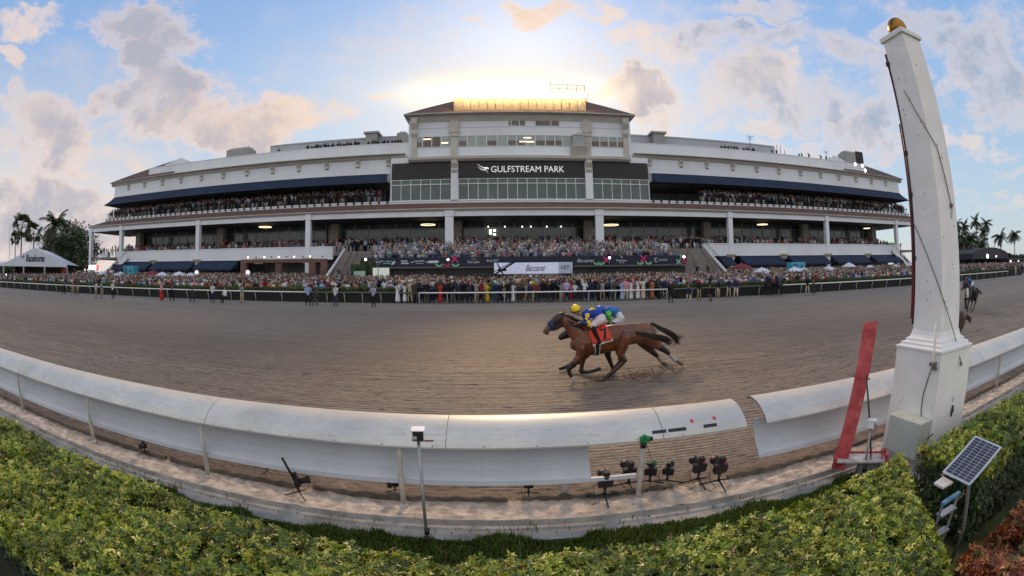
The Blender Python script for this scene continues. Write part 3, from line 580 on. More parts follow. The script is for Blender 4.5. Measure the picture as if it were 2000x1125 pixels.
# ================================================================== SOLAR PANEL, LADDER
t = thing('solar_panel', 'small tilted solar panel on a grey pole among the hedges', 'solar panel', (4.25,2.2,0))
q = [atd(1840.5,921,4.62), atd(1894,948,4.52), atd(1957,873,4.86), None]; q[3] = q[0]+(q[2]-q[1])
nrm = (q[1]-q[0]).cross(q[3]-q[0]).normalized(); nrm = nrm if nrm.z > 0 else -nrm
fr = MB(); fr.add([p-nrm*.022 for p in q]+q, [(0,3,2,1),(4,5,6,7),(0,1,5,4),(1,2,6,5),(2,3,7,6),(3,0,4,7)]); fr.build('panel_frame', mat('alu_frame', (.62,.62,.62), .35, metal=.6), t)
def bl(u, v, h=0.): return (q[0]*(1-u)+q[1]*u)*(1-v)+(q[3]*(1-u)+q[2]*u)*v+nrm*h
ce = MB()
for i in range(4):
    for j in range(14):
        u0, u1 = .06+.88*i/4+.010, .06+.88*(i+1)/4-.010; v0, v1 = .035+.93*j/14+.006, .035+.93*(j+1)/14-.006
        ce.quad(bl(u0,v0,.004), bl(u1,v0,.004), bl(u1,v1,.004), bl(u0,v1,.004))
bk = MB(); bk.quad(bl(.055,.03,.002), bl(.945,.03,.002), bl(.945,.97,.002), bl(.055,.97,.002)); bk.build('backing_sheet', mat('panel_back', (.42,.44,.45), .4), t)
ce.build('solar_cells', mat('solar_cell', (.02,.022,.045), .15, .3, 9, spec=.8), t)
ct = bl(.55,.5,-.03); cb = atd(1881,1035,4.66); cb2 = cb+(cb-bl(.9,.1,-.03)).normalized()*.5
mb = MB(); mb.tube([ct, bl(.85,.12,-.04), cb, (cb.x-.01,cb.y-.02,-.1)], .022, 10); mb.build('pole', mat('dull_pole', (.12,.12,.11), .6), t, smooth=True)
e = [atd(1824,943,4.60), atd(1842,952,4.52), atd(1862,941,4.60), atd(1842,930,4.68)]; mb = MB(); mb.add([p-Vector((0,0,.02)) for p in e]+e, [(0,3,2,1),(4,5,6,7),(0,1,5,4),(1,2,6,5),(2,3,7,6),(3,0,4,7)]); mb.build('control_box', mat('pale_box', (.55,.53,.52), .5), t)
lad = thing('ladder', 'aluminium ladder standing in the gap between the two hedges', 'ladder', (4.0,2.1,0)); al = mat('dull_aluminium', (.36,.38,.40), .4, .15, 10, metal=.5)
La = atd(1841,985,4.42); Lb = atd(1876,950,4.66); Lb.z = La.z+.05; up = Vector((0,0,1))
for P_ in (La, Lb):
    mb = MB(); mb.tube([(P_.x,P_.y,-.1),(P_.x,P_.y,La.z+.02)], .018, 6, flat=.6); mb.build('ladder_rail', al, lad)
for k, z in enumerate([La.z-.13-.235*i for i in range(4)]):
    mb = MB(); d = (Lb-La); d.z = 0; s = Vector((0,0,1)).cross(d).normalized()*.045
    a = Vector((La.x,La.y,z)); b = Vector((Lb.x,Lb.y,z)); mb.add([a-s,b-s,b+s,a+s,a-s+up*.02,b-s+up*.02,b+s+up*.02,a+s+up*.02], [(0,3,2,1),(4,5,6,7),(0,1,5,4),(1,2,6,5),(2,3,7,6),(3,0,4,7)]); mb.build('rung', al, lad)
mb = MB(); mb.box(La.x-.02,Lb.x+.03,La.y-.03,Lb.y+.03,La.z+.0,La.z+.03); mb.build('ladder_top', mat('blue_top', (.10,.25,.38), .5), lad)

# ================================================================== REMOTE CAMERAS ON THE GROUND
def remote(name='remote_camera'):
    t = thing(name, None, None, (0,0,0))
    mb = MB(); mb.tube([(0,0,.05),(0,0,.12)], [.018,.014], 8); mb.ball((0,0,.135), .022, 8); mb.build('ball_head', blk, t, smooth=True)
    for a in (-90, 25, 155):
        mb = MB(); mb.tube([(0,0,.065),(.2*math.cos(R_(a)),.2*math.sin(R_(a)),.008)], [.011,.008], 6); mb.build('leg', blk, t, smooth=True)
    T = Matrix.Translation((0,0,.20)) @ Matrix.Rotation(R_(12),4,'X')
    mb = MB(); mb.box(-.075,.075,-.035,.03,-.05,.05,M=T); mb.box(-.03,.03,-.035,.025,.048,.082,taper=.008,M=T); mb.box(.045,.078,-.03,.045,-.045,.03,M=T); mb.build('camera_body', blk, t, bevel=.008)
    mb = MB(); mb.tube([T @ Vector(p) for p in [(0,.03,0),(0,.09,0),(0,.13,0),(0,.17,0)]], [.036,.038,.047,.055], 16); mb.build('lens', mat('lens_black', (.012,.012,.014), .55), t, smooth=True)
    mb = MB(); mb.tube([T @ Vector((-.075,0,0)), T @ Vector((-.12,0,-.03)), (-.11,-.02,.08), (-.05,-.05,.01), (-.15,-.1,.0)], .004, 5); mb.build('cable', blk, t, smooth=True)
    mb = MB(); mb.box(-.03,.03,-.03,.025,.085,.135,M=T); mb.build('radio_trigger', blk, t, bevel=.004)
    return t
rc = remote(); first = True
RC = [(284,888,.7,'alone near the left posts of the rail',200),(523,925,.55,'half hidden below the rail skirt, left of the one with a bent arm',-40),(585,968,1.0,'with a long raised arm, standing left of the middle post',-70),
 (772,963,.7,'just left of the middle rail post',160),(1032,968,.8,'below the right end of the rail skirt',0),(1180,975,1.15,'with wide tripod legs, nearest the end of the rail skirt',0),
 (1227,952,1.1,'on a thick stem just left of the bare rail post',8),(1268,948,1.0,'with a green cover just right of the bare rail post',-25),(1302,946,.95,'lying low between the green one and the two red marked ones',-30),
 (1362,945,1.15,'left one of the two with red markings in the rail gap',5),(1402,948,1.2,'right one of the two with red markings in the rail gap',0)]
gcov = mat('green_cloth', (.02,.20,.07), .8); rmk = mat('red_mark', (.6,.03,.02), .5)
for px, py, s, lb, rz in RC:
    p = onz(px, py, .03); lab = 'remote camera '+lb
    if first: t = rc; t.location = p; t.rotation_euler = (0,0,R_(rz)); t.scale = (s*1.15,)*3; tag(t, lab, 'camera', 'remote cameras under the rail'); first = False
    else: t = dup(rc, p, R_(rz), lab, s*(1.12 if px > 1150 else 1.05))
    if 'green cover' in lb: mb = MB(); mb.ball((0,0,.30), .06, 10, sc=(1.2,.8,.6)); mb.build('rain_cover', gcov, t, smooth=True)
    if 'red markings' in lb: mb = MB(); mb.ball((.02,-.045,.27), .014, 8); mb.build('red_knob', rmk, t, smooth=True)
    if 'raised arm' in lb: mb = MB(); mb.tube([(0,0,.1),(-.03,-.06,.28),(-.05,-.16,.52)], .018, 6); mb.build('arm', blk, t, smooth=True)
# camera taped on the bare post and the one wrapped in plastic
t = thing('remote_camera', 'small camera taped with green cloth to the top of the bare rail post', 'camera', (1.79,5.33,.78)); t['group'] = 'remote cameras under the rail'
mb = MB(); mb.box(1.73,1.86,5.30,5.40,.86,.93); mb.box(1.76,1.80,5.28,5.34,.92,.97); mb.build('camera_body', gcov, t, bevel=.012)
mb = MB(); mb.tube([(1.86,5.35,.89),(1.90,5.35,.89)], .03, 10); mb.tube([(1.79,5.35,.78),(1.79,5.35,.86)], .04, 8); mb.build('lens', blk, t, smooth=True)
mb = MB(); mb.tube([(1.84,5.36,.80),(1.95,5.45,.55),(2.10,5.6,.25),(2.2,5.68,.1)], .004, 5); mb.build('cable', blk, t)
t = thing('remote_camera', 'camera wrapped in a clear crumpled plastic bag below the rail skirt', 'camera', onz(1101,968,.03)); t['group'] = 'remote cameras under the rail'
mb = MB(); o = onz(1101,968,.03); mb.ball((o.x,o.y,o.z+.13), .085, 14, sc=(.9,.8,1.5)); v = [Vector(p) for p in mb.v]
mb.v = [tuple(p+Vector((rnd.uniform(-.014,.014),)*3)) for p in v]; mb.build('plastic_bag', mat('plastic_wrap', (.5,.48,.46), .2, .2, 30), t)
mb = MB(); mb.tube([(o.x,o.y,o.z),(o.x+.05,o.y-.08,o.z-.0)], .012, 6); mb.build('leg', blk, t)

# ================================================================== GRANDSTAND
wht = mat('grandstand_white', (.68,.71,.745), .7, .05, .25, coords='W', grime=.22, stretch=(1.,1.,.25)); cream = mat('grandstand_cream', (.47,.44,.39), .7, .08, .4, coords='W', grime=.15)
redr = mat('red_tile', (.115,.066,.054), .8, .25, 1.2, coords='W'); navy = mat('navy_canvas', (.008,.020,.055), .75, .15, .5, coords='W')
glass = mat('dark_glass', (.055,.070,.066), .10, .3, .3, coords='W', spec=.6); glassg = mat('green_glass', (.065,.095,.088), .1, .2, .4, coords='W', spec=.6)
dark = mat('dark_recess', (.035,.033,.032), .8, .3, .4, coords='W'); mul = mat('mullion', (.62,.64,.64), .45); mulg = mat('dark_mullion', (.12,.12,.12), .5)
ledm = mat('led_panel', (.022,.020,.021), .5, .15, 2, coords='W'); beige = mat('beige_column', (.30,.27,.22), .8, .1, 1, coords='W')
floorm = mat('terrace_floor', (.22,.21,.20), .8, .1, 1, coords='W'); iron = mat('black_iron', (.012,.012,.014), .5)
warmlamp = mat('warm_lamp', (1,.8,.5), .5, emit=(1,.80,.5), es=1.5); whitelamp = mat('white_lamp', (1,1,1), .5, emit=(1,.97,.9), es=6.)
gs = thing('grandstand', 'white three level racecourse grandstand with navy awnings and a hipped central tower', 'grandstand', (2, 75, gz(70)))
GO = Vector((2, 75, gz(70)))
def gp(name, mb, m, smooth=False, bevel=0., parent=None, kind=None):
    o = mb.build(name, m, None, smooth=smooth, bevel=bevel)
    for v in o.data.vertices: v.co -= GO
    o.parent = parent or gs
    if kind: o['kind'] = kind
    return o
YB, YU, YW = 70., 72.3, 73.6
z_beT, z_beB = Z(411,YB), Z(420.6,YB); z_crT = Z(404.7,69.6); z_slB, z_slT = Z(394.6,YU), Z(389,YU)
xL, xR = at(176,452,YB).x, at(1789,441,YB).x
uL, uR = at(208,425,YU).x, at(1774,418,YU).x                            # upper slab ends
wL, wR = at(223.6,380,YW).x, at(1756,372,YW).x
zg = gz(70)-.1
# beam, gutter, hipped skirt roof
b = MB(); b.box(xL,xR,YB,YB+.5,z_beB,z_beT); b.box(xL,xL+.5,YB+.503,84,z_beB,z_beT); b.box(xR-.5,xR,YB+.503,84,z_beB,z_beT); gp('fascia_beam', b, wht)
b = MB(); b.prof([(YB-.05,z_beT+.003),(YB-.45,z_crT-.12),(YB-.45,z_crT),(YB+.4,z_crT),(YB+.4,z_beT+.003)], xL-.3, xR+.3); gp('gutter_moulding', b, cream)
b = MB(); e = z_crT+.003; b.add([(xL-.3,YB-.45,e),(xR+.3,YB-.45,e),(uR,YU,z_slB),(uL,YU,z_slB),(xL-.3,84,e),(uL,84,z_slB),(xR+.3,84,e),(uR,84,z_slB)], [(0,1,2,3),(4,0,3,5),(1,6,7,2)]); gp('skirt_roof', b, redr)
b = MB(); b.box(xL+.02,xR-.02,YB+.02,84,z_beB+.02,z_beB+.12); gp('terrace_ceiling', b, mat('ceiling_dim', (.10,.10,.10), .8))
b = MB(); b.box(uL,uR,YU,84,z_slB,z_slT); b.box(uL-.08,uR+.08,YU-.1,YU-.003,z_slT-.16,z_slT-.003); gp('upper_slab', b, wht)
# terrace level
zt = Z(485,YB,500); zp0, zp1 = Z(508.5,YB,500), Z(484.5,YB,500); zf = zp1-1.0
xc0, xc1 = X(650,YB,480), X(1372,YB,480)
for a, c, nm in ((at(229,497,YB).x,xc0,0),(xc1,at(1757,485,YB).x,1)):
    b = MB(); b.box(a,c,YB,YB+.3,zp0,zp1); b.box(a,c,YB-.07,YB-.003,zp1-.12,zp1+.03); b.box(a,c,YB-.06,YB-.003,zp0,zp0+.14); gp('terrace_parapet', b, wht)
    b = MB()
    for i in range(int((c-a)/2.2)): x = a+i*2.2; b.tube([(x,YB+.15,zp1),(x,YB+.15,zp1+.28)], .025, 4)
    b.tube([(a,YB+.15,zp1+.28),(c,YB+.15,zp1+.28)], .03, 4); gp('terrace_handrail', b, mulg)
b = MB(); b.box(xL,xR,YB+.31,84,zf-.4,zf); gp('terrace_floor', b, floorm)
# raised rear tier with white fronts
for a, c in ((-72,-56),(-50,-33),(-28,-9),(-5,14),(18,37),(41,59),(62,80)): b = MB(); b.box(a,c,74.2,74.32,zf,zf+1.35); gp('tier_front', b, wht)
b = MB(); b.box(xL+6,xR-6,74.33,79,zf,zf+.55); gp('rear_tier', b, floorm)
# glazing behind the terrace, one panel per bay
cols_px = [(180,480),(236,460),(386.5,450),(601.5,450),(877.5,450),(1171.5,450),(1427,450),(1616,450),(1752,460)]
cx = [at(px, py, YB).x for px, py in cols_px]; cx[0] = xL+.35; cx.append(xR-.35)
for i in range(1, len(cx)-2):
    a, c = cx[i]+.2, cx[i+1]-.2; b = MB(); b.quad((a,79.2,zf),(c,79.2,zf),(c,79.2,z_beB+.1),(a,79.2,z_beB+.1)); gp('terrace_window', b, glass)
    b = MB(); n = 9
    for k in range(n+1): x = a+(c-a)*k/n; b.box(x-.05,x+.05,79.08,79.19,zf,z_beB+.1)
    b.box(a,c,79.07,79.079,z_beB-1.0,z_beB-.92); b.box(a,c,79.07,79.079,zf+1.0,zf+1.08); gp('window_frame', b, mat('terrace_mullion', (.33,.34,.33), .5))
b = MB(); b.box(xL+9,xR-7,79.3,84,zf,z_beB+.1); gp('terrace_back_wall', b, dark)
for px in (430,653,893,1150,1382,1574,1707,270): 
    x = X(px, 77.); b = MB(); b.box(x-.75,x+.75,77,78.4,zf,z_beB+.02); gp('inner_column', b, beige)
endg = mat('bright_pane', (.5,.6,.5), .3, emit=(.62,.85,.72), es=.55)
for x in (X(243,78.5), X(1741,78.5)):
    b = MB(); 
    for k in range(3): b.box(x-2.2+k*1.35,x-1.0+k*1.35,78.9,78.95,zf+1.,z_beB-2.3)
    gp('end_window', b, endg)
# columns down to the ground
for i, x in enumerate(cx):
    w = .62 if 4 <= i <= 5 else .42; b = MB(); 
    b.box(x-w,x+w,YB-.12,YB-.004,zg,z_beB); b.box(x-w,x+w,YB+.004 if not 0 else 0,YB+.6,zg,zf-.4) if 0 else None
    b.box(x-w+.02,x+w-.02,YB+.31,YB+.7,zg,z_beB); b.box(x-w-.08,x+w+.08,YB-.2,YB-.124,z_beB-.02,z_beT+.25)
    gp('column', b, wht)
for px in (301,386,505,601.5,1427,1530,1616,1694):
    x = X(px, YB, 500); b = MB(); b.prof([(YB-.004,zp0-.6),(YB-.3,zp0-.05),(YB-.55,zp0+.1),(YB-.55,zp0+.35),(YB-.004,zp0+.35)], x-.8, x+.8); gp('bracket', b, cream)
# chandeliers (lit rings under the terrace ceiling)
for px, py, rr in ((324,446,.8),(388,446,.45),(518,443.5,1.15),(836,439,1.15),(1193,439.5,1.25),(1489,438.5,1.),(1693,446,.8)):
    p = at(px, py, 74.); b = MB(); pts = [(p.x+rr*math.cos(k*math.pi/6), p.y+rr*math.sin(k*math.pi/6), p.z) for k in range(13)]
    b.tube(pts, .055, 5, caps=False); c_ = gp('chandelier', b, warmlamp); b = MB(); b.tube([(p.x,p.y,p.z),(p.x,p.y,z_beB)], .02, 4); gp('chandelier_rod', b, iron, parent=c_)
for px in (953.5,986,1020,1037,1068,1096): p = at(px, 442.5, 78.6); b = MB(); b.ball(p, .09, 6); gp('ceiling_spotlight', b, whitelamp)
for px, py in ((958,450),(966,450),(958,455.5),(966,458)): p = at(px, py, 78.8); b = MB(); b.box(p.x-.2,p.x+.2,p.y,p.y+.05,p.z-.15,p.z+.15); gp('lit_screen', b, mat('lit_screen', (1,1,.9), .5, emit=(1,.95,.8), es=3.))
# ground floor
b = MB(); b.box(xL+6,xR-4,77,84,zg,zf-.4); gp('ground_floor_wall', b, mat('shopfront', (.10,.095,.09), .5, .4, .35, coords='W', col2=(.22,.20,.17)))
fa = [(228,301),(301,386),(386,470),(1398,1432),(1440,1528),(1535,1614),(1620,1692),(1698,1754)]
for a, c in fa:
    x0, x1 = X(a,YB,512)+.5, X(c,YB,512)-.5; b = MB(); n = 6; zt_, zb_ = Z(509.5,YB,500), Z(524.5,67.6,500)
    pr = [(YB-.02-2.3*(k/n), zt_-(zt_-zb_)*((k/n)**.85)) for k in range(n+1)]
    m = len(pr); b.add([(x0,y,z) for y, z in pr]+[(x1,y,z) for y, z in pr], [(k,k+1,m+k+1,m+k) for k in range(n)]); y, z = pr[-1]
    b.box(x0,x1,y-.02,y+.02,z-.3,z-.003); b.add([(x0,YB,zt_),(x0,y,z),(x0,YB,z),(x1,YB,zt_),(x1,y,z),(x1,YB,z)], [(0,1,2),(3,5,4)]); gp('ground_awning', b, navy)
# upper balcony of each wing
zaT = Z(355.3,YW,500); zaB = Z(371.5,YU-.3,500); zcT, zcB = Z(319.5,YW-.95,500), Z(326.5,YW-.1,500); zpp = Z(300.3,YW+.3,500)
xcl, xcr = X(762,YW,360), X(1268.5,YW,360)
bxl, bxr = X(757,YU,380), X(1275,YU,380)
for a, c, s in ((wL,xcl,0),(xcr,wR,1)):
    ar, cr = (uL+.1, bxl) if s == 0 else (bxr, uR-.1)
    b = MB(); b.box(a,c,YW,YW+.6,zaT-.1,zcB+.1)
    b.box(a if s == 0 else c-.5, a+.5 if s == 0 else c, YW+.603, 90, zaT-.1, zcB+.1); gp('upper_wall', b, wht)
    b = MB(); b.prof([(YW-.004,zcB-.3),(YW-.3,zcB),(YW-.35,zcB+.35),(YW-.8,zcB+.55),(YW-1.,zcT-.1),(YW-1.,zcT),(YW+.35,zcT),(YW+.35,zcB-.3)], (a-1.1) if s == 0 else X(1240,YW-1,300), X(790,YW-1,300) if s == 0 else c+1.1)
    gp('cornice', b, cream)
    b = MB(); ex = (X(290,YW+.3,345), X(800,YW+.4,280)) if s == 0 else (X(1228,YW+.4,280), X(1692,YW+.3,340)); b.box(ex[0],ex[1],YW+.36,YW+.7,zcB,zpp); b.box(ex[0],ex[1],YW+.3,YW+.357,zpp-.1,zpp); gp('roof_parapet', b, wht)
    # awning with flared foot
    b = MB(); n = 7; pr = [(YW-.01-(YW-YU+.55)*(k/n)**.8, zaT-(zaT-zaB)*(k/n)**(1/1.15)) for k in range(n+1)]; m = len(pr)
    xa0 = (a+.02, c-.5) if s == 0 else (a+.5, c-.02); fl = [1.9*(k/n)**2.2 for k in range(n+1)]
    L0 = [(xa0[0]-(fl[k] if s == 0 else 0), *pr[k]) for k in range(m)]; R0 = [(xa0[1]+(fl[k] if s == 1 else 0), *pr[k]) for k in range(m)]
    b.add(L0+R0, [(k,k+1,m+k+1,m+k) for k in range(n)])
    if s == 0: b.add(L0+[(xa0[0]-fl[k],84,pr[k][1]) for k in range(m)], [(k,k+1,m+k+1,m+k) for k in range(n)]); b.add(R0+[(R0[0][0],YW,R0[-1][2])], [tuple(range(m+1))])
    else: b.add(R0+[(xa0[1]+fl[k],84,pr[k][1]) for k in range(m)], [(k,k+1,m+k+1,m+k) for k in range(n)]); b.add(L0+[(L0[0][0],YW,L0[-1][2])], [tuple(range(m+1))])
    gp('awning', b, navy)
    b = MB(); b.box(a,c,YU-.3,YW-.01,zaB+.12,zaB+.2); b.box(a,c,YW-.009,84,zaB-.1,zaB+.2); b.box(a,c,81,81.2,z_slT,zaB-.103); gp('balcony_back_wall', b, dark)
    nb = 10
    for k in range(nb):
        x0 = a+(c-a)*(k+.08)/nb; x1 = a+(c-a)*(k+.92)/nb; b = MB(); b.quad((x0,80.9,z_slT),(x1,80.9,z_slT),(x1,80.9,zaB-.4),(x0,80.9,zaB-.4)); w_ = gp('balcony_window', b, glass)
        b = MB()
        for j in range(5): x = x0+(x1-x0)*j/4; b.box(x-.05,x+.05,80.8,80.89,z_slT,zaB-.4)
        gp('window_frame', b, mulg, parent=w_)
    # railing
    b = MB(); zr = z_slT+1.1; ye = YU+.12
    for k in range(int((cr-ar)/.28)): x = ar+k*.28; b.box(x,x+.035,ye,ye+.03,z_slT+.12,zr)
    b.tube([(ar,ye,zr),(cr,ye,zr)], .05, 4); b.tube([(ar,ye,z_slT+.13),(cr,ye,z_slT+.13)], .035, 4); e = ar if s == 0 else cr; b.tube([(e,ye,zr),(e,84,zr)], .05, 4)
    for k in range(40): b.box(e-.015,e+.015,ye+.3*k,ye+.3*k+.035,z_slT+.1,zr)
    gp('balcony_railing', b, iron)
    n = 47
    for k in range(n+1): x = ar+(cr-ar)*k/n; b = MB(); b.box(x-.16,x+.16,YU-.16,YU-.105,z_slT-.38,z_slT+.02); gp('railing_bracket', b, iron)
    b = MB(); b.quad((ar,ye-.02,z_slT+.1),(cr,ye-.02,z_slT+.1),(cr,ye-.02,zr-.1),(ar,ye-.02,zr-.1)); gp('railing_mesh', b, mat('dark_mesh', (.02,.022,.025), .4, .2, 3, spec=.3)) if s == 2 else None
for px in (252.9,283.3,317.5,353.7,392.8,435.4,481.4,531.3,582.1,636.9,697.7,757.4,1270.8,1332.4,1382.9,1433.7,1480,1523,1564.8,1603.6,1638.5,1671.7,1701.5,1728.8):
    x = X(px, YW-.4, 335); b = MB(); b.prof([(YW-.003,zcB-1.5),(YW-.35,zcB-1.35),(YW-.25,zcB-.95),(YW-.6,zcB-.45),(YW-.6,zcB-.3),(YW-.003,zcB-.3)], x-.28, x+.28); gp('cornice_bracket', b, cream)
# rear screen walls, end roofs
for pts in ([(528,287),(660,273),(800,262)], [(1225,263),(1370,271.5),(1512,285)]):
    Y = 86.; P_ = [at(px, py, Y) for px, py in pts]; b = MB()
    for p, q_ in zip(P_[:-1], P_[1:]): zt_ = (P_[0].z+P_[1].z+P_[2].z)/3; b.box(p.x,q_.x-.01,Y,Y+.4,20,zt_)
    b.box(P_[0].x,P_[-1].x,Y-.1,Y-.004,zt_-.25,zt_+.02); gp('roof_screen_wall', b, mat('roof_screen', (.42,.44,.47), .7, .06, .3, coords='W'))
for s in (0, 1):
    e0 = (wL-1.1) if s == 0 else (wR+1.1); ap = at(353,306,82.) if s == 0 else at(1631,302,82.); ym = 82.; yb_ = 96.
    ze = zcT+.003; y0 = YW-1.; b = MB(); x_in = ap.x+(6 if s == 0 else -6)
    A, B_, C_, D_ = (e0,y0,ze), (x_in,y0,ze), (x_in,yb_,ze), (e0,yb_,ze); T_ = (ap.x,ym+1,ap.z); T2 = (x_in+(8 if s == 0 else -8),ym+1,ap.z-.0)
    b.add([A,B_,C_,D_,T_], [(0,1,4),(3,0,4) if s == 0 else (0,3,4)]); gp('end_roof', b, redr)
    g0 = at(322,322,YW+1.2) if s == 0 else at(1602,318,YW+1.2); g1 = at(385,320,YW+1.2) if s == 0 else at(1660,321,YW+1.2); gt = at(354,308,YW+1.2) if s == 0 else at(1632,304,YW+1.2)
    b = MB(); b.add([(g0.x,YW+1.2,g0.z-1),(g1.x,YW+1.2,g0.z-1),(g1.x,YW+1.2,g1.z),(gt.x,YW+1.2,gt.z),(g0.x,YW+1.2,g0.z)]+[(g0.x,96,g0.z-1),(g1.x,96,g0.z-1),(g1.x,96,g1.z),(gt.x,96,gt.z),(g0.x,96,g0.z)], [(0,1,2,3,4),(2,7,8,3),(3,8,9,4)]); gp('gable_dormer', b, [wht])
# ------------------------------------------------------------------ centre: panels, windows, tower
YC = 72.55
b = MB(); xw = lambda px, py=350: X(px, YC, py)
b.box(xw(762),xw(1268.5),YC+.25,YC+.8,z_slT,Z(303,YC)); gp('centre_wall', b, wht)
zl0, zl1, ztr, zwb = Z(313,YC), Z(347.3,YC), Z(357.6,YC), z_slT+.02
for a, c, n in ((765,880,6),(895.5,1142.5,13),(1157.5,1266.5,6)):
    x0, x1 = xw(a), xw(c); lb = MB(); lb.box(x0,x1,YC-.05,YC+.25,zl1,zl0+(.0 if n == 13 else -.12)); lo_ = gp('display_board', lb, ledm)
    if n == 13:
        tb = MB(); c0 = at(1031, 330.8, YC-.06); put_text(tb, 'GULFSTREAM PARK', 1.42, (c0.x, c0.y-.03, c0.z), (1,0,0), (0,0,1), w=at(1102,330,YC).x-at(959.5,330,YC).x)
        gp('lettering', tb, mat('sign_white', (.8,.8,.8), .5, emit=(1,1,1), es=.25), parent=lo_)
        eb = MB(); P_ = lambda u, v: at(932.5+u*22.5, 320+v*18, YC-.09)
        def swoosh(pts, wd):
            for (u0, v0), (u1, v1), w0, w1 in zip(pts[:-1], pts[1:], wd[:-1], wd[1:]): eb.add([P_(u0,v0),P_(u1,v1),P_(u1,v1+w1),P_(u0,v0+w0)], [(0,3,2,1),(0,1,2,3)])
        swoosh([(0,.0),(.25,.22),(.55,.38),(.85,.36),(1,.42),(.98,.55)], [.02,.1,.12,.16,.18,.02]); swoosh([(.02,.3),(.3,.52),(.6,.62),(.82,.56)], [.02,.1,.12,.05]); swoosh([(.72,.62),(.86,.8),(.94,1.05)], [.08,.08,.02])
        gp('emblem', eb, mat('sign_white', (.8,.8,.8), .5), parent=lo_)
    for k in range(n):
        xa, xb_ = x0+(x1-x0)*k/n, x0+(x1-x0)*(k+1)/n; b = MB(); b.box(xa+.05,xb_-.05,YC+.1,YC+.13,zwb,zl1-.003); w_ = gp('window', b, glassg)
        b = MB(); b.box(xa-.05,xa+.05,YC-.02,YC+.15,zwb,zl1-.004); b.box(xa+.052,xb_-.052,YC-.0,YC+.095,ztr-.06,ztr+.06); b.box(xa+.052,xb_-.052,YC-.0,YC+.095,zwb,zwb+.1); b.box(xa+.052,xb_-.052,YC-.0,YC+.095,zl1-.12,zl1-.005); gp('window_frame', b, mul, parent=w_)
for a, c in ((881,895),(1143,1157)):
    b = MB(); b.box(xw(a),xw(c),YC-.35,YC+.24,z_slT-.1,Z(312,YC)); gp('pilaster', b, wht)
    b = MB(); x = xw((a+c)/2); zz = Z(313,YC); b.prof([(YC-.354,zz-2.),(YC-.6,zz-1.6),(YC-.5,zz-1.2),(YC-.95,zz-.5),(YC-.95,zz),(YC-.354,zz)], x-.45, x+.45); gp('bracket', b, cream)
b = MB(); zc0, zc1 = Z(311.5,YC-.9), Z(303,YC-.9); b.prof([(YC+.24,zc0-.0),(YC-.5,zc0),(YC-.9,zc0+.3),(YC-.95,zc1),(YC+.24,zc1)], X(797,YC-.9,310), X(1232,YC-.9,310)); gp('centre_ledge', b, cream)
YT = 73.4; tL, tR = X(804,YT,280), X(1227,YT,280); zc2 = Z(229,YT); 
b = MB(); b.box(tL,tR,YT,92,zc1-1,zc2); b.box(tL-.6,tL,YT+.3,90,20,zc2-.01); b.box(tR,tR+.6,YT+.3,90,20,zc2-.01); gp('tower_wall', b, wht)
b = MB(); zr_ = Z(246.5,YT); b.box(tL+.02,tR-.02,YT-.08,YT-.003,zr_-.08,zr_+.08); gp('string_course', b, wht)
for px in (887.5,1147): x = X(px,YT,280); b = MB(); b.box(x-.5,x+.5,YT-.25,YT-.085,zc1,zc2); b.box(x-.75,x+.75,YT-.5,YT-.254,zc2-2.6,zc2-.6,taper=0); b.box(x-.6,x+.6,YT-.4,YT-.255,zc2-3.2,zc2-2.603); gp('pilaster', b, cream)
for x in (tL+.45, tR-.45): b = MB(); b.box(x-.45,x+.45,YT-.22,YT-.004,zc1,zc2); b.prof([(YT-.224,zc2-3.2),(YT-.6,zc2-2.6),(YT-.45,zc2-1.9),(YT-1.,zc2-.9),(YT-1.,zc2),(YT-.224,zc2)], x-.5, x+.5); gp('pilaster', b, cream)
z0c, z1c = zc2, Z(217.5,YT-1.2); ov = 1.3
def ringc(o_, z): return [(tL-o_,YT-o_,z),(tR+o_,YT-o_,z),(tR+o_,92+o_,z),(tL-o_,92+o_,z)]
b = MB(); rg = [(.05,z0c-.6),(.35,z0c),(.4,z0c+.4),(.9,z0c+.6),(ov,z1c-.15),(ov,z1c)]; V = sum([ringc(*r) for r in rg], []); n = len(rg)
b.add(V, [(i*4+k,i*4+(k+1) % 4,(i+1)*4+(k+1) % 4,(i+1)*4+k) for i in range(n-1) for k in range(4)]+[tuple(range(4*n-4,4*n))]); gp('tower_cornice', b, cream)
rt = at(887,197,80.); rt2 = at(1143,198,80.); zt_ = rt.z; b = MB(); V = ringc(ov-.02, z1c+.003)+[(rt.x,80,zt_),(rt2.x,80,zt_),(rt2.x,86,zt_),(rt.x,86,zt_)]
b.add(V, [(0,1,5,4),(1,2,6,5),(2,3,7,6),(3,0,4,7),(4,5,6,7)]); gp('tower_roof', b, redr)
YP = YT-.2; zph = Z(188,YP); rxa, rxb = X(887,YP,200), X(1143,YP,200); b = MB(); b.box(rxa,rxb,YP,87,z1c-.3,zph); b.box(rxa-.15,rxb+.15,YP-.15,YP-.003,zph-.25,zph+.02); gp('roof_penthouse', b, mat('penthouse', (.50,.45,.39), .8, .1, .6, coords='W'))
for k in range(16): x = rxa+(rxb-rxa)*(k+.5)/16; b = MB(); b.box(x-.72,x+.72,YP-.04,YP-.005,z1c+.45,zph-.5); gp('penthouse_panel', b, mat('tan_panel', (.40,.31,.22), .6, .1, .5, coords='W'))
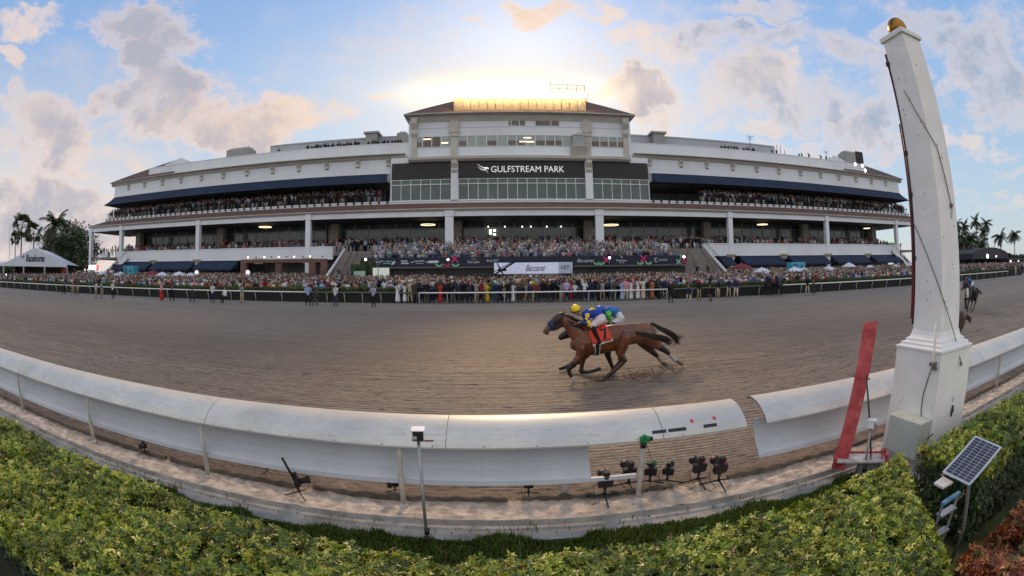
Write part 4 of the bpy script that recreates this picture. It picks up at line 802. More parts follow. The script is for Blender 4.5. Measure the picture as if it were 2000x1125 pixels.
# tower windows
zw0, zw1 = Z(284.2,YT), Z(264.6,YT)
warmroom = mat('room_glow', (.12,.09,.07), .2, .3, .4, coords='W', spec=.6); bay = mat('pale_glass', (.28,.33,.31), .12, .15, .5, coords='W', spec=.6)
def winrow(edges, z0, z1, bright, Y=YT):
    for k, (a, c) in enumerate(zip(edges[:-1], edges[1:])):
        x0, x1 = X(a,Y,275), X(c,Y,275); b = MB(); zm = z0+(z1-z0)*(.5 if bright[k] == 1 else 1.)
        b.box(x0+.08,x1-.08,Y-.04,Y-.01,z0,z1); w_ = gp('tower_window', b, bay if bright[k] != 2 else warmroom)
        if bright[k] == 1: b = MB(); b.box(x0+.09,x1-.09,Y-.05,Y-.042,z0+.02,zm); gp('dark_lower_pane', b, warmroom, parent=w_)
        b = MB(); b.box(x0-.04,x0+.075,Y-.09,Y-.005,z0-.06,z1+.06); b.box(x1-.075,x1-.041,Y-.085,Y-.005,z0-.06,z1+.06); b.box(x0+.076,x1-.076,Y-.09,Y-.044,z1,z1+.06); b.box(x0+.076,x1-.076,Y-.09,Y-.044,z0-.06,z0); gp('window_frame', b, mul, parent=w_)
winrow([808,825.5,843.5,861.5,880], zw0, zw1, [1,2,2,0]); winrow([895,912.5,930,950.5,971,991.5,1009,1027,1045.5,1065,1083.5,1098,1118], zw0, zw1, [1,0,0,1,0,1,1,0,1,1,1,0]); winrow([1154,1171,1188,1205,1222], zw0, zw1, [1,1,1,1])
winrow([993,999,1015,1027], Z(246.2,YT), Z(229.5,YT), [2,2,2]); winrow([1046,1077,1094], Z(246.2,YT), Z(229.5,YT), [2,2])
for px, py in ((834,272),(1022,276.5),(1030,269),(1036,276.8),(868,279)): p = at(px, py, YT-.06); b = MB(); b.box(p.x-.6,p.x+.6,p.y-.02,p.y,p.z-.09,p.z+.09); gp('room_light', b, warmlamp)
p = at(1128,266,YT); q_ = at(1128,287,YT); b = MB(); b.box(p.x-.95,p.x+.95,YT-1.1,YT-.1,q_.z,p.z-.2); cb_ = gp('corner_cabin', b, bay)
b = MB(); b.add([(p.x-1.1,YT-1.2,p.z-.19),(p.x+1.1,YT-1.2,p.z-.19),(p.x+1.1,YT-.1,p.z-.19),(p.x-1.1,YT-.1,p.z-.19),(p.x,YT-1.2,p.z+.35),(p.x,YT-.1,p.z+.35)], [(0,1,4),(1,2,5,4),(3,0,4,5),(0,3,2,1)]); b.prof([(YT-.1,q_.z-1.5),(YT-1.15,q_.z-.15),(YT-1.15,q_.z-.004),(YT-.1,q_.z-.004)], p.x-1.3, p.x+1.3); gp('cabin_trim', b, cream, parent=cb_)
# end stairs of the grandstand
for s in (0, 1):
    a = at(240,490,68.) if s == 0 else at(1752,482,68.); d = -1 if s == 0 else 1; xo = a.x; b = MB(); n = 18; zt0 = zf
    for k in range(n):
        x0 = xo+d*k*.5; b.box(min(x0,x0+d*.5),max(x0,x0+d*.5),69.5,73.,zt0-(k+1)*(zt0-zg)/n-.2,zt0-(k+.5)*(zt0-zg)/n)
    b.add([(xo,69.4,zt0+.4),(xo+d*9,69.4,zg+.5),(xo+d*9,69.4,zg-.1),(xo,69.4,zt0-.6),(xo,69.5,zt0+.4),(xo+d*9,69.5,zg+.5),(xo+d*9,69.5,zg-.1),(xo,69.5,zt0-.6)], [(0,1,2,3),(7,6,5,4),(0,4,5,1)]); gp('end_stair', b, wht)
    b = MB(); b.tube([(xo,69.45,zt0+1.2),(xo+d*9,69.45,zg+1.3)], .04, 4)
    for k in range(12): b.tube([(xo+d*.75*k,69.45,zt0+.3-(zt0-zg-.2)*k/12),(xo+d*.75*k,69.45,zt0+1.2-(zt0-zg-.2)*k/12)], .02, 4)
    gp('stair_railing', b, iron)
# roof plant and aerials are things of their own
grm = mat('roof_metal', (.30,.30,.29), .6, .12, .6, coords='W')
def roofbox(x0, x1, y0, y1, zb, label, kind=0, Y=78.):
    pa, pb_ = at(x0, y1, Y), at(x1, y1, Y); zt_ = at((x0+x1)/2, y0, Y).z; zb2 = pa.z-1.5; t = thing('rooftop_unit', label, 'rooftop unit', ((pa.x+pb_.x)/2, Y+1.5, zb2)); t['group'] = 'plant units on the grandstand roof'
    b = MB(); b.box(pa.x,pb_.x,Y,Y+3.,zb2,zt_-.35 if kind else zt_); b.build('housing', grm, t, bevel=.03)
    b = MB(); 
    if kind: b.box(pa.x-.4,pb_.x+.4,Y-.3,Y+3.3,zt_-.34,zt_)
    else: b.prof([(Y+.3,zt_+.003),(Y+.6,zt_+.4),(Y+2.4,zt_+.4),(Y+2.7,zt_+.003)], pa.x+.4, pb_.x-.4)
    b.build('hood', mat('roof_metal2', (.36,.36,.35), .5), t)
roofbox(441,485,291,311,0,'long grey plant box with a rounded hood on the left wing roof'); roofbox(714,736,257,268,0,'small flared vent on the roof just left of the tower',1,84.)
roofbox(775,795,259,265,0,'flat grey vent against the left side of the tower',0,84.); roofbox(1276,1298,257,265,0,'stepped grey vent on the roof just right of the tower',1,84.); roofbox(1654,1686,299,316,0,'pale box hut with a dark opening on the right wing roof',0,76.)
p = at(1680,307,75.95); b = MB(); b.box(p.x-1.6,p.x+1.,75.9,75.97,p.z-1.3,p.z+1.2); o_ = b.build('hut_opening', dark, None); o_.parent = [o for o in bpy.data.objects if o.name.startswith('rooftop_unit')][-1]; off = Vector(o_.parent['_o']); [setattr(v, 'co', v.co-off) for v in o_.data.vertices]
# floodlights: lit lamps on the roof and around
def lampobj(px, py, Y, r, label, pole=None, m=None, group='lit floodlights'):
    p = at(px, py, Y); t = thing('floodlight', label, 'floodlight', (p.x,p.y,p.z)); t['group'] = group
    b = MB(); b.ball(p, r, 12, sc=(1,.5,1)); b.build('lamp', m or whitelamp, t, smooth=True)
    b = MB(); b.tube([(p.x,p.y+r*.3,p.z),(p.x,p.y+r*1.1,p.z)], [r*1.15,r*.7], 10); b.build('lamp_head', iron, t)
    if pole is not None: b = MB(); b.tube([(p.x,p.y+r*1.1,p.z),(p.x,p.y+r*1.1,pole)], .06, 6); b.build('pole', mulg, t)
for px, py, l in ((1670.5,321,'upper left'),(1684,323.5,'upper right'),(1690,333,'lowest')): lampobj(px, py, 72.4, .33, '%s of the three bright floodlights at the right end of the roof' % l)
lampobj(1929,500.5,52,.42,'brightest white floodlight on a pole in front of the dark domed tent', gz(52)); lampobj(1946,500.5,62,.22,'small white light just right of the brightest floodlight', gz(62)); lampobj(1974,510,66,.26,'left one of the two round lights at the far right edge', gz(66)); lampobj(1989.5,510,66,.26,'right one of the two round lights at the far right edge', gz(66))
lampobj(12,537,46,.16,'round white light near the left pole of the white tent', gz(46)); lampobj(714,507,59.6,.16,'white floodlight at the left end of the dark blue sponsor banner', 4.); lampobj(875,507,59.6,.14,'white floodlight above the pink cross of the sponsor banner', 4.)
lampobj(1336,501.5,59.6,.16,'white floodlight at the right end of the dark blue sponsor banner', 4.); lampobj(1190.5,503.5,59.6,.15,'white floodlight on the sponsor banner right of the white board', 4.)
def aerial(px, py0, py1, label, bars=0):
    p0, p1 = at(px, py1, 80.), at(px, py0, 80.); t = thing('roof_aerial', label, 'aerial', (p0.x,p0.y,p0.z)); t['group'] = 'aerials on the roofs'
    b = MB(); b.tube([p0-Vector((0,0,2)), p1], .07, 5); b.build('mast', mulg, t)
    if bars: b = MB(); [b.tube([(p1.x-.9+.2*k,p1.y,p1.z-.3*k),(p1.x+.9-.2*k,p1.y,p1.z-.3*k)], .04, 4) for k in range(bars)]; b.build('crossbars', mulg, t)
aerial(1464,266,281,'branching aerial above the right roof screen wall',3); aerial(1517,283,305,'first of three white rods right of the roof screen wall'); aerial(1523.5,284,305,'second of three white rods right of the roof screen wall'); aerial(1532,293,306,'third and shortest white rod right of the roof screen wall'); aerial(1613,296,312,'thin aerial beside the right gable',2); aerial(1146,183,205,'railing mast at the right edge of the tower roof',2)
aerial(19,437,495,'tall thin dark mast at the far left behind the tent')

# added: lamp row for the golden roof glow, spot for the warm finish-line patch
fr_ = mat('added_lamp_glow', (1,.8,.5), .5, emit=(1,.72,.36), es=34.); NL = 21
for k in range(NL):
    px = 893+(1139-893)*k/(NL-1); p = at(px, 185.5+rnd.uniform(-.6,.6), YP-.9); t = thing('floodlight', 'added warm lamp on the edge of the tower roof, %s from the left' % ORD(k+1), 'floodlight', tuple(p)); t['group'] = 'added lamps along the tower roof'
    b = MB(); b.ball(p, .50, 8, sc=(1.25,.4,.8)); b.build('lamp', fr_, t, smooth=True); b = MB(); b.tube([(p.x,p.y+.12,p.z),(p.x,p.y+.4,p.z)], [.34,.2], 8); b.tube([(p.x,p.y+.4,p.z),(p.x,p.y+.4,zph-.1)], .05, 5); b.build('lamp_head', iron, t)
sp_ = bpy.data.lights.new('added_roof_spot', 'SPOT'); sp_.energy = 75000; sp_.color = (1,.62,.30); sp_.spot_size = R_(24); sp_.spot_blend = 1.; sp_.shadow_soft_size = 4.5  # added spot for a warm pool of light on the track
spo = bpy.data.objects.new('added_roof_spot', sp_); COL.objects.link(spo); spo.location = (2., YP-1.8, zph+1.2); spo.rotation_euler = (Vector(spo.location)-Vector((3.2, 8.5, 0))).to_track_quat('Z','Y').to_euler()
t = thing('roof_gantry', 'railed lighting gantry on the right of the tower roof above the glow', 'gantry', tuple(at(1110,186,81))); b = MB(); a, c = at(1076,186,81), at(1143,186,81); h = at(1076,160,81).z
for k in range(5): x = a.x+(c.x-a.x)*k/4; b.tube([(x,81,zph),(x,81,h-(0 if k == 0 else .5))], .07, 5)
b.tube([(a.x,81,h-.5),(c.x,81,h-.5)], .06, 5); b.tube([(a.x,81,h-1.3),(c.x,81,h-1.3)], .06, 5); b.build('frame', mat('gantry_tan', (.42,.32,.2), .6), t)

# ================================================================== BETWEEN TRACK AND GRANDSTAND
railw = mat('rail_white', (.70,.70,.68), .5, .05, 2, coords='W'); raild = mat('rail_grey', (.10,.105,.10), .5); postm = mat('rail_post_grey', (.45,.45,.42), .6)
def far_rail(px0, px1, label, m, Y0=40.2, Y1=40.2, step=2.4, curve=0., zt=.895, pre=None):
    x0, x1 = X(px0,Y0,565), X(px1,Y1,560); t = thing('outer_rail', label, 'racetrack rail', ((x0+x1)/2, Y0, gz(Y0))); t['group'] = 'sections of the outer rail'
    yf = lambda x: Y0+(Y1-Y0)*(x-x0)/(x1-x0); n = max(4, int((x1-x0)/4)); b = MB()
    b.tube([(x0+(x1-x0)*k/n, yf(x0+(x1-x0)*k/n), .55+zt) for k in range(n+1)], .06, 8); b.build('top_rail', m, t, smooth=True)
    k = max(2, int((x1-x0)/step))
    if k > 96: k = 96
    for i in range(k+1):
        x = x0+(x1-x0)*i/k; b = MB(); b.tube([(x,yf(x)+.28,.5),(x,yf(x)+.25,1.0),(x,yf(x)+.02,.55+zt)], .038, 6); b.build('rail_post', postm, t, smooth=True)
    return t
far_rail(-60, 603, 'white outer rail along the left half of the far side', railw, step=2.9)
far_rail(603.5, 817, 'dark grey outer rail section left of the standing racegoers', raild, step=1.55)
far_rail(818, 1303, 'white outer rail in front of the standing racegoers', railw, Y0=39.7, Y1=39.9, step=2.4)
far_rail(1304, 1524, 'dark grey outer rail section right of the standing racegoers', raild, step=2.4)
far_rail(1525, 1969, 'white outer rail along the right side of the far bank', railw, step=2.9)
fen = mat('black_mesh', (.010,.012,.010), .8, .2, 2, coords='W'); lsr = mat('far_leaf', (1,1,1), .5, .15, 3, attr='Col', trans=.2)
def far_hedge(px0, px1, label, Y=41.3, h=1.24):
    x0, x1 = X(px0,Y,560), X(px1,Y,560); t = thing('boundary_hedge', label, 'hedge', ((x0+x1)/2,Y,gz(Y))); t['group'] = 'clipped hedges behind the outer rail'
    n = int(min(26000, (x1-x0)*230)); u = nr.uniform(x0, x1, n); s = nr.uniform(0, 1, n); v = np.where(s < .55, nr.uniform(Y-.35,Y+.5,n), Y-.38); z = np.where(s < .55, h, nr.uniform(.35,h,n))+.55+fbm(u*.8, v, 3, 5)*.12+nr.normal(0,.03,n)
    P = np.stack([u, v, z], -1)-np.array([[(x0+x1)/2, Y, gz(Y)]]); d = nr.normal(0, 1, (n,3)); d /= np.linalg.norm(d,axis=1)[:,None]; e = np.cross(d, nr.normal(0,1,(n,3))); e /= np.linalg.norm(e,axis=1)[:,None]; sz = nr.uniform(.05,.10,(n,1))
    V = np.stack([P-d*sz, P+e*sz*.6, P+d*sz, P-e*sz*.6], 1).reshape(-1,3); F = np.arange(n*4).reshape(n,4)
    c = np.array([(.07,.10,.025),(.10,.13,.03),(.045,.07,.02),(.14,.16,.05)])[nr.randint(0,4,n)]*nr.uniform(.7,1.3,(n,1)); npmesh('foliage', V, F, lsr, col=c, parent=t)
    b = MB(); b.box(x0,x1,Y-.3,Y+.45,.5,h+.45); b.build('inner_mass', mat('hedge_core', (.02,.03,.012), .95, .4, 2, coords='W'), t)
    b = MB(); b.box(x0,x1,Y-.72,Y-.69,.5,1.38); b.build('mesh_fence', fen, t)
far_hedge(-140, 150, 'clipped hedge in front of the white tent'); far_hedge(150.5, 480, 'clipped hedge behind the photographers on the left'); far_hedge(480.5, 817, 'clipped hedge ending at the left of the standing racegoers')
far_hedge(1316, 1545, 'clipped hedge behind the two riders on ponies'); far_hedge(1545.5, 1800, 'clipped hedge on the right, left of the tall post'); far_hedge(1801, 1990, 'clipped hedge at the far right behind the lone galloping horse')
# umbrellas
umw = mat('umbrella_canvas', (.72,.76,.84), .7, .04, 2, trans=.15)
def umbrella(px, py, Y, label, m=None, r=1.35, first=[None]):
    p = at(px, py, Y)
    if m is None and first[0] is not None: return dup(first[0], (p.x,p.y,p.z), rnd.uniform(0,1), label)
    t = thing('umbrella', label, 'umbrella', (p.x,p.y,p.z)); t['group'] = 'umbrellas over the apron'; O = Vector(p)
    b = MB(); n = 8; V = [O]
    for rr, dz in ((.5,-.24),(1.,-.62),(1.,-.72)):
        for k in range(n): a = k*math.pi/4; V.append(O+Vector((r*rr*math.cos(a),r*rr*math.sin(a),dz)))
    F = [(0,1+k,1+(k+1) % n) for k in range(n)]+[(1+i*n+k,1+(i+1)*n+k,1+(i+1)*n+(k+1) % n,1+i*n+(k+1) % n) for i in range(2) for k in range(n)]; b.add(V, F); b.build('canopy', m or umw, t)
    b = MB(); b.tube([O,O+Vector((0,0,-2.6))], .03, 6); b.tube([O,O+Vector((0,0,.12))], .02, 5); b.build('pole', postm, t)
    if m is None: first[0] = t
    return t
UM = [(199.5,530,57,'white umbrella beside the left end stair'),(228,534,54,'white umbrella in front of the blue kiosk on the left'),(236,530.5,61,'white umbrella directly behind another, beside the left blue kiosk'),(317,531,54,'leftmost of the three white umbrellas left of the brick pergola'),(350,530,56,'middle one of the three white umbrellas left of the brick pergola'),(372.5,532.5,55,'rightmost of the three white umbrellas left of the brick pergola'),
 (1488,522,52,'white umbrella beside the red one on the right apron'),(1552,520.5,52,'wide white umbrella in front of the right blue kiosk'),(1569,522,56,'white umbrella just right of the blue kiosk, partly hidden'),(1618,519,54,'white umbrella alone between the right kiosk and the tallest umbrella'),(1658,512.5,57,'tallest white umbrella on the right apron'),(1699,517.5,57,'white umbrella next after the tallest one'),(1750,516,59,'white umbrella near the right end stair'),(1775,513.5,60,'white umbrella half hidden by the tall white post')]
for u in UM: umbrella(*u)
umbrella(1448,514,55,'red umbrella on the right apron', mat('red_canvas',(.20,.025,.025),.7), 1.7); umbrella(299,528,58,'red umbrella below the left awnings', mat('red_canvas',(.20,.025,.025),.7), 1.7); umbrella(351,546,48,'small yellow umbrella in the left crowd', mat('yellow_canvas',(.7,.45,.03),.7), .65)
for px, py, Y, l in ((250,523,60,'bright blue kiosk box on the left apron'),(1560,516,58,'bright blue kiosk box on the right apron')):
    p = at(px,py,Y); t = thing('kiosk', l, 'kiosk', (p.x,p.y,gz(Y))); b = MB(); b.box(p.x-1.4,p.x+1.4,p.y,p.y+1.5,p.z-1.2,p.z+.3); b.build('body', mat('kiosk_blue',(.05,.33,.45),.5), t, bevel=.12)
    b = MB(); b.box(p.x-1.1,p.x-.2,p.y-.03,p.y-.003,p.z-.95,p.z+.1); b.ball((p.x+.7,p.y+.02,p.z-.45), .42, 10, sc=(1,.15,1)); b.build('window', mat('kiosk_dark',(.03,.12,.18),.4), t); b = MB(); b.box(p.x-1.2,p.x+1.2,p.y+.1,p.y+1.4,gz(Y),p.z-1.2); b.build('counter', mat('kiosk_base',(.3,.3,.32),.6), t)
p = at(182,522,57); t = thing('display_screen', 'small white lit screen with a red end left of the stair', 'screen', (p.x,p.y,gz(57))); b = MB(); b.box(p.x-1.5,p.x+1.0,p.y,p.y+.2,p.z-.4,p.z+.4); b.build('screen', mat('screen_white',(1,1,1),.4,emit=(1,1,1),es=.8), t); b = MB(); b.box(p.x+1.003,p.x+1.5,p.y,p.y+.2,p.z-.4,p.z+.4); b.build('red_end', mat('screen_red',(.8,.05,.05),.4,emit=(1,.1,.1),es=.7), t); b = MB(); b.tube([(p.x,p.y+.25,gz(57)),(p.x,p.y+.25,p.z+.3)],.08,6); b.build('pole', iron, t)
for px, py, l in ((384,538,'white pillar with a round lamp left of the brick pergola'),(484,538,'white pillar with a round lamp under the left end of the brick pergola')):
    p = at(px,py,60); t = thing('pillar', l, 'pillar', (p.x,60,gz(60))); t['group'] = 'white lamp pillars'; b = MB(); b.tube([(p.x,60,gz(60)),(p.x,60,p.z+.2)], .38, 12); b.build('shaft', wht, t, smooth=True); b = MB(); b.ball((p.x,60,p.z+.45), .33, 12); b.build('lamp', mat('soft_lamp',(1,1,1),.5,emit=(1,1,1),es=.5), t, smooth=True)
# brick pergola with stage lights
pg0, pg1 = at(470,512,62), at(637,512,62); t = thing('pergola', 'brick red pergola frame with a row of stage lights on top', 'pergola', ((pg0.x+pg1.x)/2,62,gz(62))); brk = mat('brick_red',(.15,.082,.068),.85,.2,1.5,coords='W')
zt_ = Z(506,62,550); zb_ = Z(513,62,550)
b = MB(); b.box(pg0.x,pg1.x,62,62.6,zb_,zt_); b.build('beam', brk, t); 
for i, px in enumerate((475,520,609,632)): x = X(px,62,520); b = MB(); b.box(x-.5,x+.5,62.0 if i != 1 else 66,62.6 if i != 1 else 66.6,gz(62),zb_-.003); b.build('pier', brk, t)
for i, px in enumerate((485,501,517,531,545,560,575,592,606,630)):
    p = at(px,503.5+(i % 2)*1.5,62); l_ = MB(); l_.ball((p.x,61.9,zt_+.3), .12, 8); o_ = l_.build('stage_light', mat('stage_lamp',(1,1,.95),.4,emit=(1,.85,.9) if i % 3 == 1 else (1,.95,.8),es=3.) if i % 2 == 0 else iron, t, smooth=True)
# white tent with its sign
tp = [atd(7,515.5,100), atd(131,516,96), atd(69.5,484,98)]; fwd = Vector((tp[0].y-tp[1].y, tp[1].x-tp[0].x, 0)).normalized(); fwd = fwd if fwd.y > 0 else -fwd
gzt = 1.0; t = thing('marquee', 'white gabled marquee with dark lettering on its front', 'marquee', (tp[2].x,tp[2].y,gzt)); can = mat('marquee_canvas',(.66,.70,.76),.6,.04,.4,coords='W',trans=.1)
zz = (tp[0].z+tp[1].z)/2; A = Vector((tp[0].x,tp[0].y,zz)); B_ = Vector((tp[1].x,tp[1].y,zz)); C_ = Vector(tp[2]); C_ = Vector(((A.x+B_.x)/2,(A.y+B_.y)/2,C_.z)); dp = fwd*30; ow = Vector((0,0,.45))
b = MB(); b.add([A,B_,C_,A-ow,B_-ow], [(0,1,2),(3,4,1,0)]); b.build('gable', can, t)
b = MB(); b.add([A,C_,C_+dp,A+dp,B_,B_+dp], [(0,1,2,3),(1,4,5,2)]); b.add([A-ow,A,A+dp,A+dp-ow], [(0,1,2,3)]); b.build('roof', can, t)
ur = (B_-A).normalized(); b = MB(); nm = -fwd*.06; cc = (A+B_)/2+Vector((0,0,(C_.z-zz)*.34))-ur*(B_-A).length*(.02)+nm
put_text(b, 'Racehorse', 1.75, cc+ur*.5, ur, (0,0,1), w=(B_-A).length*.29, shear=.2, bold=.05); put_text(b, 'my', .9, cc-ur*(B_-A).length*.165+Vector((0,0,.35)), ur, (0,0,1), w=(B_-A).length*.055, shear=.3); b.build('lettering', mat('sign_black',(.02,.02,.025),.6), t)
for k, m_ in ((.0,1),(.33,1),(.66,1),(1.,1)):
    p = A.lerp(B_, k); b = MB(); b.box(p.x-.12,p.x+.12,p.y-.12,p.y+.12,gzt,zz-.4); b.build('pole', postm, t)
b = MB(); b.add([A+fwd*9-Vector((0,0,A.z-gzt)),B_+fwd*9-Vector((0,0,A.z-gzt)),B_+fwd*9,A+fwd*9], [(0,1,2,3)]); b.build('back_wall', mat('tent_inside',(.05,.035,.03),.9,.5,.3,coords='W',col2=(.12,.08,.06)), t)
b = MB(); p = A.lerp(B_,.92); b.box(p.x-.9,p.x+.9,p.y+.5,p.y+.8,gzt,zz-.5); b.build('red_panel', mat('red_wall',(.22,.03,.02),.8), t)
b = MB(); A2 = A-ur*17; b.add([A-Vector((0,0,.003)),A2,A2+dp+Vector((0,0,1)),A+dp+Vector((0,0,1.))], [(0,1,2,3)]); b.add([A2-ow,A-ow,A-Vector((0,0,.003)),A2], [(0,1,2,3)]); b.build('side_roof', can, t)
for k in (.45,1.): p = A.lerp(A2,k); b = MB(); b.box(p.x-.1,p.x+.1,p.y-.1,p.y+.1,gzt,zz-.4); b.build('pole', postm, t)
# dark domed tent and dark low canopies on the far right
p = at(1937,520,74); t = thing('domed_tent', 'dark domed marquee roof at the far right', 'marquee', (p.x,74,1.1)); dk = mat('dark_canvas',(.018,.02,.026),.6,.2,.3,coords='W')
x0, x1 = at(1900,500,74).x, at(1969,500,74).x; zt0 = at(1935,483,74).z; zt1 = at(1935,500,74).z; b = MB(); pts = [(x0+(x1-x0)*k/12, zt1+(zt0-zt1)*max(0,math.sin(math.pi*(.04+.92*k/12)))**.55) for k in range(13)]
pr = pts+[(x1,zt1-.8),(x0,zt1-.8)]; m_ = len(pr); b.add([(x,74,z) for x, z in pr]+[(x,92,z) for x, z in pr], [(k,(k+1) % m_,m_+(k+1) % m_,m_+k) for k in range(m_)]+[tuple(range(m_)),tuple(range(m_,2*m_))[::-1]]); b.build('roof', dk, t)
b = MB(); [b.box(x-.15,x+.15,74.05,74.35,1.1,zt1-.8) for x in (x0+.3,(x0+x1)/2,x1-.3)]; b.build('poles', iron, t); b = MB(); b.box(x0+1,x1-1,80,80.2,1.1,zt1-.8); b.build('inner_wall', dark, t)
x0, x1 = at(1969,505,70).x, at(2040,505,70).x; zt0 = at(1985,504,70).z; t = thing('canopy', 'low flat dark canopy at the right edge behind the people', 'canopy', ((x0+x1)/2,70,1.1)); b = MB(); b.box(x0,x1,70,84,zt0-.7,zt0); b.build('roof', dk, t); b = MB(); b.box(x0,x1,80,80.2,1.1,zt0-.7); b.build('inner_wall', dark, t)
# sponsor banner and tiered stand in the middle
sx0, sx1 = X(705,60,512), X(1341,60,510); zB1, zB0 = Z(502.5,60,850), Z(521.5,60,850); sz = gz(60)
stt = thing('tiered_stand', 'low tiered spectator stand behind the dark blue sponsor banner', 'stand', ((sx0+sx1)/2, 65, sz)); TR = []
for k in range(5):
    y = 60.6+k*1.9; z = zB1-1.05+k*(zf+.0-zB1+1.05)/5+.1; TR.append((y, z)); b = MB(); b.box(sx0+.4,sx1-.4,y,y+1.897,sz,z); b.build('tier', floorm, stt)
b = MB(); b.box(sx0,sx1,69.9-.15,69.9,sz,zf+.95); b.build('rear_wall', wht, stt); b = MB(); b.box(sx0,sx1,60.56,60.6-.003,sz,zB0-.2); b.build('front_recess', dark, stt)
b = MB(); b.tube([(sx0,60.2,zB1+.45),(sx1,60.2,zB1+.45)], .04, 4); [b.tube([(sx0+k*3.,60.2,zB1),(sx0+k*3.,60.2,zB1+.45)], .03, 4) for k in range(int((sx1-sx0)/3)+1)]; b.build('front_handrail', mulg, stt)
t = thing('sponsor_banner', 'long dark blue sponsor banner with white names and pink and green crosses', 'banner', ((sx0+sx1)/2, 60, sz)); b = MB(); b.box(sx0,sx1,60,60.12,zB0,zB1); b.build('panel', mat('banner_navy',(.010,.014,.035),.6), t)
b = MB(); b.box(sx0,sx1,59.95,59.997,zB0-.12,zB0-.0); b.build('lower_trim', mat('trim_beige',(.16,.14,.12),.7), t)
wm = mat('banner_white',(.55,.57,.60),.6); pk = mat('banner_pink',(.55,.03,.16),.6); gn = mat('banner_green',(.20,.48,.33),.6); zc = (zB0+zB1)/2; YY = 59.93
def word(px, s, size, w=None, dy=0., m=wm, **k):
    b = MB(); put_text(b, s, size, (X(px,60,512),YY,zc+dy), (1,0,0), (0,0,1), w=w, **k); b.build('lettering', m, t)
def plates(px, rows):                                                  # names too worn to read from here: their plates and strokes only
    x = X(px,60,512); b = MB()
    for dx_, dz_, w, h, sl in rows: b.add([(x+dx_-w,YY,zc+dz_-h-sl*w),(x+dx_+w,YY,zc+dz_-h+sl*w),(x+dx_+w,YY,zc+dz_+h+sl*w),(x+dx_-w,YY,zc+dz_+h-sl*w)], [(0,1,2,3)])
    b.build('emblem', wm if px != 757 else gn, t)
plates(734,[(-.75,-.05,.22,.16,.2),(-.3,.0,.16,.15,.2),(.05,.04,.13,.15,.2),(.55,.12,.42,.06,.25),(.65,.2,.3,.03,.25),(-.05,.36,.5,.02,.3),(.1,-.30,.6,.02,.3),(0,-.52,.5,.02,0.)])
plates(757,[(-.5,.14,.12,.05,0),(.15,.14,.4,.06,0),(-.1,-.1,.5,.05,0)]); plates(783,[(.45,.17,.42,.06,0),(.55,-.12,.5,.08,0)])
plates(820,[(-.1,.15,.7,.05,.05),(0,-.12,.5,.03,.0)]); plates(846.5,[(0,.04,.66,.15,.02)])
word(925,'Don Julio',.52,1.5,-.02,shear=.1); word(925,'1942',.2,.5,.35); word(962.5,'BULLEIT',.42,1.5,.12); word(1144,'Baccarat',.62,2.3,0.,shear=.45); word(1214,'Heineken',.44,1.4,-.02); word(1214,'SILVER',.2,.7,-.32); word(1294,'CELSIUS',.36,1.3,0.)
b = MB()
for px in (771,805,834): x = X(px,60,512); b.box(x-.17,x+.17,YY-.02,YY,zc-.05,zc+.05)
xh = X(779,60,512)-.75; b.add([(xh-.3,YY-.01,zc-.3),(xh+.1,YY-.01,zc-.25),(xh+.25,YY-.01,zc+.3),(xh-.1,YY-.01,zc+.05)], [(0,1,2,3)]); b.tube([(X(1287,60,512)-.35,YY-.01,zc+.28),(X(1287,60,512)-.62,YY-.01,zc+.15),(X(1287,60,512)-.6,YY-.01,zc-.2),(X(1287,60,512)-.25,YY-.01,zc-.25)], .07, 6)
x = X(1214,60,512); b.add([(x+.17*math.cos(math.pi/2+k*math.pi/5)*(1 if k % 2 == 0 else .42),YY-.01,zc+.42+.17*math.sin(math.pi/2+k*math.pi/5)*(1 if k % 2 == 0 else .42)) for k in range(10)], [tuple(range(10))]); b.build('emblem', wm, t)
def cross(px, dz, m, r=.42):
    x = X(px,60,512); b = MB(); 
    for s in (-1,1): b.add([(x+s*(-r)-.13,YY-.02-.01*s,zc+dz-r),(x+s*(-r)+.13,YY-.02-.01*s,zc+dz-r),(x+s*r+.13,YY-.02-.01*s,zc+dz+r),(x+s*r-.13,YY-.02-.01*s,zc+dz+r)], [(0,1,2,3)])
    b.build('cross', m, t)
def smile(px, m, dz=-.42, r=.4):
    x = X(px,60,512); b = MB(); pts = [(x+r*math.cos(a),YY-.02,zc+dz+r*.75*math.sin(a)+.2) for a in [math.pi*(1+k/8) for k in range(9)]]; b.tube(pts, .12, 6); b.build('smile', m, t)
cross(888,.38,pk); cross(1184,.1,pk,.36); cross(1256.5,.2,pk,.46); cross(1335,-.1,pk,.42); cross(1325,-.25,gn,.3); cross(1331,.45,gn,.22)
for px, m_ in ((858,gn),(873.5,pk),(890,gn),(1166,gn),(1173,gn),(1250,gn),(1266,gn)): smile(px, m_)
# white boards under the banner on the left
for px0, px1, l in ((728,738,'narrow white sloping sign under the left end of the banner'),(739.5,760,'wide white sign under the left end of the banner'),(691,713,'pale green sign board in front of the left stairs')):
    a, c = at(px0,523.5,57), at(px1,523.5,57); z1 = at(745,523.,57).z; z0 = z1-1.25; g_ = 'green' in l; z1, z0 = (z1-.4,z0-.35) if g_ else (z1,z0); t = thing('sign_board', l, 'sign', ((a.x+c.x)/2,57,gz(57))); t['group'] = 'signs near the left stairs'
    b = MB(); b.box(a.x,c.x,57,57.1,z0,z1); b.build('panel', mat('sign_green',(.35,.50,.44),.6) if g_ else mat('sign_pale',(.62,.66,.58),.6,emit=(.9,1,.85),es=.15), t); b = MB(); [b.box(x-.05,x+.05,57.11,57.2,gz(57),z1) for x in (a.x+.1,c.x-.1)]; b.build('posts', iron, t)
a, c = at(684,518,58.4), at(715,518,58.4); t = thing('box_hedge', 'dark green planter hedge beside the left stairs', 'hedge', (a.x,58.5,gz(58))); b = MB()
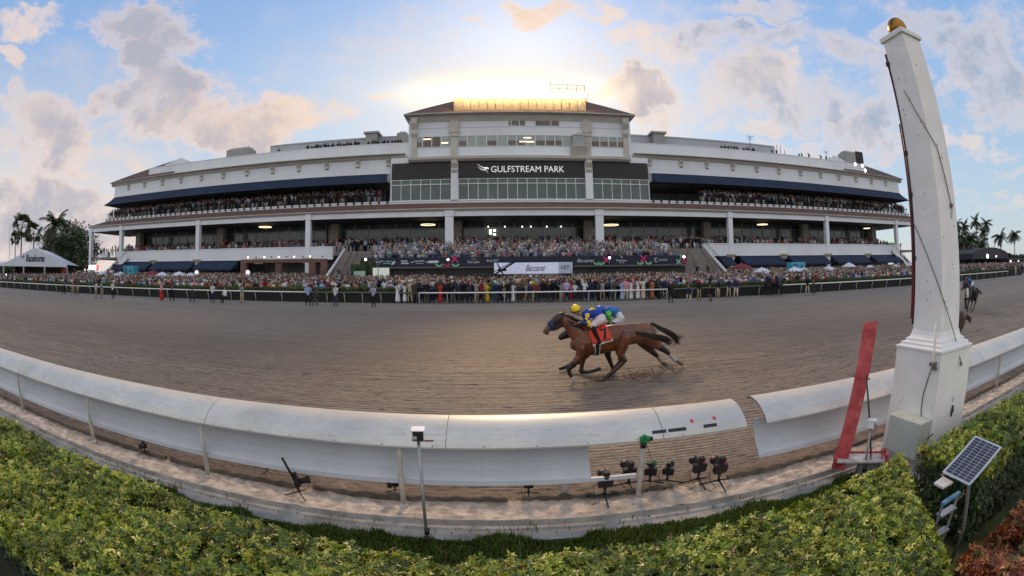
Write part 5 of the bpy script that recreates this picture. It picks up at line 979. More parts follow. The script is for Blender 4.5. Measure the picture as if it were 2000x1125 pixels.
b.box(a.x,c.x,58.3,59.5,gz(58),at(700,516,58.4).z,taper=.1); b.box(a.x+.9,c.x+1,59.51,60,gz(58),at(700,508,59).z,taper=.1); b.build('foliage', mat('dark_hedge',(.03,.05,.02),.9,.5,2,.1,4,coords='W'), t)
# stairs either side of the stand
for s in (0, 1):
    xa, xb_ = (X(652,62,500), sx0-.3) if s == 0 else (sx1+.3, X(1402,62,500)); t = thing('staircase', 'wide concrete stairs at the %s end of the tiered stand' % ('left' if s == 0 else 'right'), 'stairs', ((xa+xb_)/2,64,sz)); b = MB(); n = 14
    for k in range(n): y = 58.2+k*.62; b.box(xa,xb_,y,y+.617 if k < n-1 else 69.7,gz(60)-.1,gz(60)+(zf-gz(60))*(k+1)/n)
    b.build('steps', mat('stair_concrete',(.20,.18,.165),.85,.12,.8,coords='W'), t)
    b = MB()
    for x in (xa+1.8, xb_-1.6): b.tube([(x,58.3,gz(60)+1.),(x,66.5,zf+1.)], .04, 5); [b.tube([(x,58.3+k*2.05,gz(60)+(zf-gz(60))*k*2.05/8.4),(x,58.3+k*2.05,gz(60)+1+(zf-gz(60))*k*2.05/8.3)], .03, 4) for k in range(5)]
    b.build('handrail', iron, t); xo = xa-.2 if s == 0 else xb_+.2; b = MB(); b.add([(xo-.12,57.6,gz(60)+.8),(xo+.12,57.6,gz(60)+.8),(xo+.12,67.5,zf+.55),(xo-.12,67.5,zf+.55),(xo-.12,57.6,gz(60)+.4),(xo+.12,57.6,gz(60)+.4),(xo+.12,67.5,zf+.15),(xo-.12,67.5,zf+.15)], [(0,1,2,3),(0,3,7,4),(1,5,6,2),(0,4,5,1),(2,6,7,3)]); b.build('stringer', wht, t)
    b = MB(); [b.tube([(xo,57.8+k*.8,gz(60)+.8+(zf-gz(60)-.25)*(k*.8)/9.9),(xo,57.8+k*.8,gz(60)+1.7+(zf-gz(60)-.25)*(k*.8)/9.9)], .025, 4) for k in range(13)]; b.tube([(xo,57.8,gz(60)+1.7),(xo,67.5,zf+1.45)], .045, 4); b.build('side_railing', iron, t)
# white board over the stone arches
p0, p1 = at(965,513,52), at(1118,512,52); zt_, zb_ = Z(512.5,52,1050), Z(534.5,52,1050); t = thing('sponsor_board', 'white sponsor board with a script name over the winners circle arches', 'board', ((p0.x+p1.x)/2,52,gz(52)))
b = MB(); b.box(p0.x,p1.x,52,52.2,zb_,zt_); b.build('panel', mat('board_white',(.62,.65,.85),.5,emit=(.75,.8,1),es=.12), t); b = MB(); b.box(X(1091,52,520),p1.x-.02,51.97,51.997,zb_+.02,zt_-.02); b.build('grey_end', mat('board_grey',(.46,.50,.62),.5), t)
b = MB(); put_text(b, 'Baccarat', .98, (X(1046,52,522),51.95,(zb_+zt_)/2), (1,0,0), (0,0,1), w=X(1065,52,520)-X(1026,52,520), shear=.5); b.build('lettering', mat('ink_red',(.16,.06,.12),.6), t); b = MB(); put_text(b, '1/ST', .62, (X(1104,52,522),51.95,(zb_+zt_)/2), (1,0,0), (0,0,1), w=X(1111.5,52,520)-X(1096,52,520)); b.build('lettering', mat('ink_black',(.03,.03,.06),.6), t)
b = MB(); [b.box(x-.1,x+.1,52.21,52.4,gz(52),zb_+.5) for x in (p0.x+.5,p1.x-.5)]; b.build('posts', iron, t)
x0, x1 = X(1004,52.6,545), X(1091,52.6,545); t = thing('stone_arcade', 'pale stone arcade with two arches under the white sponsor board', 'arcade', ((x0+x1)/2,52.6,gz(52))); sm = mat('pale_stone',(.34,.31,.25),.85,.15,1.5,coords='W'); b = MB(); zt_ = zb_-.003
ar = [X(1015,52.6,550), X(1073.5,52.6,550)]; w = .8; zg_ = gz(52.6); xs_ = sorted([x0,x1]+[a-w for a in ar]+[a+w for a in ar]); zs = zt_-1.25
b.box(x0,ar[0]-w,52.6,53,zg_,zt_); b.box(ar[0]+w,ar[1]-w,52.6,53,zg_,zt_); b.box(ar[1]+w,x1,52.6,53,zg_,zt_)
for a in ar:
    arc = [(a+w*math.cos(q*math.pi/10),zs+w*math.sin(q*math.pi/10)) for q in range(11)]
    for (xa_,za_),(xb2,zb2_) in zip(arc[:-1],arc[1:]): b.add([(xa_,52.6,za_),(xb2,52.6,zb2_),(xb2,52.6,zt_),(xa_,52.6,zt_),(xa_,53,za_),(xb2,53,zb2_)], [(0,3,2,1),(0,1,5,4)])
b.build('wall', sm, t); b = MB(); b.box(x0+.1,x1-.1,53.4,53.5,zg_,zt_); b.build('inside', dark, t); b = MB(); b.box(x0-.1,x1+.1,52.45,52.597,zt_-.2,zt_-.003); b.build('ledge', sm, t)
# crane camera boom
t = thing('camera_crane', 'black camera crane with its boom slanting across the white sponsor board', 'camera crane', (at(950,560,50).x,50,gz(50))); a, c = at(958,541,50), at(1011,508,49); b = MB(); b.tube([a,c], .10, 6); b.tube([a+Vector((0,0,.35)),c+Vector((0,0,.1))], .04, 5); b.build('boom', iron, t)
b = MB(); m_ = a.lerp(c,.42); b.tube([m_+Vector((-.5,0,.75)),m_+Vector((-.1,0,0)),m_+Vector((.25,0,-.7))], [.05,.12,.05], 6); b.box(m_.x-.4,m_.x+.5,49.8,50,m_.z-.12,m_.z+.12); b.build('camera_head', iron, t); b = MB(); b.box(a.x-.9,a.x+.2,49.7,50.3,a.z-.8,a.z+.2); [b.tube([(a.x-.3,50,a.z-.5),(a.x-.3+dx_,50+dy_,gz(50))], .06, 5) for dx_, dy_ in ((-.8,0),(.8,.3),(0,-.8))]; b.build('base', iron, t)

# ================================================================== TREES
trunkm = mat('palm_trunk',(.10,.085,.065),.9,.3,3); frm = mat('palm_leaf',(1,1,1),.55,.15,3,attr='Col',trans=.15)
def palm(base, top, crown, label, kind='coco', nf=20, s=1., first={}):
    t = thing('palm_tree', label, 'palm tree', tuple(base)); t['group'] = 'palm trees around the grandstand'; H = top.z-base.z; b = MB(); n = 8; bend = rnd.uniform(-.03,.03)*H
    b.tube([(base.x+(top.x-base.x)*k/n+bend*math.sin(math.pi*k/n), base.y, base.z+H*k/n) for k in range(n+1)], [.26*s-.12*s*k/n for k in range(n+1)], 8); b.build('trunk', trunkm, t, smooth=True)
    V = []; F = []; Cc = []
    def quad(a, b_, c, d, col): i = len(V); V.extend([tuple(a-base),tuple(b_-base),tuple(c-base),tuple(d-base)]); F.append((i,i+1,i+2,i+3)); Cc.append(col)
    for f in range(nf):
        a = f*2.399+rnd.uniform(-.2,.2); e = rnd.uniform(-.7,1.25) if kind == 'coco' else rnd.uniform(-1.1,1.3); L = crown*rnd.uniform(.8,1.1); h = Vector((math.cos(a),math.sin(a),0)); g_ = rnd.uniform(.6,1.3); base_c = (.035*g_,.055*g_,.018*g_) if e > -.3 else (.06*g_,.05*g_,.02*g_)
        if kind == 'coco':
            pts = []; p = Vector(top); d = (h*math.cos(e)+Vector((0,0,math.sin(e)))).normalized(); m_ = 9
            for k in range(m_+1): pts.append(p.copy()); p = p+d*L/m_; d = (d+Vector((0,0,-.17))).normalized()
            for k in range(1, m_+1):
                p = pts[k]; dd = (pts[k]-pts[k-1]).normalized(); sd_ = dd.cross(Vector((0,0,1))).normalized() if abs(dd.z) < .98 else Vector((1,0,0)); ll = L*.27*math.sin(math.pi*min(1,.12+.82*k/m_))+.05
                for s_ in (-1,1):
                    for q in range(3):
                        pp = p-dd*L/m_*q/3; tip = pp+sd_*s_*ll*.8+dd*ll*.5+Vector((0,0,-ll*rnd.uniform(.35,.8))); w = dd*.085*s; quad(pp-w, pp+w, tip+w*.3, tip-w*.3, base_c)
                quad(pts[k-1]+sd_*.03,pts[k-1]-sd_*.03,p-sd_*.02,p+sd_*.02, base_c)
        else:
            d = (h*math.cos(e)+Vector((0,0,math.sin(e)))).normalized(); c0 = Vector(top)+d*L*.55; sd_ = d.cross(Vector((0,0,1))).normalized(); up_ = sd_.cross(d); ro = rnd.uniform(-1.3,1.3); sd_ = sd_*math.cos(ro)+up_*math.sin(ro)
            quad(Vector(top)+sd_*.04, Vector(top)-sd_*.04, c0-sd_*.03, c0+sd_*.03, base_c)
            for q in range(11):
                an = (q-5)*.26; dd = (d*math.cos(an)+sd_*math.sin(an)).normalized(); tip = c0+dd*L*.5+Vector((0,0,-L*.10*rnd.uniform(.5,1.6))); mid = c0+dd*L*.3; w = (sd_*math.cos(an)-d*math.sin(an))*.16; quad(c0, mid-w, tip, mid+w, base_c)
    me = npmesh('crown', np.array(V), np.array(F), frm, col=np.array(Cc), parent=t); return t
def pt(px, pyt, pyb, Y, crown, label, kind='coco', nf=20, s=1.):
    tp_ = at(px, pyt, Y); palm(Vector((tp_.x+rnd.uniform(-.5,.5), Y, 1.0)), tp_, crown, label, kind, nf, s)
pt(43,442,545,78,4.6,'tall fan palm behind the left end of the marquee','fan',34,1.3); pt(30,466,545,80,2.6,'short fan palm just left of the tall fan palm','fan',26,1.); pt(66,455,545,80,4.0,'bushy fan palm behind the ridge of the marquee','fan',34,1.2)
pt(108,440,545,66,5.2,'tall feathery palm right of the marquee ridge','coco',26,1.2)
for i, (px, pt_, Y, cr, l) in enumerate([(1868,440,96,3.6,'palm half hidden by the right edge of the tall post'),(1883,442,110,4.0,'palm crown first to the right of the tall post'),(1905,432,105,4.6,'tallest palm of the clump right of the post'),(1926,437,108,4.3,'palm with a ragged crown above the domed tent'),(1953,463,84,4.6,'palm leaning over the domed tent'),(1980,458,84,4.6,'slender lone palm near the right edge'),(1876,462,86,4.6,'low palm close behind the tall post'),(1919,452,92,3.6,'small palm wedged under the ragged crown'),(1893,470,84,5.0,'low broad palm left of the domed tent'),(1915,474,88,5.0,'low broad palm touching the domed tent')]):
    pt(px, pt_, 540, Y, cr, l, 'coco', 22 if i not in (8,9,6) else 32, 1.1)
def bush_tree(p, rx, ry, rz, n, label, leafs=.35):
    t = thing('broadleaf_tree', label, 'tree', (p.x,p.y,1.0)); O = Vector((p.x,p.y,1.0)); b = MB(); b.tube([O,O+Vector((0,0,p.z-1.))], [.4,.2], 8)
    for k in range(6): a = k*1.05; b.tube([(p.x,p.y,p.z-rz*.5),(p.x+rx*.6*math.cos(a),p.y+ry*.6*math.sin(a),p.z+rz*rnd.uniform(-.2,.6))], [.16,.05], 6)
    b.build('trunk', trunkm, t); cl_ = nr.normal(0,1,(n//90,3)); cl_ /= np.linalg.norm(cl_,axis=1)[:,None]; cl_ *= nr.uniform(.45,1.,(len(cl_),1)); c = np.repeat(cl_,90,0)+nr.normal(0,.13,(len(cl_)*90,3)); m_ = len(c)
    P = c*np.array([[rx,ry,rz]])+np.array([[0,0,p.z-1.]]); d = nr.normal(0,1,(m_,3)); d /= np.linalg.norm(d,axis=1)[:,None]; e = np.cross(d,nr.normal(0,1,(m_,3))); e /= np.linalg.norm(e,axis=1)[:,None]; s_ = nr.uniform(.5,1,(m_,1))*leafs
    V = np.stack([P-d*s_,P+e*s_*.5,P+d*s_,P-e*s_*.5],1).reshape(-1,3); col = np.array([(.025,.045,.015),(.04,.07,.02),(.06,.09,.03)])[nr.randint(0,3,m_)]; npmesh('crown',V,np.arange(m_*4).reshape(m_,4),frm,col=col,parent=t)
bush_tree(at(143,492,72), 7.5, 6, 6.2, 9000, 'dense dark rounded tree against the left end of the grandstand', .42); bush_tree(at(110,500,74), 9., 5, 6, 8000, 'dark bushy tree below the tall feathery palm', .42)
bush_tree(at(1873,500,92), 4., 4, 6., 2700, 'dark leafy tree just right of the tall post', .42); bush_tree(at(1903,495,96), 6, 4, 4.5, 2700, 'dark shrubs beneath the right palm clump', .42)
for px0, px1, l, Y in ((-120,10,'dark line of trees at the far left horizon',150),(1860,2080,'dark line of trees at the far right horizon',130)):
    x0, x1 = X(px0,Y,520), X(px1,Y,520); n = 9000; u = nr.uniform(x0,x1,n); v = nr.uniform(Y,Y+10,n); h = 6+fbm(u*.08,v*.05,3,3)*6; z = nr.uniform(0,1,n)**.6*h+1; P = np.stack([u,v,z],-1); d = nr.normal(0,1,(n,3)); e = np.cross(d,nr.normal(0,1,(n,3))); d /= np.linalg.norm(d,axis=1)[:,None]; e /= np.linalg.norm(e,axis=1)[:,None]
    V = np.stack([P-d,P+e*.6,P+d,P-e*.6],1).reshape(-1,3); tag(npmesh('treeline',V,np.arange(n*4).reshape(n,4),frm,col=np.array([(.03,.05,.02),(.05,.07,.03)])[nr.randint(0,2,n)]), l, kind='stuff')

# ================================================================== FIGURES: bodies grown as one continuous skin
figm = mat('skin_and_cloth', (1,1,1), .75, .14, 14, .008, 22, attr='Col', spec=.2); hidem = mat('hide', (1,1,1), .36, .28, 5, .012, 7, attr='Col', spec=.5)
def grow(name, parts, voxel, material, origin=(0,0,0), smooth_it=2):
    """parts: (points, radii, flat, colour); their union is remeshed into one surface and coloured by the nearest part"""
    b = MB(); S0 = []; S1 = []; RA = []; RB = []; CC = []; FL = []
    for pts, rad, flat, col in parts:
        pts = [Vector(p) for p in pts]; rad = rad if isinstance(rad, (list, tuple)) else [rad]*len(pts)
        e0 = (pts[0]-pts[1]).normalized()*rad[0]*.55; e1 = (pts[-1]-pts[-2]).normalized()*rad[-1]*.55
        P = [pts[0]+e0]+pts+[pts[-1]+e1]; R2 = [rad[0]*.55]+list(rad)+[rad[-1]*.55]
        b.tube(P, R2, 10, flat=flat)
        for i in range(len(pts)-1): S0.append(pts[i]); S1.append(pts[i+1]); RA.append(rad[i]); RB.append(rad[i+1]); CC.append(col); FL.append(flat)
    me = bpy.data.meshes.new('tmp'); me.from_pydata([tuple(Vector(p)-Vector(origin)) for p in b.v], [], b.f); o = bpy.data.objects.new('tmp', me); COL.objects.link(o)
    r = o.modifiers.new('r', 'REMESH'); r.mode = 'VOXEL'; r.voxel_size = voxel
    s = o.modifiers.new('s', 'SMOOTH'); s.factor = .5; s.iterations = smooth_it
    bpy.context.view_layer.update(); m2 = bpy.data.meshes.new_from_object(o.evaluated_get(bpy.context.evaluated_depsgraph_get())); bpy.data.objects.remove(o); bpy.data.meshes.remove(me)
    n = len(m2.polygons); C = np.empty(n*3, np.float32); m2.polygons.foreach_get('center', C); C = C.reshape(n,3)+np.array(origin, np.float32)
    A = np.array([tuple(p) for p in S0]); B = np.array([tuple(p) for p in S1]); D = B-A; L = (D**2).sum(1)+1e-9
    best = np.full(n, 1e9); idx = np.zeros(n, int)
    for k in range(len(A)):
        t = np.clip(((C-A[k])*D[k]).sum(1)/L[k], 0, 1); d = np.linalg.norm(C-(A[k]+t[:,None]*D[k]), axis=1); rr = RA[k]+(RB[k]-RA[k])*t
        q = d/rr if FL[k] > .75 else d/rr*1.1
        q = q+0*rr; m_ = q < best; best[m_] = q[m_]; idx[m_] = k
    col = np.array(CC)[idx]; a = m2.color_attributes.new('Col', 'FLOAT_COLOR', 'CORNER'); tot = np.empty(n, np.int32); m2.polygons.foreach_get('loop_total', tot)
    c4 = np.ones((tot.sum(), 4), np.float32); c4[:, :3] = np.repeat(col, tot, 0); a.data.foreach_set('color', c4.ravel())
    m2.polygons.foreach_set('use_smooth', np.ones(n, bool)); m2.materials.clear(); m2.materials.append(material); m2.name = name; return m2
SKIN = [(.42,.25,.17),(.50,.31,.22),(.30,.17,.11),(.15,.08,.05),(.38,.23,.15)]
HAIR = [(.02,.015,.01),(.05,.03,.02),(.12,.07,.03),(.30,.20,.09),(.25,.24,.22)]
COLN = {'black':(.012,.012,.014),'navy':(.018,.025,.06),'charcoal':(.05,.05,.055),'white':(.62,.62,.64),'pale blue':(.28,.38,.55),'grey':(.22,.22,.23),'red':(.42,.025,.025),'pink':(.60,.22,.28),'blue':(.06,.12,.28),
 'beige':(.42,.34,.24),'khaki':(.27,.22,.14),'green':(.06,.16,.08),'mustard':(.50,.32,.03),'orange':(.36,.14,.06),'cream':(.55,.48,.38),'brown':(.12,.07,.04),'lilac':(.38,.32,.48),'maroon':(.16,.02,.03),'turquoise':(.10,.24,.27)}
def human(top, bottom, pose='stand', dress=False, hat=None, skin=0, hair=0, seed=0, longhair=False, camera=False):
    q = random.Random(seed); sk, hr = SKIN[skin], HAIR[hair]; T, Bc = COLN[top], COLN[bottom]; P = []
    dz = 0.; j = lambda s=.02: q.uniform(-s, s); shoe = (.02,.018,.016)
    kneel = pose in ('kneel','sit'); dz = -.42 if pose == 'kneel' else (-.40 if pose == 'sit' else 0); lean = .06 if kneel else j(.03)
    hz = .94+dz; V3 = Vector
    if kneel:
        P += [([(-.10,0,hz),(-.14,-.34,hz-.02),(-.14,-.34,.10)], [.09,.075,.05], 1, Bc), ([(-.14,-.34,.08),(-.14,-.48,.05)], [.05,.035], 1, shoe)]
        P += [([(.10,0,hz),(.16,-.22,.14),(.15,.12,.09)], [.09,.07,.05], 1, Bc)] if pose == 'kneel' else [([(.10,0,hz),(.15,-.36,hz),(.16,-.34,.10)], [.09,.075,.05], 1, Bc), ([(.16,-.34,.08),(.16,-.48,.05)], [.05,.035], 1, shoe)]
    elif dress: P += [([(0,0,hz+.02),(0,0,.62),(0,.01,.22)], [.16,.21,.27], .75, Bc), ([(-.08,0,.3),(-.09,0,.06)], [.05,.04], 1, sk), ([(.08,0,.3),(.09,0,.06)], [.05,.04], 1, sk)]
    else:
        sp = q.uniform(.06,.15); P += [([(-.09,0,hz),(-.09-sp*.4,-.02,.50),(-.08-sp*.7,.02,.10)], [.095,.068,.048], 1, Bc), ([(.09,0,hz),(.09+sp*.4,-.03,.50),(.08+sp*.7,.0,.10)], [.095,.068,.048], 1, Bc)]
        for s in (-1,1): P.append(([(s*(.08+sp*.7),.02,.06),(s*(.09+sp*.75),-.14,.045)], [.048,.035], 1, shoe))
    y = -lean; P += [([(0,0,hz+.02),(0,y*.3,hz+.16),(0,y*.7,hz+.36),(0,y,hz+.47)], [.145,.135,.165,.12], 1.18 if not dress else 1.05, T)]
    P += [([(-.17,y,hz+.46),(.17,y,hz+.46)], [.07,.07], 1, T), ([(0,y,hz+.5),(0,y-.01,hz+.60)], [.055,.052], 1, sk)]
    hd = V3((j(.02), y-.02, hz+.69)); P += [([hd+V3((0,-.01,-.05)),hd+V3((0,-.005,.05))], [.078,.088], .88, sk), ([hd+V3((0,.035,.0)),hd+V3((0,.02,.075))], [.085,.08], .95, hr), ([hd+V3((0,-.085,-.01)),hd+V3((0,-.10,-.025))], [.014,.012], 1, sk)]
    if longhair: P.append(([hd+V3((0,.06,.0)),hd+V3((0,.07,-.18))], [.085,.07], 1.1, hr))
    if hat: P += [([hd+V3((0,0,.10)),hd+V3((0,0,.14))], [.10,.08], 1, COLN[hat]), ([hd+V3((0,-.03,.085)),hd+V3((0,-.03,.095))], [.15,.13], 1, COLN[hat])]
    sh = lambda s: V3((s*.20, y, hz+.45)); sl_ = T if q.random() < .6 or top in ('black','navy','charcoal') else sk
    def arm(s, el_, ha): P.append(([sh(s), el_], [.058,.048], 1, T)); P.append(([el_, ha], [.044,.032], 1, sl_)); P.append(([ha, ha+(ha-el_).normalized()*.08], [.036,.025], 1, sk))
    if pose in ('photo','kneel') or camera: [arm(s, V3((s*.27,y-.12,hz+.22)), V3((s*.08,y-.22,hz+.58))) for s in (-1,1)]; P.append(([hd+V3((-.05,-.14,0)),hd+V3((.05,-.14,0))], [.05,.05], 1, (.012,.012,.012))); P.append(([hd+V3((0,-.14,0)),hd+V3((0,-.33,-.01))], [.04,.055], 1, (.012,.012,.012)))
    elif pose == 'phone': arm(-1, V3((-.27,y-.08,hz+.30)), V3((-.12,y-.24,hz+.66))); arm(1, V3((.27,y-.08,hz+.30)), V3((.10,y-.24,hz+.68))); P.append(([V3((-.03,y-.28,hz+.72)),V3((.03,y-.28,hz+.72))], [.04,.04], 1, (.02,.02,.02)))
    elif pose == 'up': arm(-1, V3((-.32,y,hz+.62)), V3((-.28,y-.05,hz+.92))); arm(1, V3((.30,y,hz+.60)), V3((.34,y-.05,hz+.90)))
    elif pose == 'clap': [arm(s, V3((s*.27,y-.05,hz+.20)), V3((s*.03,y-.24,hz+.34))) for s in (-1,1)]
    elif pose == 'sit': [arm(s, V3((s*.26,y-.08,hz+.20)), V3((s*.10,y-.28,hz+.20))) for s in (-1,1)]
    else: arm(-1, V3((-.26,y+.02,hz+.20)), V3((-.27,y-.06,hz-.04))); arm(1, V3((.26,y+.02,hz+.20)), V3((.27-(.2 if q.random() < .4 else 0),y-.10,hz+(.08 if q.random() < .4 else -.04))))
    return P
PM = {}
def pmesh(*a, **k):
    key = (a, tuple(sorted(k.items())))
    if key not in PM: PM[key] = grow('person', human(*a, **k), .034, figm)
    return PM[key]
PLIST = []
def person(mesh, x, y, z, label, group, rz=0., s=1.):
    o = bpy.data.objects.new('person', mesh); COL.objects.link(o); o.location = (x,y,z); o.rotation_euler = (0,0,rz); o.scale = (s,s,s); tag(o, label, 'person', group); PLIST.append(o); return o
# photographers and handlers on the track edge
PG = [(127,575,'kneel','black','black',0,'crouching in black just left of the crouching pair'),(143,576,'kneel','grey','khaki',0,'crouching in grey at the left of the crouching pair'),(152,577,'kneel','khaki','brown',0,'crouching in khaki at the right of the crouching pair'),
 (188,581,'photo','white','khaki',0,'photographer in white top and khaki trousers, left of a standing pair'),(199,582,'photo','grey','khaki',0,'photographer in grey top and khaki trousers, right of a standing pair'),(221,583,'photo','white','black',0,'photographer in white shirt and black trousers left of the woman in red'),
 (316,587,'stand','pink','red',1,'woman with arms down in a long dull red skirt by the left rail'),(337,588,'kneel','black','black',0,'photographer kneeling in black just right of the woman in the red skirt'),(377,590,'kneel','charcoal','navy',0,'photographer kneeling alone between the red skirt and the white shirt'),
 (416,591,'photo','white','navy',0,'photographer standing in white shirt and dark vest with navy trousers'),(441,592,'sit','white','black',0,'photographer in white sitting low on a black case'),(473,592,'photo','grey','beige',0,'photographer in a grey vest and beige trousers with legs apart'),
 (602,597,'photo','pale blue','black',0,'photographer in pale blue shirt and black trousers'),(617,597,'kneel','charcoal','charcoal',0,'photographer kneeling beside the one in pale blue'),(656,598,'photo','white','charcoal',0,'photographer in white top and white hat with dark grey trousers'),(730,599,'photo','lilac','black',0,'photographer in pale lilac shirt and black trousers'),
 (1310,591,'stand','black','black',0,'man all in black standing on the track at the right rail end'),(1365,587,'stand','black','khaki',0,'man in black shirt and khaki trousers between the two crouched ones'),(1403,583,'stand','black','beige',0,'man in black jacket with pale legs holding a white paper'),
 (1423,582,'stand','navy','beige',0,'left one of two men in navy tops and beige trousers'),(1437,582,'stand','navy','cream',0,'right one of two men in navy tops and beige trousers'),(1345,588,'kneel','navy','beige',0,'man crouching in navy low at the right rail end'),(1384,588,'kneel','black','brown',0,'man crouching behind brown gear on the track'),
 (1577,577,'photo','black','beige',0,'man in black top and beige trousers standing at the right rail'),(1588,575,'kneel','charcoal','charcoal',0,'person crouching beside the lone man at the right rail'),(1984,539,'stand','white','white',0,'person in white at the far right edge of the track'),(1993,539,'stand','charcoal','charcoal',0,'person in dark clothes next to the white one at the far right')]
for i, (px, py, pose, tp_, bt, dr, lb) in enumerate(PG):
    p = onz(px, py, .5); p = at(px, py, min(39.6, p.y)) if p.y > 30 else p; p.z = gz(p.y)
    hat = 'white' if i in (14,) else None
    person(pmesh(tp_, bt, pose, bool(dr), hat, i % 5, (i*3) % 5, i), p.x, p.y, p.z, lb, 'people standing on the track by the outer rail', rnd.uniform(-.5,.5)+(-.35 if px < 900 else .3)*-1*0, rnd.uniform(.97,1.05))
# racegoers behind the white rail
cen = [('black','black'),('navy','navy'),('charcoal','charcoal'),('white','white'),('beige','beige'),('black','charcoal'),('navy','black'),('maroon','black'),('red','red'),('lilac','navy'),('brown','black'),('black','navy'),('grey','khaki'),('charcoal','black')]
poses = ['phone','photo','clap','stand','up','stand','clap','phone']
protos = []
for i in range(30):
    tp_, bt = cen[i % len(cen)] if i < 22 else [('mustard','mustard'),('orange','orange'),('pale blue','pale blue'),('pink','cream'),('blue','white'),('white','navy'),('cream','cream'),('green','green')][i-22]
    dr = i % 5 == 3 or (i >= 22 and i % 2 == 0); protos.append((pmesh(tp_, bt, poses[(i*3) % 8], dr, 'white' if i % 11 == 4 else ('beige' if i % 13 == 6 else None), i % 5, (i*2) % 5, 100+i, dr), tp_, bt, dr))
special = {(0,7):8,(0,15):22,(0,19):3,(0,37):24,(0,38):25,(0,41):28,(0,43):23,(0,2):4,(0,40):3}
rows = [(40.35,0),(40.95,1),(41.6,2)]; RN = ['front','second','third']; x0, x1 = X(772,40.4,575), X(1303,40.4,575)
for Y, r in rows:
    n = 46 if r == 0 else 42; lx = sorted([x0+(x1-x0)*(k+.5)/n+rnd.uniform(-.14,.14) for k in range(n)])
    for k, x in enumerate(lx):
        i = special.get((r,k)); i = i if i is not None else int(rnd.choice([0,1,2,5,6,7,10,11,12,13,14,15,16,19,20,21,3,0,1,2,5,9,27])) if r < 1 else rnd.randrange(30)
        me, tp_, bt, dr = protos[i]; what = ('person in a %s dress' % tp_) if dr and tp_ == bt else 'person in %s top' % tp_
        person(me, x, Y+rnd.uniform(-.25,.25), .55+(0,.16,.34)[r], '%s, %s row behind the white rail, %s from left' % (what, RN[r], ORD(k+1)), 'racegoers behind the white outer rail', rnd.uniform(-.6,.6), rnd.uniform(.95,1.13))
# front row of the apron crowd, each a person
cas = [('white','navy'),('pale blue','beige'),('pink','white'),('grey','charcoal'),('cream','brown'),('blue','white'),('lilac','grey'),('red','black'),('green','beige'),('black','black'),('orange','navy'),('turquoise','white'),('maroon','grey'),('white','white'),('khaki','black')]
pr2 = [(pmesh(a, b_, poses[(i*5) % 8], False, ['white','beige',None,None,'black',None][i % 6], (i*2) % 5, (i*3+1) % 5, 300+i, i % 3 == 0), a) for i, (a, b_) in enumerate(cas+cas[::-1])]
lft = 300-len(PLIST)-5; sp = [(X(100,42.4,555), X(768,42.4,560)), (X(1318,42.4,555), X(1785,42.4,545))]; tot = sum(b_-a for a, b_ in sp)
for (a, b_), nm in zip(sp, ('left','right')):
    n = int(lft*(b_-a)/tot)
    for k, x in enumerate(sorted(a+(b_-a)*(k+.5)/n+rnd.uniform(-.2,.2) for k in range(n))):
        me, tp_ = pr2[rnd.randrange(len(pr2))]; person(me, x, 42.35+rnd.uniform(-.2,.2), .60+rnd.uniform(0,.12), 'racegoer in %s top against the %s hedge, %s from left' % (tp_, nm, ORD(k+1)), 'racegoers standing against the hedges', rnd.uniform(-.6,.6), rnd.uniform(.95,1.05))

# the rest of the crowd as one mass
def lowpoly(pose, q):
    b = MB(); ids = []
    def add(f, i): n0 = len(b.f); f(); ids.extend([i]*(len(b.f)-n0))
    add(lambda: b.tube([(-.09,0,.0),(-.1,0,.9)], [.06,.09], 4), 1); add(lambda: b.tube([(.09,0,.0),(.1,0,.9)], [.06,.09], 4), 1)
    add(lambda: b.tube([(0,0,.85),(0,0,1.1),(0,0,1.38),(0,0,1.5)], [.16,.15,.19,.08], 6, flat=1.), 0)
    add(lambda: b.ball((0,-.015,1.62), .095, 6, sc=(.9,1,1.15)), 2); add(lambda: b.ball((0,.025,1.665), .10, 6, sc=(.95,1,.95)), 3)
    A = {'d':[((-.2,0,1.42),(-.27,0,1.15),(-.25,-.1,.95)),((.2,0,1.42),(.27,0,1.15),(.25,-.1,.95))],'p':[((-.2,0,1.42),(-.27,-.12,1.25),(-.08,-.26,1.62)),((.2,0,1.42),(.27,-.12,1.25),(.08,-.26,1.62))],
     'u':[((-.2,0,1.42),(-.32,0,1.62),(-.27,0,1.92)),((.2,0,1.42),(.27,-.1,1.3),(.1,-.25,1.5))],'c':[((-.2,0,1.42),(-.27,-.05,1.15),(-.02,-.26,1.3)),((.2,0,1.42),(.27,-.05,1.15),(.02,-.26,1.3))]}[pose]
    for a in A: add(lambda: b.tube([a[0],a[1]], [.06,.05], 4), 0); add(lambda: b.tube([a[1],a[2]], [.045,.035], 4), 2 if q else 0)
    tri = []
    ti = []
    for f, i in zip(b.f, ids):
        if len(f) == 4: tri.append(f); ti.append(i)
        elif len(f) == 3: tri.append((f[0],f[1],f[2],f[2])); ti.append(i)
        else: tri += [(f[0],f[k],f[k+1],f[k+1]) for k in range(1,len(f)-1)]; ti += [i]*(len(f)-2)
    T = []; I = []
    for f, i in zip(tri, ti):
        T.append(f[:3]); I.append(i)
        if f[3] != f[2]: T.append((f[0],f[2],f[3])); I.append(i)
    return np.array(b.v), np.array(T), np.array(I)
LP = [lowpoly(p, q) for p in 'dpuc' for q in (0,1)]
pos = []                                                                # x, y, z, palette (0 mixed, 1 dark suits, 2 light)
def fill(xa, xb, y, z, sp_, pal=0, p=1., jy=.25):
    n = int((xb-xa)/sp_)
    for k in range(n):
        if nr.rand() < p: pos.append((xa+(k+.5)*sp_+nr.uniform(-.2,.2), y+nr.uniform(-jy,jy), z+nr.uniform(-.04,.04), pal))
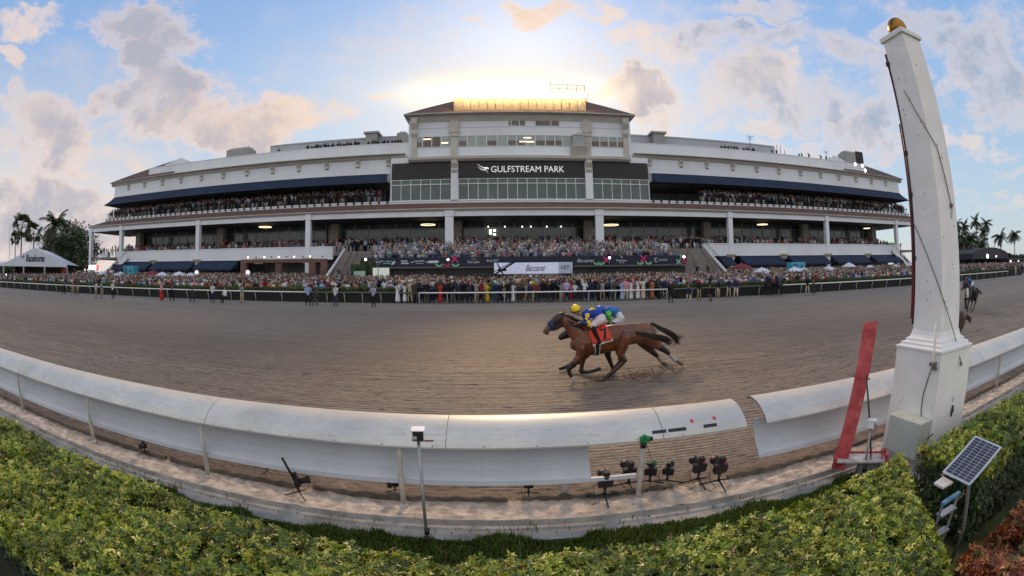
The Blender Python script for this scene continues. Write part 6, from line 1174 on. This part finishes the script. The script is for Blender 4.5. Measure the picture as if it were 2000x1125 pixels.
def blocked(x, y): return (sx0-.5-9 < x < sx1+9 and y > 57.5) or (-6 < x < 9 and y > 51.4) or (pg0.x < x < pg1.x and 61.5 < y < 63) or (x < tp[1].x+2 and y > 58 and x < -80)
y = 42.2
while y < 68.5:
    n0 = len(pos); fill(X(-30,y,550) if y < 60 else -88, X(2010,y,540) if y < 56 else 92, y+.75, gz(y+.75)+(.15 if y > 43 else 0), .52, 0, .9)
    pos[n0:] = [q for q in pos[n0:] if not blocked(q[0], q[1]) and not (y < 42.9 and False)]; y += .98
pos[:] = [q for q in pos if not (x0-.3 < q[0] < x1+.3 and q[1] < 42.1)]
for (a, b_) in ((-82.5,cx[4]-2),(cx[4]-1,cx[5]+1),(cx[5]+2,82.5)):
    fill(a, b_, 71.1, zf+.15, .66, 0, .7); fill(a, b_, 73.0, zf+.3, .8, 0, .65); fill(a, b_, 75.2, zf+.95, .6, 0, .85); fill(a, b_, 77.2, zf+1.2, .9, 1, .6)
for s in (0,1):
    a, b_ = (uL+.6,bxl-.4) if s == 0 else (bxr+.4 if 0 else bxr+9,uR-.6); fill(a, b_, 72.75, z_slT, .47, 1, .95, .1); fill(a, b_, 73.5, z_slT+.3, .5, 1, .9, .15); fill(a, b_, 74.4, z_slT+.65, .55, 1, .85); fill(a, b_, 75.4, z_slT+1.1, .6, 1, .8)
for k, (ty, tz) in enumerate(TR): fill(sx0+1, sx1-1, ty+.5, tz, .58, 2, .93, .12); fill(sx0+1, sx1-1, ty+1.35, tz, .64, 0 if k > 2 else 2, .8, .12)
for s in (0,1):
    xa, xb_ = (X(658,62,500), sx0-.8) if s == 0 else (sx1+.8, X(1398,62,500)); [fill(xa, xb_, 66.6+j_*.8, zf, .6, 1, .95, .1) for j_ in range(4)]
    fill(xa, xb_, 60.2, gz(60)+1., 1.8, 1, .6)
    a = at(240,490,68.).x if s == 0 else at(1752,482,68.).x; d = -1 if s == 0 else 1
    for k in range(18):
        for yy_ in (70.2,71,71.9): pos.append((a+d*(k*.5+.2), yy_, zf-(k+.5)*(zf-gz(68))/18, 0))
    fill(min(a,a+d*9), max(a,a+d*9), 74, zf, .55, 1, .9)
for px in (542,)+tuple(597+k*5 for k in range(22))+tuple(721+k*6.2 for k in range(11))+(1410,1416,1422,1431,1437,1441,1452,1458,1463,1470,1475,1508,1516,1560,1566,1580,1602,1612,1618,1638):
    fx = X(px,YW+1.2,290); pos.append((fx+nr.uniform(-.2,.2), YW+1.3+nr.uniform(0,.3), zpp-.75, 3))
pos = np.array(pos); N = len(pos)
mixc = np.array([COLN[c] for c in ['white','white','pale blue','grey','navy','black','pink','beige','cream','red','green','lilac','blue','charcoal','black','brown','maroon','khaki','grey','white','white','charcoal']])
drk = np.array([COLN[c] for c in ['black','navy','charcoal','black','brown','navy','black','white','grey','maroon','charcoal','pale blue']]); lgt = np.array([COLN[c] for c in ['white','pale blue','white','lilac','pink','cream','blue','grey','navy','white','beige','turquoise']])
VV, FF, CCc = [], [], []; off = 0; kind_ = nr.randint(0, len(LP), N)
for t_ in range(len(LP)):
    ii = np.nonzero(kind_ == t_)[0]; m_ = len(ii); v, f, idn = LP[t_]
    if m_ == 0: continue
    a = nr.uniform(-.7,.7,m_); s_ = nr.uniform(.93,1.07,m_); ca, sa = np.cos(a)*s_, np.sin(a)*s_
    Xw = v[None,:,0]*ca[:,None]-v[None,:,1]*sa[:,None]+pos[ii,0][:,None]; Yw = v[None,:,0]*sa[:,None]+v[None,:,1]*ca[:,None]+pos[ii,1][:,None]; Zw = v[None,:,2]*s_[:,None]+pos[ii,2][:,None]
    VV.append(np.stack([Xw,Yw,Zw],-1).reshape(-1,3)); FF.append((f[None]+(np.arange(m_)*len(v))[:,None,None]+off).reshape(-1,3)); off += m_*len(v)
    pl = pos[ii,3]; topc = mixc[nr.randint(0,len(mixc),m_)]; topc = np.where((pl == 1)[:,None], drk[nr.randint(0,len(drk),m_)], topc); topc = np.where((pl == 2)[:,None], lgt[nr.randint(0,len(lgt),m_)], topc); topc = np.where((pl == 3)[:,None], [[.02,.02,.025]], topc)
    bot = np.array([COLN[c] for c in ['black','navy','beige','charcoal','white','khaki','grey','black']])[nr.randint(0,8,m_)]; skn = np.array(SKIN)[nr.choice(5,m_,p=[.3,.25,.15,.1,.2])]; hr = np.array(HAIR+[COLN['white'],COLN['cream'],(.03,.02,.015),COLN['white']])[nr.randint(0,9,m_)]
    skn = np.where((pl == 3)[:,None], [[.06,.04,.03]], skn*np.array([[.78,.82,.86]]))  # roof figures painted dark as backlit silhouettes
    pal = np.stack([topc,bot,skn,hr],1); CCc.append((pal[:,idn,:]*nr.uniform(.55,1.0,(m_,1,1))).reshape(-1,3))
tag(npmesh('crowd', np.concatenate(VV), np.concatenate(FF), mat('crowd_cloth',(1,1,1),.8,.1,8,attr='Col',spec=.15), col=np.concatenate(CCc), smooth=False), 'packed crowd on the apron, terraces, balconies and roof of the grandstand', kind='stuff')
# white tables along the terrace
b = MB()
tabs = thing('banquet_tables', 'white clothed tables and tubs lined along the terrace of the grandstand', 'tables', (0,74,zf)); tabs['kind'] = 'stuff'
b.box(0,.01,70.9,70.91,zf,zf+.01)
for k in range(34):
    x = -80+k*4.85+rnd.uniform(-.8,.8); w = rnd.uniform(.6,1.4)
    if abs(x-4) < 12: continue
    b.box(x-w,x+w,70.9,71.9,zf,zf+.95+rnd.uniform(0,.25))
b.build('tables', wht, tabs)

# ================================================================== RACEHORSES AND JOCKEYS
BAY = (.135,.042,.016); BAYD = (.070,.023,.010); BLKH = (.012,.010,.009); WHS = (.45,.40,.36); DKB = (.055,.025,.014)
def cpt(x, y, Y): return at(1030+x/5.624, 570+y/5.624, Y)
def scale_at(Y): return (cpt(1000,500,Y)-cpt(600,500,Y)).length/400
def tp3(st, Y, dy=0.):                                                  # stations (x, y, r) of the side view into world points and radii
    s = scale_at(Y); return [cpt(a, b_, Y)+Vector((0,dy,0)) for a, b_, r in st], [r*s for a, b_, r in st]
def part(st, Y, flat, col, dy=0.): p, r = tp3(st, Y, dy); return (p, r, flat, col)
# front horse: plane Y0
Y0 = 12.6
TORSO = [(505,585,62),(560,572,112),(640,552,146),(740,540,158),(850,522,148),(950,500,146),(1035,486,136),(1105,482,108),(1160,490,58)]
h1 = [part(TORSO, Y0, .72, BAY), part([(620,505,135),(545,435,105),(480,370,80),(425,320,64),(385,290,54)], Y0, .48, BAY),
 part([(392,262,50),(345,300,62),(300,335,54),(258,372,42)], Y0, .56, (.022,.012,.009)), part([(262,370,42),(222,412,36),(198,438,31),(188,448,24)], Y0, .6, (.10,.05,.03)), part([(370,340,46),(320,385,38),(270,410,26)], Y0, .45, BAYD),
 part([(200,440,22),(222,460,18)], Y0, .7, BLKH),
 part([(388,245,15),(384,218,11),(386,198,4)], Y0, .6, BAYD, -.07), part([(408,248,15),(414,225,11),(418,205,4)], Y0, .6, BAYD, .07),
 part([(580,600,92),(562,690,66),(500,775,44)], Y0, .62, BAY, -.16), part([(500,775,42),(440,838,30),(452,880,22),(478,925,20)], Y0, .8, BLKH, -.17), part([(480,928,22),(500,955,18),(535,985,18)], Y0, .9, WHS, -.17), part([(540,988,22),(572,1004,24)], Y0, .9, (.10,.08,.06), -.17),
 part([(640,640,80),(622,740,54),(605,850,36)], Y0, .62, BAYD, .16), part([(602,870,36),(598,893,30),(680,897,20),(742,884,19)], Y0, .85, BLKH, .16), part([(745,884,20),(780,868,20),(812,858,23)], Y0, .9, BLKH, .16),
 part([(1050,480,126),(1020,590,100),(990,665,72),(1010,705,50)], Y0, .55, BAY, -.17), part([(1010,705,48),(1048,742,38),(1000,795,28),(905,878,24)], Y0, .8, DKB, -.18), part([(905,878,24),(838,938,24),(802,972,20)], Y0, .9, BLKH, -.18), part([(800,975,22),(788,1004,26)], Y0, .9, BLKH, -.18),
 part([(1075,500,110),(1080,610,80),(1050,690,54)], Y0, .55, BAYD, .16), part([(1050,690,50),(1068,745,36),(1010,810,26),(950,880,22),(925,915,22),(935,938,26)], Y0, .8, BLKH, .17)]
def horse_obj(parts, label, Y, voxel=.017, group='racehorses'):
    o0 = parts[0][0][3]; org = Vector((o0.x, Y, gz(Y))); me = grow('racehorse', parts, voxel, hidem, org, 7); o = bpy.data.objects.new('racehorse', me); COL.objects.link(o); o.location = org; o['_o'] = tuple(org); tag(o, label, 'horse', group); return o
H1 = horse_obj(h1, 'bay racehorse galloping nearest with a red saddlecloth numbered 7', Y0)
def flank(x, y, Y, off, tor=TORSO, flat=.72):                           # a point on the near flank of the body
    for (xa, ya, ra), (xb, yb, rb) in zip(tor[:-1], tor[1:]):
        if xa <= x <= xb: t = (x-xa)/(xb-xa); cy, r = ya+(yb-ya)*t, ra+(rb-ra)*t; break
    else: cy, r = 540, 150
    u = max(-.985, min(.985, (y-cy)/(r+8))); s = scale_at(Y); P = cpt(x, y, Y); return Vector((P.x, Y-flat*(r+8)*s*math.sqrt(1-u*u)-off, P.z))
def patch(mb, quad4, Y, off, nu=10, nv=10, mi=0, two=False, **k):
    g_ = [[None]*(nu+1) for _ in range(nv+1)]; V = []; 
    for j_ in range(nv+1):
        for i in range(nu+1):
            u, v = i/nu, j_/nv; a = Vector(quad4[0]).lerp(Vector(quad4[1]), u); c = Vector(quad4[3]).lerp(Vector(quad4[2]), u); p = a.lerp(c, v); V.append(flank(p.x, p.y, Y, off, **k))
    mb.add(V, [(j_*(nu+1)+i, j_*(nu+1)+i+1, (j_+1)*(nu+1)+i+1, (j_+1)*(nu+1)+i) for j_ in range(nv) for i in range(nu)], mi)
b = MB(); patch(b, [(655,425),(848,345),(905,500),(690,560)], Y0, .022); cl_ = b.build('saddlecloth', mat('red_cloth',(.62,.045,.025),.7,.08,20), H1, smooth=True)
so_ = cl_.modifiers.new('s','SOLIDIFY'); so_.thickness = .008
b = MB(); patch(b, [(688,545),(905,488),(912,520),(698,582)], Y0, .028, 14, 2); b.build('name_strip', mat('white_cloth',(.62,.60,.58),.7), H1, smooth=True)
b = MB(); patch(b, [(770,398),(838,372),(846,398),(778,424)], Y0, .034, 6, 2); patch(b, [(818,385),(846,385),(836,500),(806,508)], Y0, .034, 3, 8); b.build('number', mat('black_cloth',(.012,.012,.012),.7), H1)
b = MB()
for i in range(9): x = 775+i*13.5; y = 541-i*3.6; patch(b, [(x,y-6),(x+8,y-8),(x+8,y+6),(x,y+8)], Y0, .036, 1, 1) if i not in (2,) else None
b.build('name_letters', mat('black_cloth',(.012,.012,.012),.7), H1)
b = MB(); patch(b, [(722,560),(768,550),(772,690),(735,697)], Y0, .02, 2, 8); b.build('girth', blk, H1); b = MB(); patch(b, [(714,572),(721,571),(735,698),(728,700)], Y0, .024, 1, 8); patch(b, [(768,560),(775,559),(776,688),(770,690)], Y0, .024, 1, 8); b.build('girth_piping', mat('white_cloth',(.62,.60,.58),.7), H1)
s = scale_at(Y0)
b = MB(); b.tube(*tp3([(280,352,50),(262,364,48),(240,378,45)], Y0), n=14, flat=.66); b.build('blue_hood', mat('blue_hood',(.012,.035,.13),.6), H1, smooth=True)
b = MB(); hd = -.105
b.tube([cpt(262,395,Y0)+Vector((0,hd,0)), cpt(330,350,Y0)+Vector((0,hd-.02,0)), cpt(378,290,Y0)+Vector((0,hd,0)), cpt(388,262,Y0)+Vector((0,-.05,0))], .010, 6); b.tube([cpt(255,425,Y0)+Vector((0,hd+.02,0)), cpt(300,408,Y0)+Vector((0,hd,0)), cpt(350,395,Y0)+Vector((0,hd,0)), cpt(355,330,Y0)+Vector((0,hd,0))], .010, 6)
b.tube([cpt(258,415,Y0)+Vector((0,hd+.02,0)), cpt(400,370,Y0)+Vector((0,-.2,0)), cpt(560,335,Y0)+Vector((0,-.16,0))], .009, 6); b.ball(cpt(258,418,Y0)+Vector((0,hd,0)), .022, 8); b.build('bridle', blk, H1)
b = MB(); b.ball(cpt(298,318,Y0)+Vector((0,-.085,0)), .022, 8); b.build('eye', mat('eye_dark',(.008,.005,.004),.1), H1, smooth=True)
def strands(pts, n, spread, r, name, par, seed, dyr=.03, m=None):
    q = random.Random(seed); b = MB()
    for k in range(n):
        o1, o2, o3 = (q.uniform(-1,1) for _ in range(3)); P = []
        for i, p in enumerate(pts):
            w = i/(len(pts)-1); P.append(p+Vector((o1*spread*w*.5, o2*dyr*(.4+w), o3*spread*(.25+w)+math.sin(w*6+o1*4)*spread*.22*w)))
        P[-1] = P[-1]+Vector((q.uniform(-.2,.06),0,0)); L = len(P); b.tube(P, [r*(1-.85*i/(L-1)) for i in range(L)], 4, flat=.7)
    return b.build(name, m or mat('black_hair',(.018,.011,.008),.5,.3,30), par, smooth=True)
strands([cpt(x,y,Y0) for x, y in [(1150,440),(1210,452),(1290,470),(1370,490),(1460,508),(1530,530),(1590,562)]], 70, .085, .022, 'tail', H1, 3)
q = random.Random(9); b = MB()
for k in range(60):
    t = k/59; x = 415+t*215; y = 268+t*105+(8 if k % 2 else 0); p = cpt(x,y,Y0)+Vector((0,q.uniform(-.05,.02),0)); b.tube([p, p+Vector((.05,-.02,.02+q.uniform(0,.05))), p+Vector((.12+q.uniform(0,.08),-.04,-.02+q.uniform(-.05,.05)))], [.014,.011,.003], 4)
for k in range(22): x = 420+q.uniform(0,170); y = 290+(x-420)*.5+q.uniform(0,20); p = cpt(x,y,Y0)+Vector((0,-.11,0)); b.tube([p, p+Vector((.05,-.03,-.05)), p+Vector((.10,-.02,-.12))], [.012,.01,.003], 4)
b.build('mane', mat('black_hair',(.018,.011,.008),.5,.3,30), H1, smooth=True)
# second horse
Y1 = 13.65
T2 = [(650,560,90),(800,540,138),(950,500,138),(1080,468,122),(1180,458,114),(1260,450,118),(1330,442,98),(1388,450,52)]
h2 = [part(T2, Y1, .72, (.16,.06,.03)), part([(740,500,120),(620,455,92),(520,445,72),(460,450,58)], Y1, .48, DKB), part([(500,440,56),(430,465,48),(385,490,38),(358,505,32)], Y1, .6, BLKH),
 part([(1310,470,104),(1375,550,66),(1440,600,42)], Y1, .55, (.14,.05,.025), -.15), part([(1440,600,40),(1500,640,32),(1535,670,26)], Y1, .8, BLKH, -.16), part([(1535,672,24),(1580,720,21),(1610,745,21)], Y1, .9, WHS, -.16), part([(1610,745,20),(1650,768,20),(1682,784,23)], Y1, .9, (.12,.09,.07), -.16),
 part([(1270,500,104),(1335,600,62),(1390,665,38)], Y1, .55, DKB, .15), part([(1390,665,36),(1440,708,28)], Y1, .8, BLKH, .16), part([(1442,712,24),(1472,758,20),(1500,790,19)], Y1, .9, (.30,.22,.16), .16), part([(1502,792,20),(1530,805,20),(1556,824,24)], Y1, .9, BLKH, .16),
 part([(860,590,66),(872,690,42),(910,790,27),(942,862,20),(960,890,20),(975,905,24)], Y1, .8, BLKH, -.15), part([(680,650,64),(580,770,36),(450,828,24),(385,850,22),(360,856,20)], Y1, .8, BLKH, .15)]
H2 = horse_obj(h2, 'dark bay racehorse half hidden behind the one numbered 7, hind legs with white socks', Y1)
strands([cpt(x,y,Y1) for x, y in [(1355,345),(1400,365),(1455,400),(1520,430),(1590,475),(1640,520),(1668,550)]], 70, .085, .022, 'tail', H2, 5)
b = MB()
for k in range(20): p = cpt(1450+k*11,415+k*5+rnd.uniform(-10,10),Y1); b.tube([p, p+Vector((.12,0,.0)), p+Vector((.25,0,rnd.uniform(0,.06)))], [.008,.006,.002], 4)
b.build('tail_wisps', mat('black_hair',(.018,.011,.008),.5,.3,30), H2)
# jockeys
YEL, BLU, PKW, BOOT = (.80,.55,.02), (.02,.055,.34), (.66,.56,.58), (.012,.012,.014)
def jockey(parts, label, Y, voxel=.011):
    org = Vector((parts[0][0][0].x, Y, gz(Y))); me = grow('person', parts, voxel, figm, org, 2); o = bpy.data.objects.new('person', me); COL.objects.link(o); o.location = org; o['_o'] = tuple(org); return tag(o, label, 'person', 'jockeys')
D_ = -.24
j1 = [part([(612,245,30),(650,235,50),(720,232,56),(790,262,54),(825,290,46)], Y0, 1.35, BLU), part([(600,250,20),(562,238,20)], Y0, .9, SKIN[0]), part([(548,222,30),(542,240,26)], Y0, .9, SKIN[0]), part([(523,236,8),(515,241,6)], Y0, 1, SKIN[0]),
 part([(625,248,26),(655,300,24),(660,335,20)], Y0, 1, BLU, -.2), part([(660,335,21),(610,332,17),(575,330,14)], Y0, 1, (.02,.07,.22), -.19), part([(572,330,14),(552,330,11)], Y0, 1, SKIN[0], -.17), part([(655,318,24),(668,365,20)], Y0, 1, YEL, -.2),
 part([(625,248,26),(655,300,24),(650,335,20),(575,335,14)], Y0, 1, BLU, .18), part([(572,335,13),(552,335,11)], Y0, 1, SKIN[0], .14),
 part([(822,290,46),(770,318,46),(705,352,34)], Y0, 1, PKW, -.15), part([(705,352,33),(700,375,28)], Y0, 1, PKW, -.22), part([(822,290,46),(770,318,46),(705,352,34)], Y0, 1, PKW, .15),
 part([(700,385,26),(722,440,22),(752,500,18),(762,530,18)], Y0, 1, BOOT, -.33), part([(765,535,17),(738,560,14),(725,568,11)], Y0, 1, BOOT, -.34), part([(700,385,26),(722,440,22),(752,500,18),(735,560,14)], Y0, 1, BOOT, .33)]
J1 = jockey(j1, 'jockey in blue and yellow silks with a bright yellow helmet', Y0)
b = MB(); c = cpt(531,184,Y0); b.ball(c, 46*s, 18, sc=(1.12,.95,.98)); b.build('helmet', mat('yellow_helmet',(.85,.62,.02),.35,.04), J1, smooth=True)
b = MB(); b.tube([cpt(478,222,Y0)+Vector((0,-.03,0)), cpt(500,224,Y0)+Vector((0,-.10,0)), cpt(560,212,Y0)+Vector((0,-.115,0)), cpt(592,190,Y0)+Vector((0,-.06,0))], .014, 6); b.tube([cpt(472,175,Y0), cpt(480,195,Y0), cpt(486,215,Y0)], .012, 6); b.tube([cpt(560,212,Y0)+Vector((0,-.1,0)), cpt(565,245,Y0)+Vector((0,-.08,0)), cpt(548,262,Y0)+Vector((0,-.04,0))], .006, 5); b.build('goggle_strap', blk, J1)
b = MB(); b.ball(cpt(507,236,Y0)+Vector((0,-.045,0)), .022, 8, sc=(.8,1,.7)); b.build('goggles', mat('goggle_lens',(.03,.03,.03),.1), J1, smooth=True)
b = MB()
for x, y, r in ((640,250,26),(632,282,20),(655,318,22)):
    p = cpt(x,y,Y0); b.tube([p+Vector((0,-.285+(.02 if y > 270 else 0),0)), p+Vector((0,-.262+(.02 if y > 270 else 0),0))], [r*s*.8,r*s], 7)
for x in (690,): p = cpt(x,188,Y0); b.tube([p+Vector((-.07,-.12,-.03)),p+Vector((.04,-.1,.01)),p+Vector((.14,-.09,-.02))], [.01,.045,.008], 6)
b.build('yellow_stars', mat('yellow_silk',(.80,.60,.04),.5), J1)
b = MB(); b.tube([cpt(566,325,Y0)+Vector((0,-.2,0)), cpt(515,345,Y0)+Vector((0,-.24,0)), cpt(485,352,Y0)+Vector((0,-.25,0))], .009, 6); b.build('whip', mat('whip_brown',(.30,.12,.05),.5), J1)
j2 = [part([(850,225,30),(890,205,48),(950,215,56),(1005,255,50)], Y1, 1.35, (.04,.15,.42)), part([(835,235,22),(815,225,24)], Y1, .9, SKIN[1]), part([(865,235,28),(885,285,24),(890,310,18)], Y1, 1, (.05,.35,.06), -.2), part([(885,310,18),(840,330,14),(800,335,12)], Y1, 1, SKIN[1], -.18),
 part([(865,235,28),(880,300,22),(800,335,12)], Y1, 1, (.04,.15,.42), .18), part([(1012,270,48),(985,318,44),(925,330,32)], Y1, 1, (.62,.60,.62), -.15), part([(1012,270,48),(985,318,44),(925,330,32)], Y1, 1, (.62,.60,.62), .15), part([(915,340,26),(945,430,20),(950,500,18)], Y1, 1, BOOT, -.32), part([(915,340,26),(945,430,20),(950,500,18)], Y1, 1, BOOT, .32)]
J2 = jockey(j2, 'jockey in light blue silks with green patches and a blue helmet, behind the first', Y1)
s1 = scale_at(Y1); b = MB(); b.ball(cpt(803,193,Y1), 44*s1, 18, sc=(1.1,.95,.98)); b.build('helmet', mat('blue_helmet',(.02,.09,.50),.35,.04), J2, smooth=True)
b = MB(); p = cpt(872,232,Y1); b.tube([p+Vector((0,-.30,0)),p+Vector((0,-.27,0))], [.06,.085], 8); b.build('green_patch', mat('green_silk',(.12,.60,.05),.5), J2); b = MB(); b.tube([cpt(770,215,Y1)+Vector((0,-.08,0)), cpt(830,205,Y1)+Vector((0,-.11,0)), cpt(846,190,Y1)+Vector((0,-.05,0))], .012, 6); b.build('goggle_strap', blk, J2)
b = MB(); p = cpt(1005,285,Y1); b.ball(p+Vector((0,-.26,0)), .05, 7, sc=(1,.2,.8)); b.build('breeches_badge', mat('dark_badge',(.06,.03,.05),.6), J2)
# horses further back, on the same bodies
def copyfig(o, name, label, loc, rz, cat, group, par_ok=True, s=1.):
    c = o.copy(); COL.objects.link(c); c.location = loc; c.rotation_euler = (0,0,rz); c.scale = (s,)*3; tag(c, label, cat, group)
    for ch in o.children:
        if ch.name.split('.')[0] in ('tail','mane','helmet','goggle_strap','bridle','eye','girth'): d = ch.copy(); COL.objects.link(d); d.parent = c
    return c
def recol(o, fn):                                                       # own coat or silks for a copied figure
    o.data = o.data.copy(); a = o.data.color_attributes['Col']; n = len(a.data); c = np.empty(n*4, np.float32); a.data.foreach_get('color', c); c = c.reshape(n,4); c[:, :3] = fn(c[:, :3]); a.data.foreach_set('color', c.ravel())
dj = Vector(J1['_o'])-Vector(H1['_o'])
def pair(px, py, rz, hl, jl, coat, silk, sc_=1.):
    p = onz(px, py, .35); p.z = gz(p.y); M = Matrix.Rotation(rz,4,'Z'); h = copyfig(H1,'racehorse',hl,p,rz,'horse','racehorses',s=sc_); j = copyfig(J1,'person',jl,p+(M @ (dj*sc_)),rz,'person','jockeys',s=sc_)
    recol(h, lambda c: c*0+np.array(coat)*(.5+1.*c[:,:1]/.2)); sk_ = np.array(silk)
    recol(j, lambda c: np.where(((c[:,2] > .2) & (c[:,0] < .2))[:,None], sk_, np.where(((c[:,0] > .7) & (c[:,2] < .1))[:,None], sk_*.8, c))); return h, j, p, M
h, j, p, M = pair(1893, 600, R_(4), 'black racehorse galloping head on at the far right of the track', 'jockey in blue and white crouched on the black horse at far right', (.010,.009,.009), (.03,.12,.40))
for c in list(j.children):
    if c.name.startswith('helmet'): c.data = c.data.copy(); c.data.materials[0] = mat('dark_cap',(.12,.05,.04),.5)
b = MB(); off = M @ (cpt(560,640,Y0)-Vector(H1['_o'])); q_ = p+off; V = [q_+Vector((-.42,-.12,.55)),q_+Vector((-.18,-.22,.60)),q_+Vector((-.12,-.25,.05)),q_+Vector((-.34,-.18,.0))]
b.add(V, [(0,1,2,3)]); b.ball(V[0].lerp(V[2],.5)+Vector((0,-.03,0)), .17, 8, sc=(1,.3,1.3)); o_ = b.build('white_chest_cloth', mat('white_cloth',(.62,.60,.58),.7), None); o_.parent = h; o_.matrix_parent_inverse = (Matrix.Translation(h.location) @ h.rotation_euler.to_matrix().to_4x4()).inverted()
pair(1846, 676, R_(4), 'dark bay racehorse almost hidden behind the tall white post', 'jockey in white almost hidden behind the tall white post', (.05,.028,.02), (.55,.55,.58))
# two standing ponies with riders near the outer rail
def std(Yc=0):
    m = lambda pts, r, f, c: (pts, r, f, c); L = []
    L.append(m([(-.62,0,1.12),(-.3,0,1.12),(.2,0,1.14),(.55,0,1.18),(.72,0,1.10)], [.24,.30,.31,.29,.16], .8, BLKH)); L.append(m([(-.6,0,1.25),(-.85,0,1.52),(-1.0,0,1.68)], [.2,.14,.11], .55, BLKH)); L.append(m([(-1.0,0,1.70),(-1.18,0,1.55),(-1.32,0,1.38)], [.11,.10,.06], .7, BLKH))
    for x, y_ in ((-.55,-.14),(-.5,.14),(.55,-.14),(.6,.14)): L.append(m([(x,y_,1.0),(x+(.04 if x > 0 else 0),y_,.6),(x+(.1 if x > 0 else 0),y_,.5),(x+.04,y_,.12),(x,y_,.05)], [.15,.08,.06,.04,.06], 1, BLKH))
    L.append(m([(.75,0,1.2),(.92,0,1.0),(.95,0,.5)], [.06,.08,.03], 1, BLKH)); return L
pony = grow('pony', std(), .03, hidem)
rider = grow('person', [([(0,0,1.42),(0,0,1.6),(0,0,1.86)], [.16,.15,.17], 1.2, COLN['navy']), ([(0,0,1.9),(0,0,2.0)], [.06,.055], 1, SKIN[0]), ([(0,0,2.04),(0,0,2.12)], [.085,.09], .9, SKIN[0]), ([(.02,0,2.10),(.02,0,2.16)], [.1,.1], 1, COLN['white'])]+
 [x for s_ in (-1,1) for x in (([(0,s_*.12,1.42),(-.2,s_*.30,1.25),(-.15,s_*.34,.85)], [.1,.08,.055], 1, COLN['black']), ([(-.15,s_*.34,.82),(-.28,s_*.34,.78)], [.05,.04], 1, BLKH), ([(0,s_*.18,1.84),(-.05,s_*.26,1.6),(-.3,s_*.10,1.5)], [.06,.05,.04], 1, COLN['navy']))], .03, figm)
for px, py, rz, a in ((1500,583,R_(75),'left'),(1517,582,R_(110),'right')):
    p = at(px, py, 38.6); p.z = gz(38.6); o = bpy.data.objects.new('pony', pony); COL.objects.link(o); o.location = p; o.rotation_euler = (0,0,rz); tag(o, 'dark outrider pony standing by the rail, %s one of the two' % a, 'horse', 'outrider ponies'); o.scale = (.96,)*3
    person(rider, p.x, p.y, p.z, 'rider in dark clothes on the %s outrider pony' % a, 'riders on the outrider ponies', rz, .96)
# kicked up dirt
b = MB(); q = random.Random(4)
for k in range(520):
    cx_, cy_ = [(1175,950),(1560,850),(1330,930),(820,985),(1200,960)][k % 5]; c = cpt(cx_+q.gauss(0,60), cy_+q.gauss(0,24)-abs(q.gauss(0,20)), Y0+q.uniform(-.3,.5)); r = q.uniform(.006,.03)
    if c.z < .02: c.z = .02
    b.tube([c, c+Vector((r,q.uniform(-r,r),r*.6))], [r,r*.6], 5)
tag(b.build('dirt_clods', mat('clod',(.24,.17,.12),.9,.3,9)), 'loose dirt thrown up behind the galloping hooves', kind='stuff')
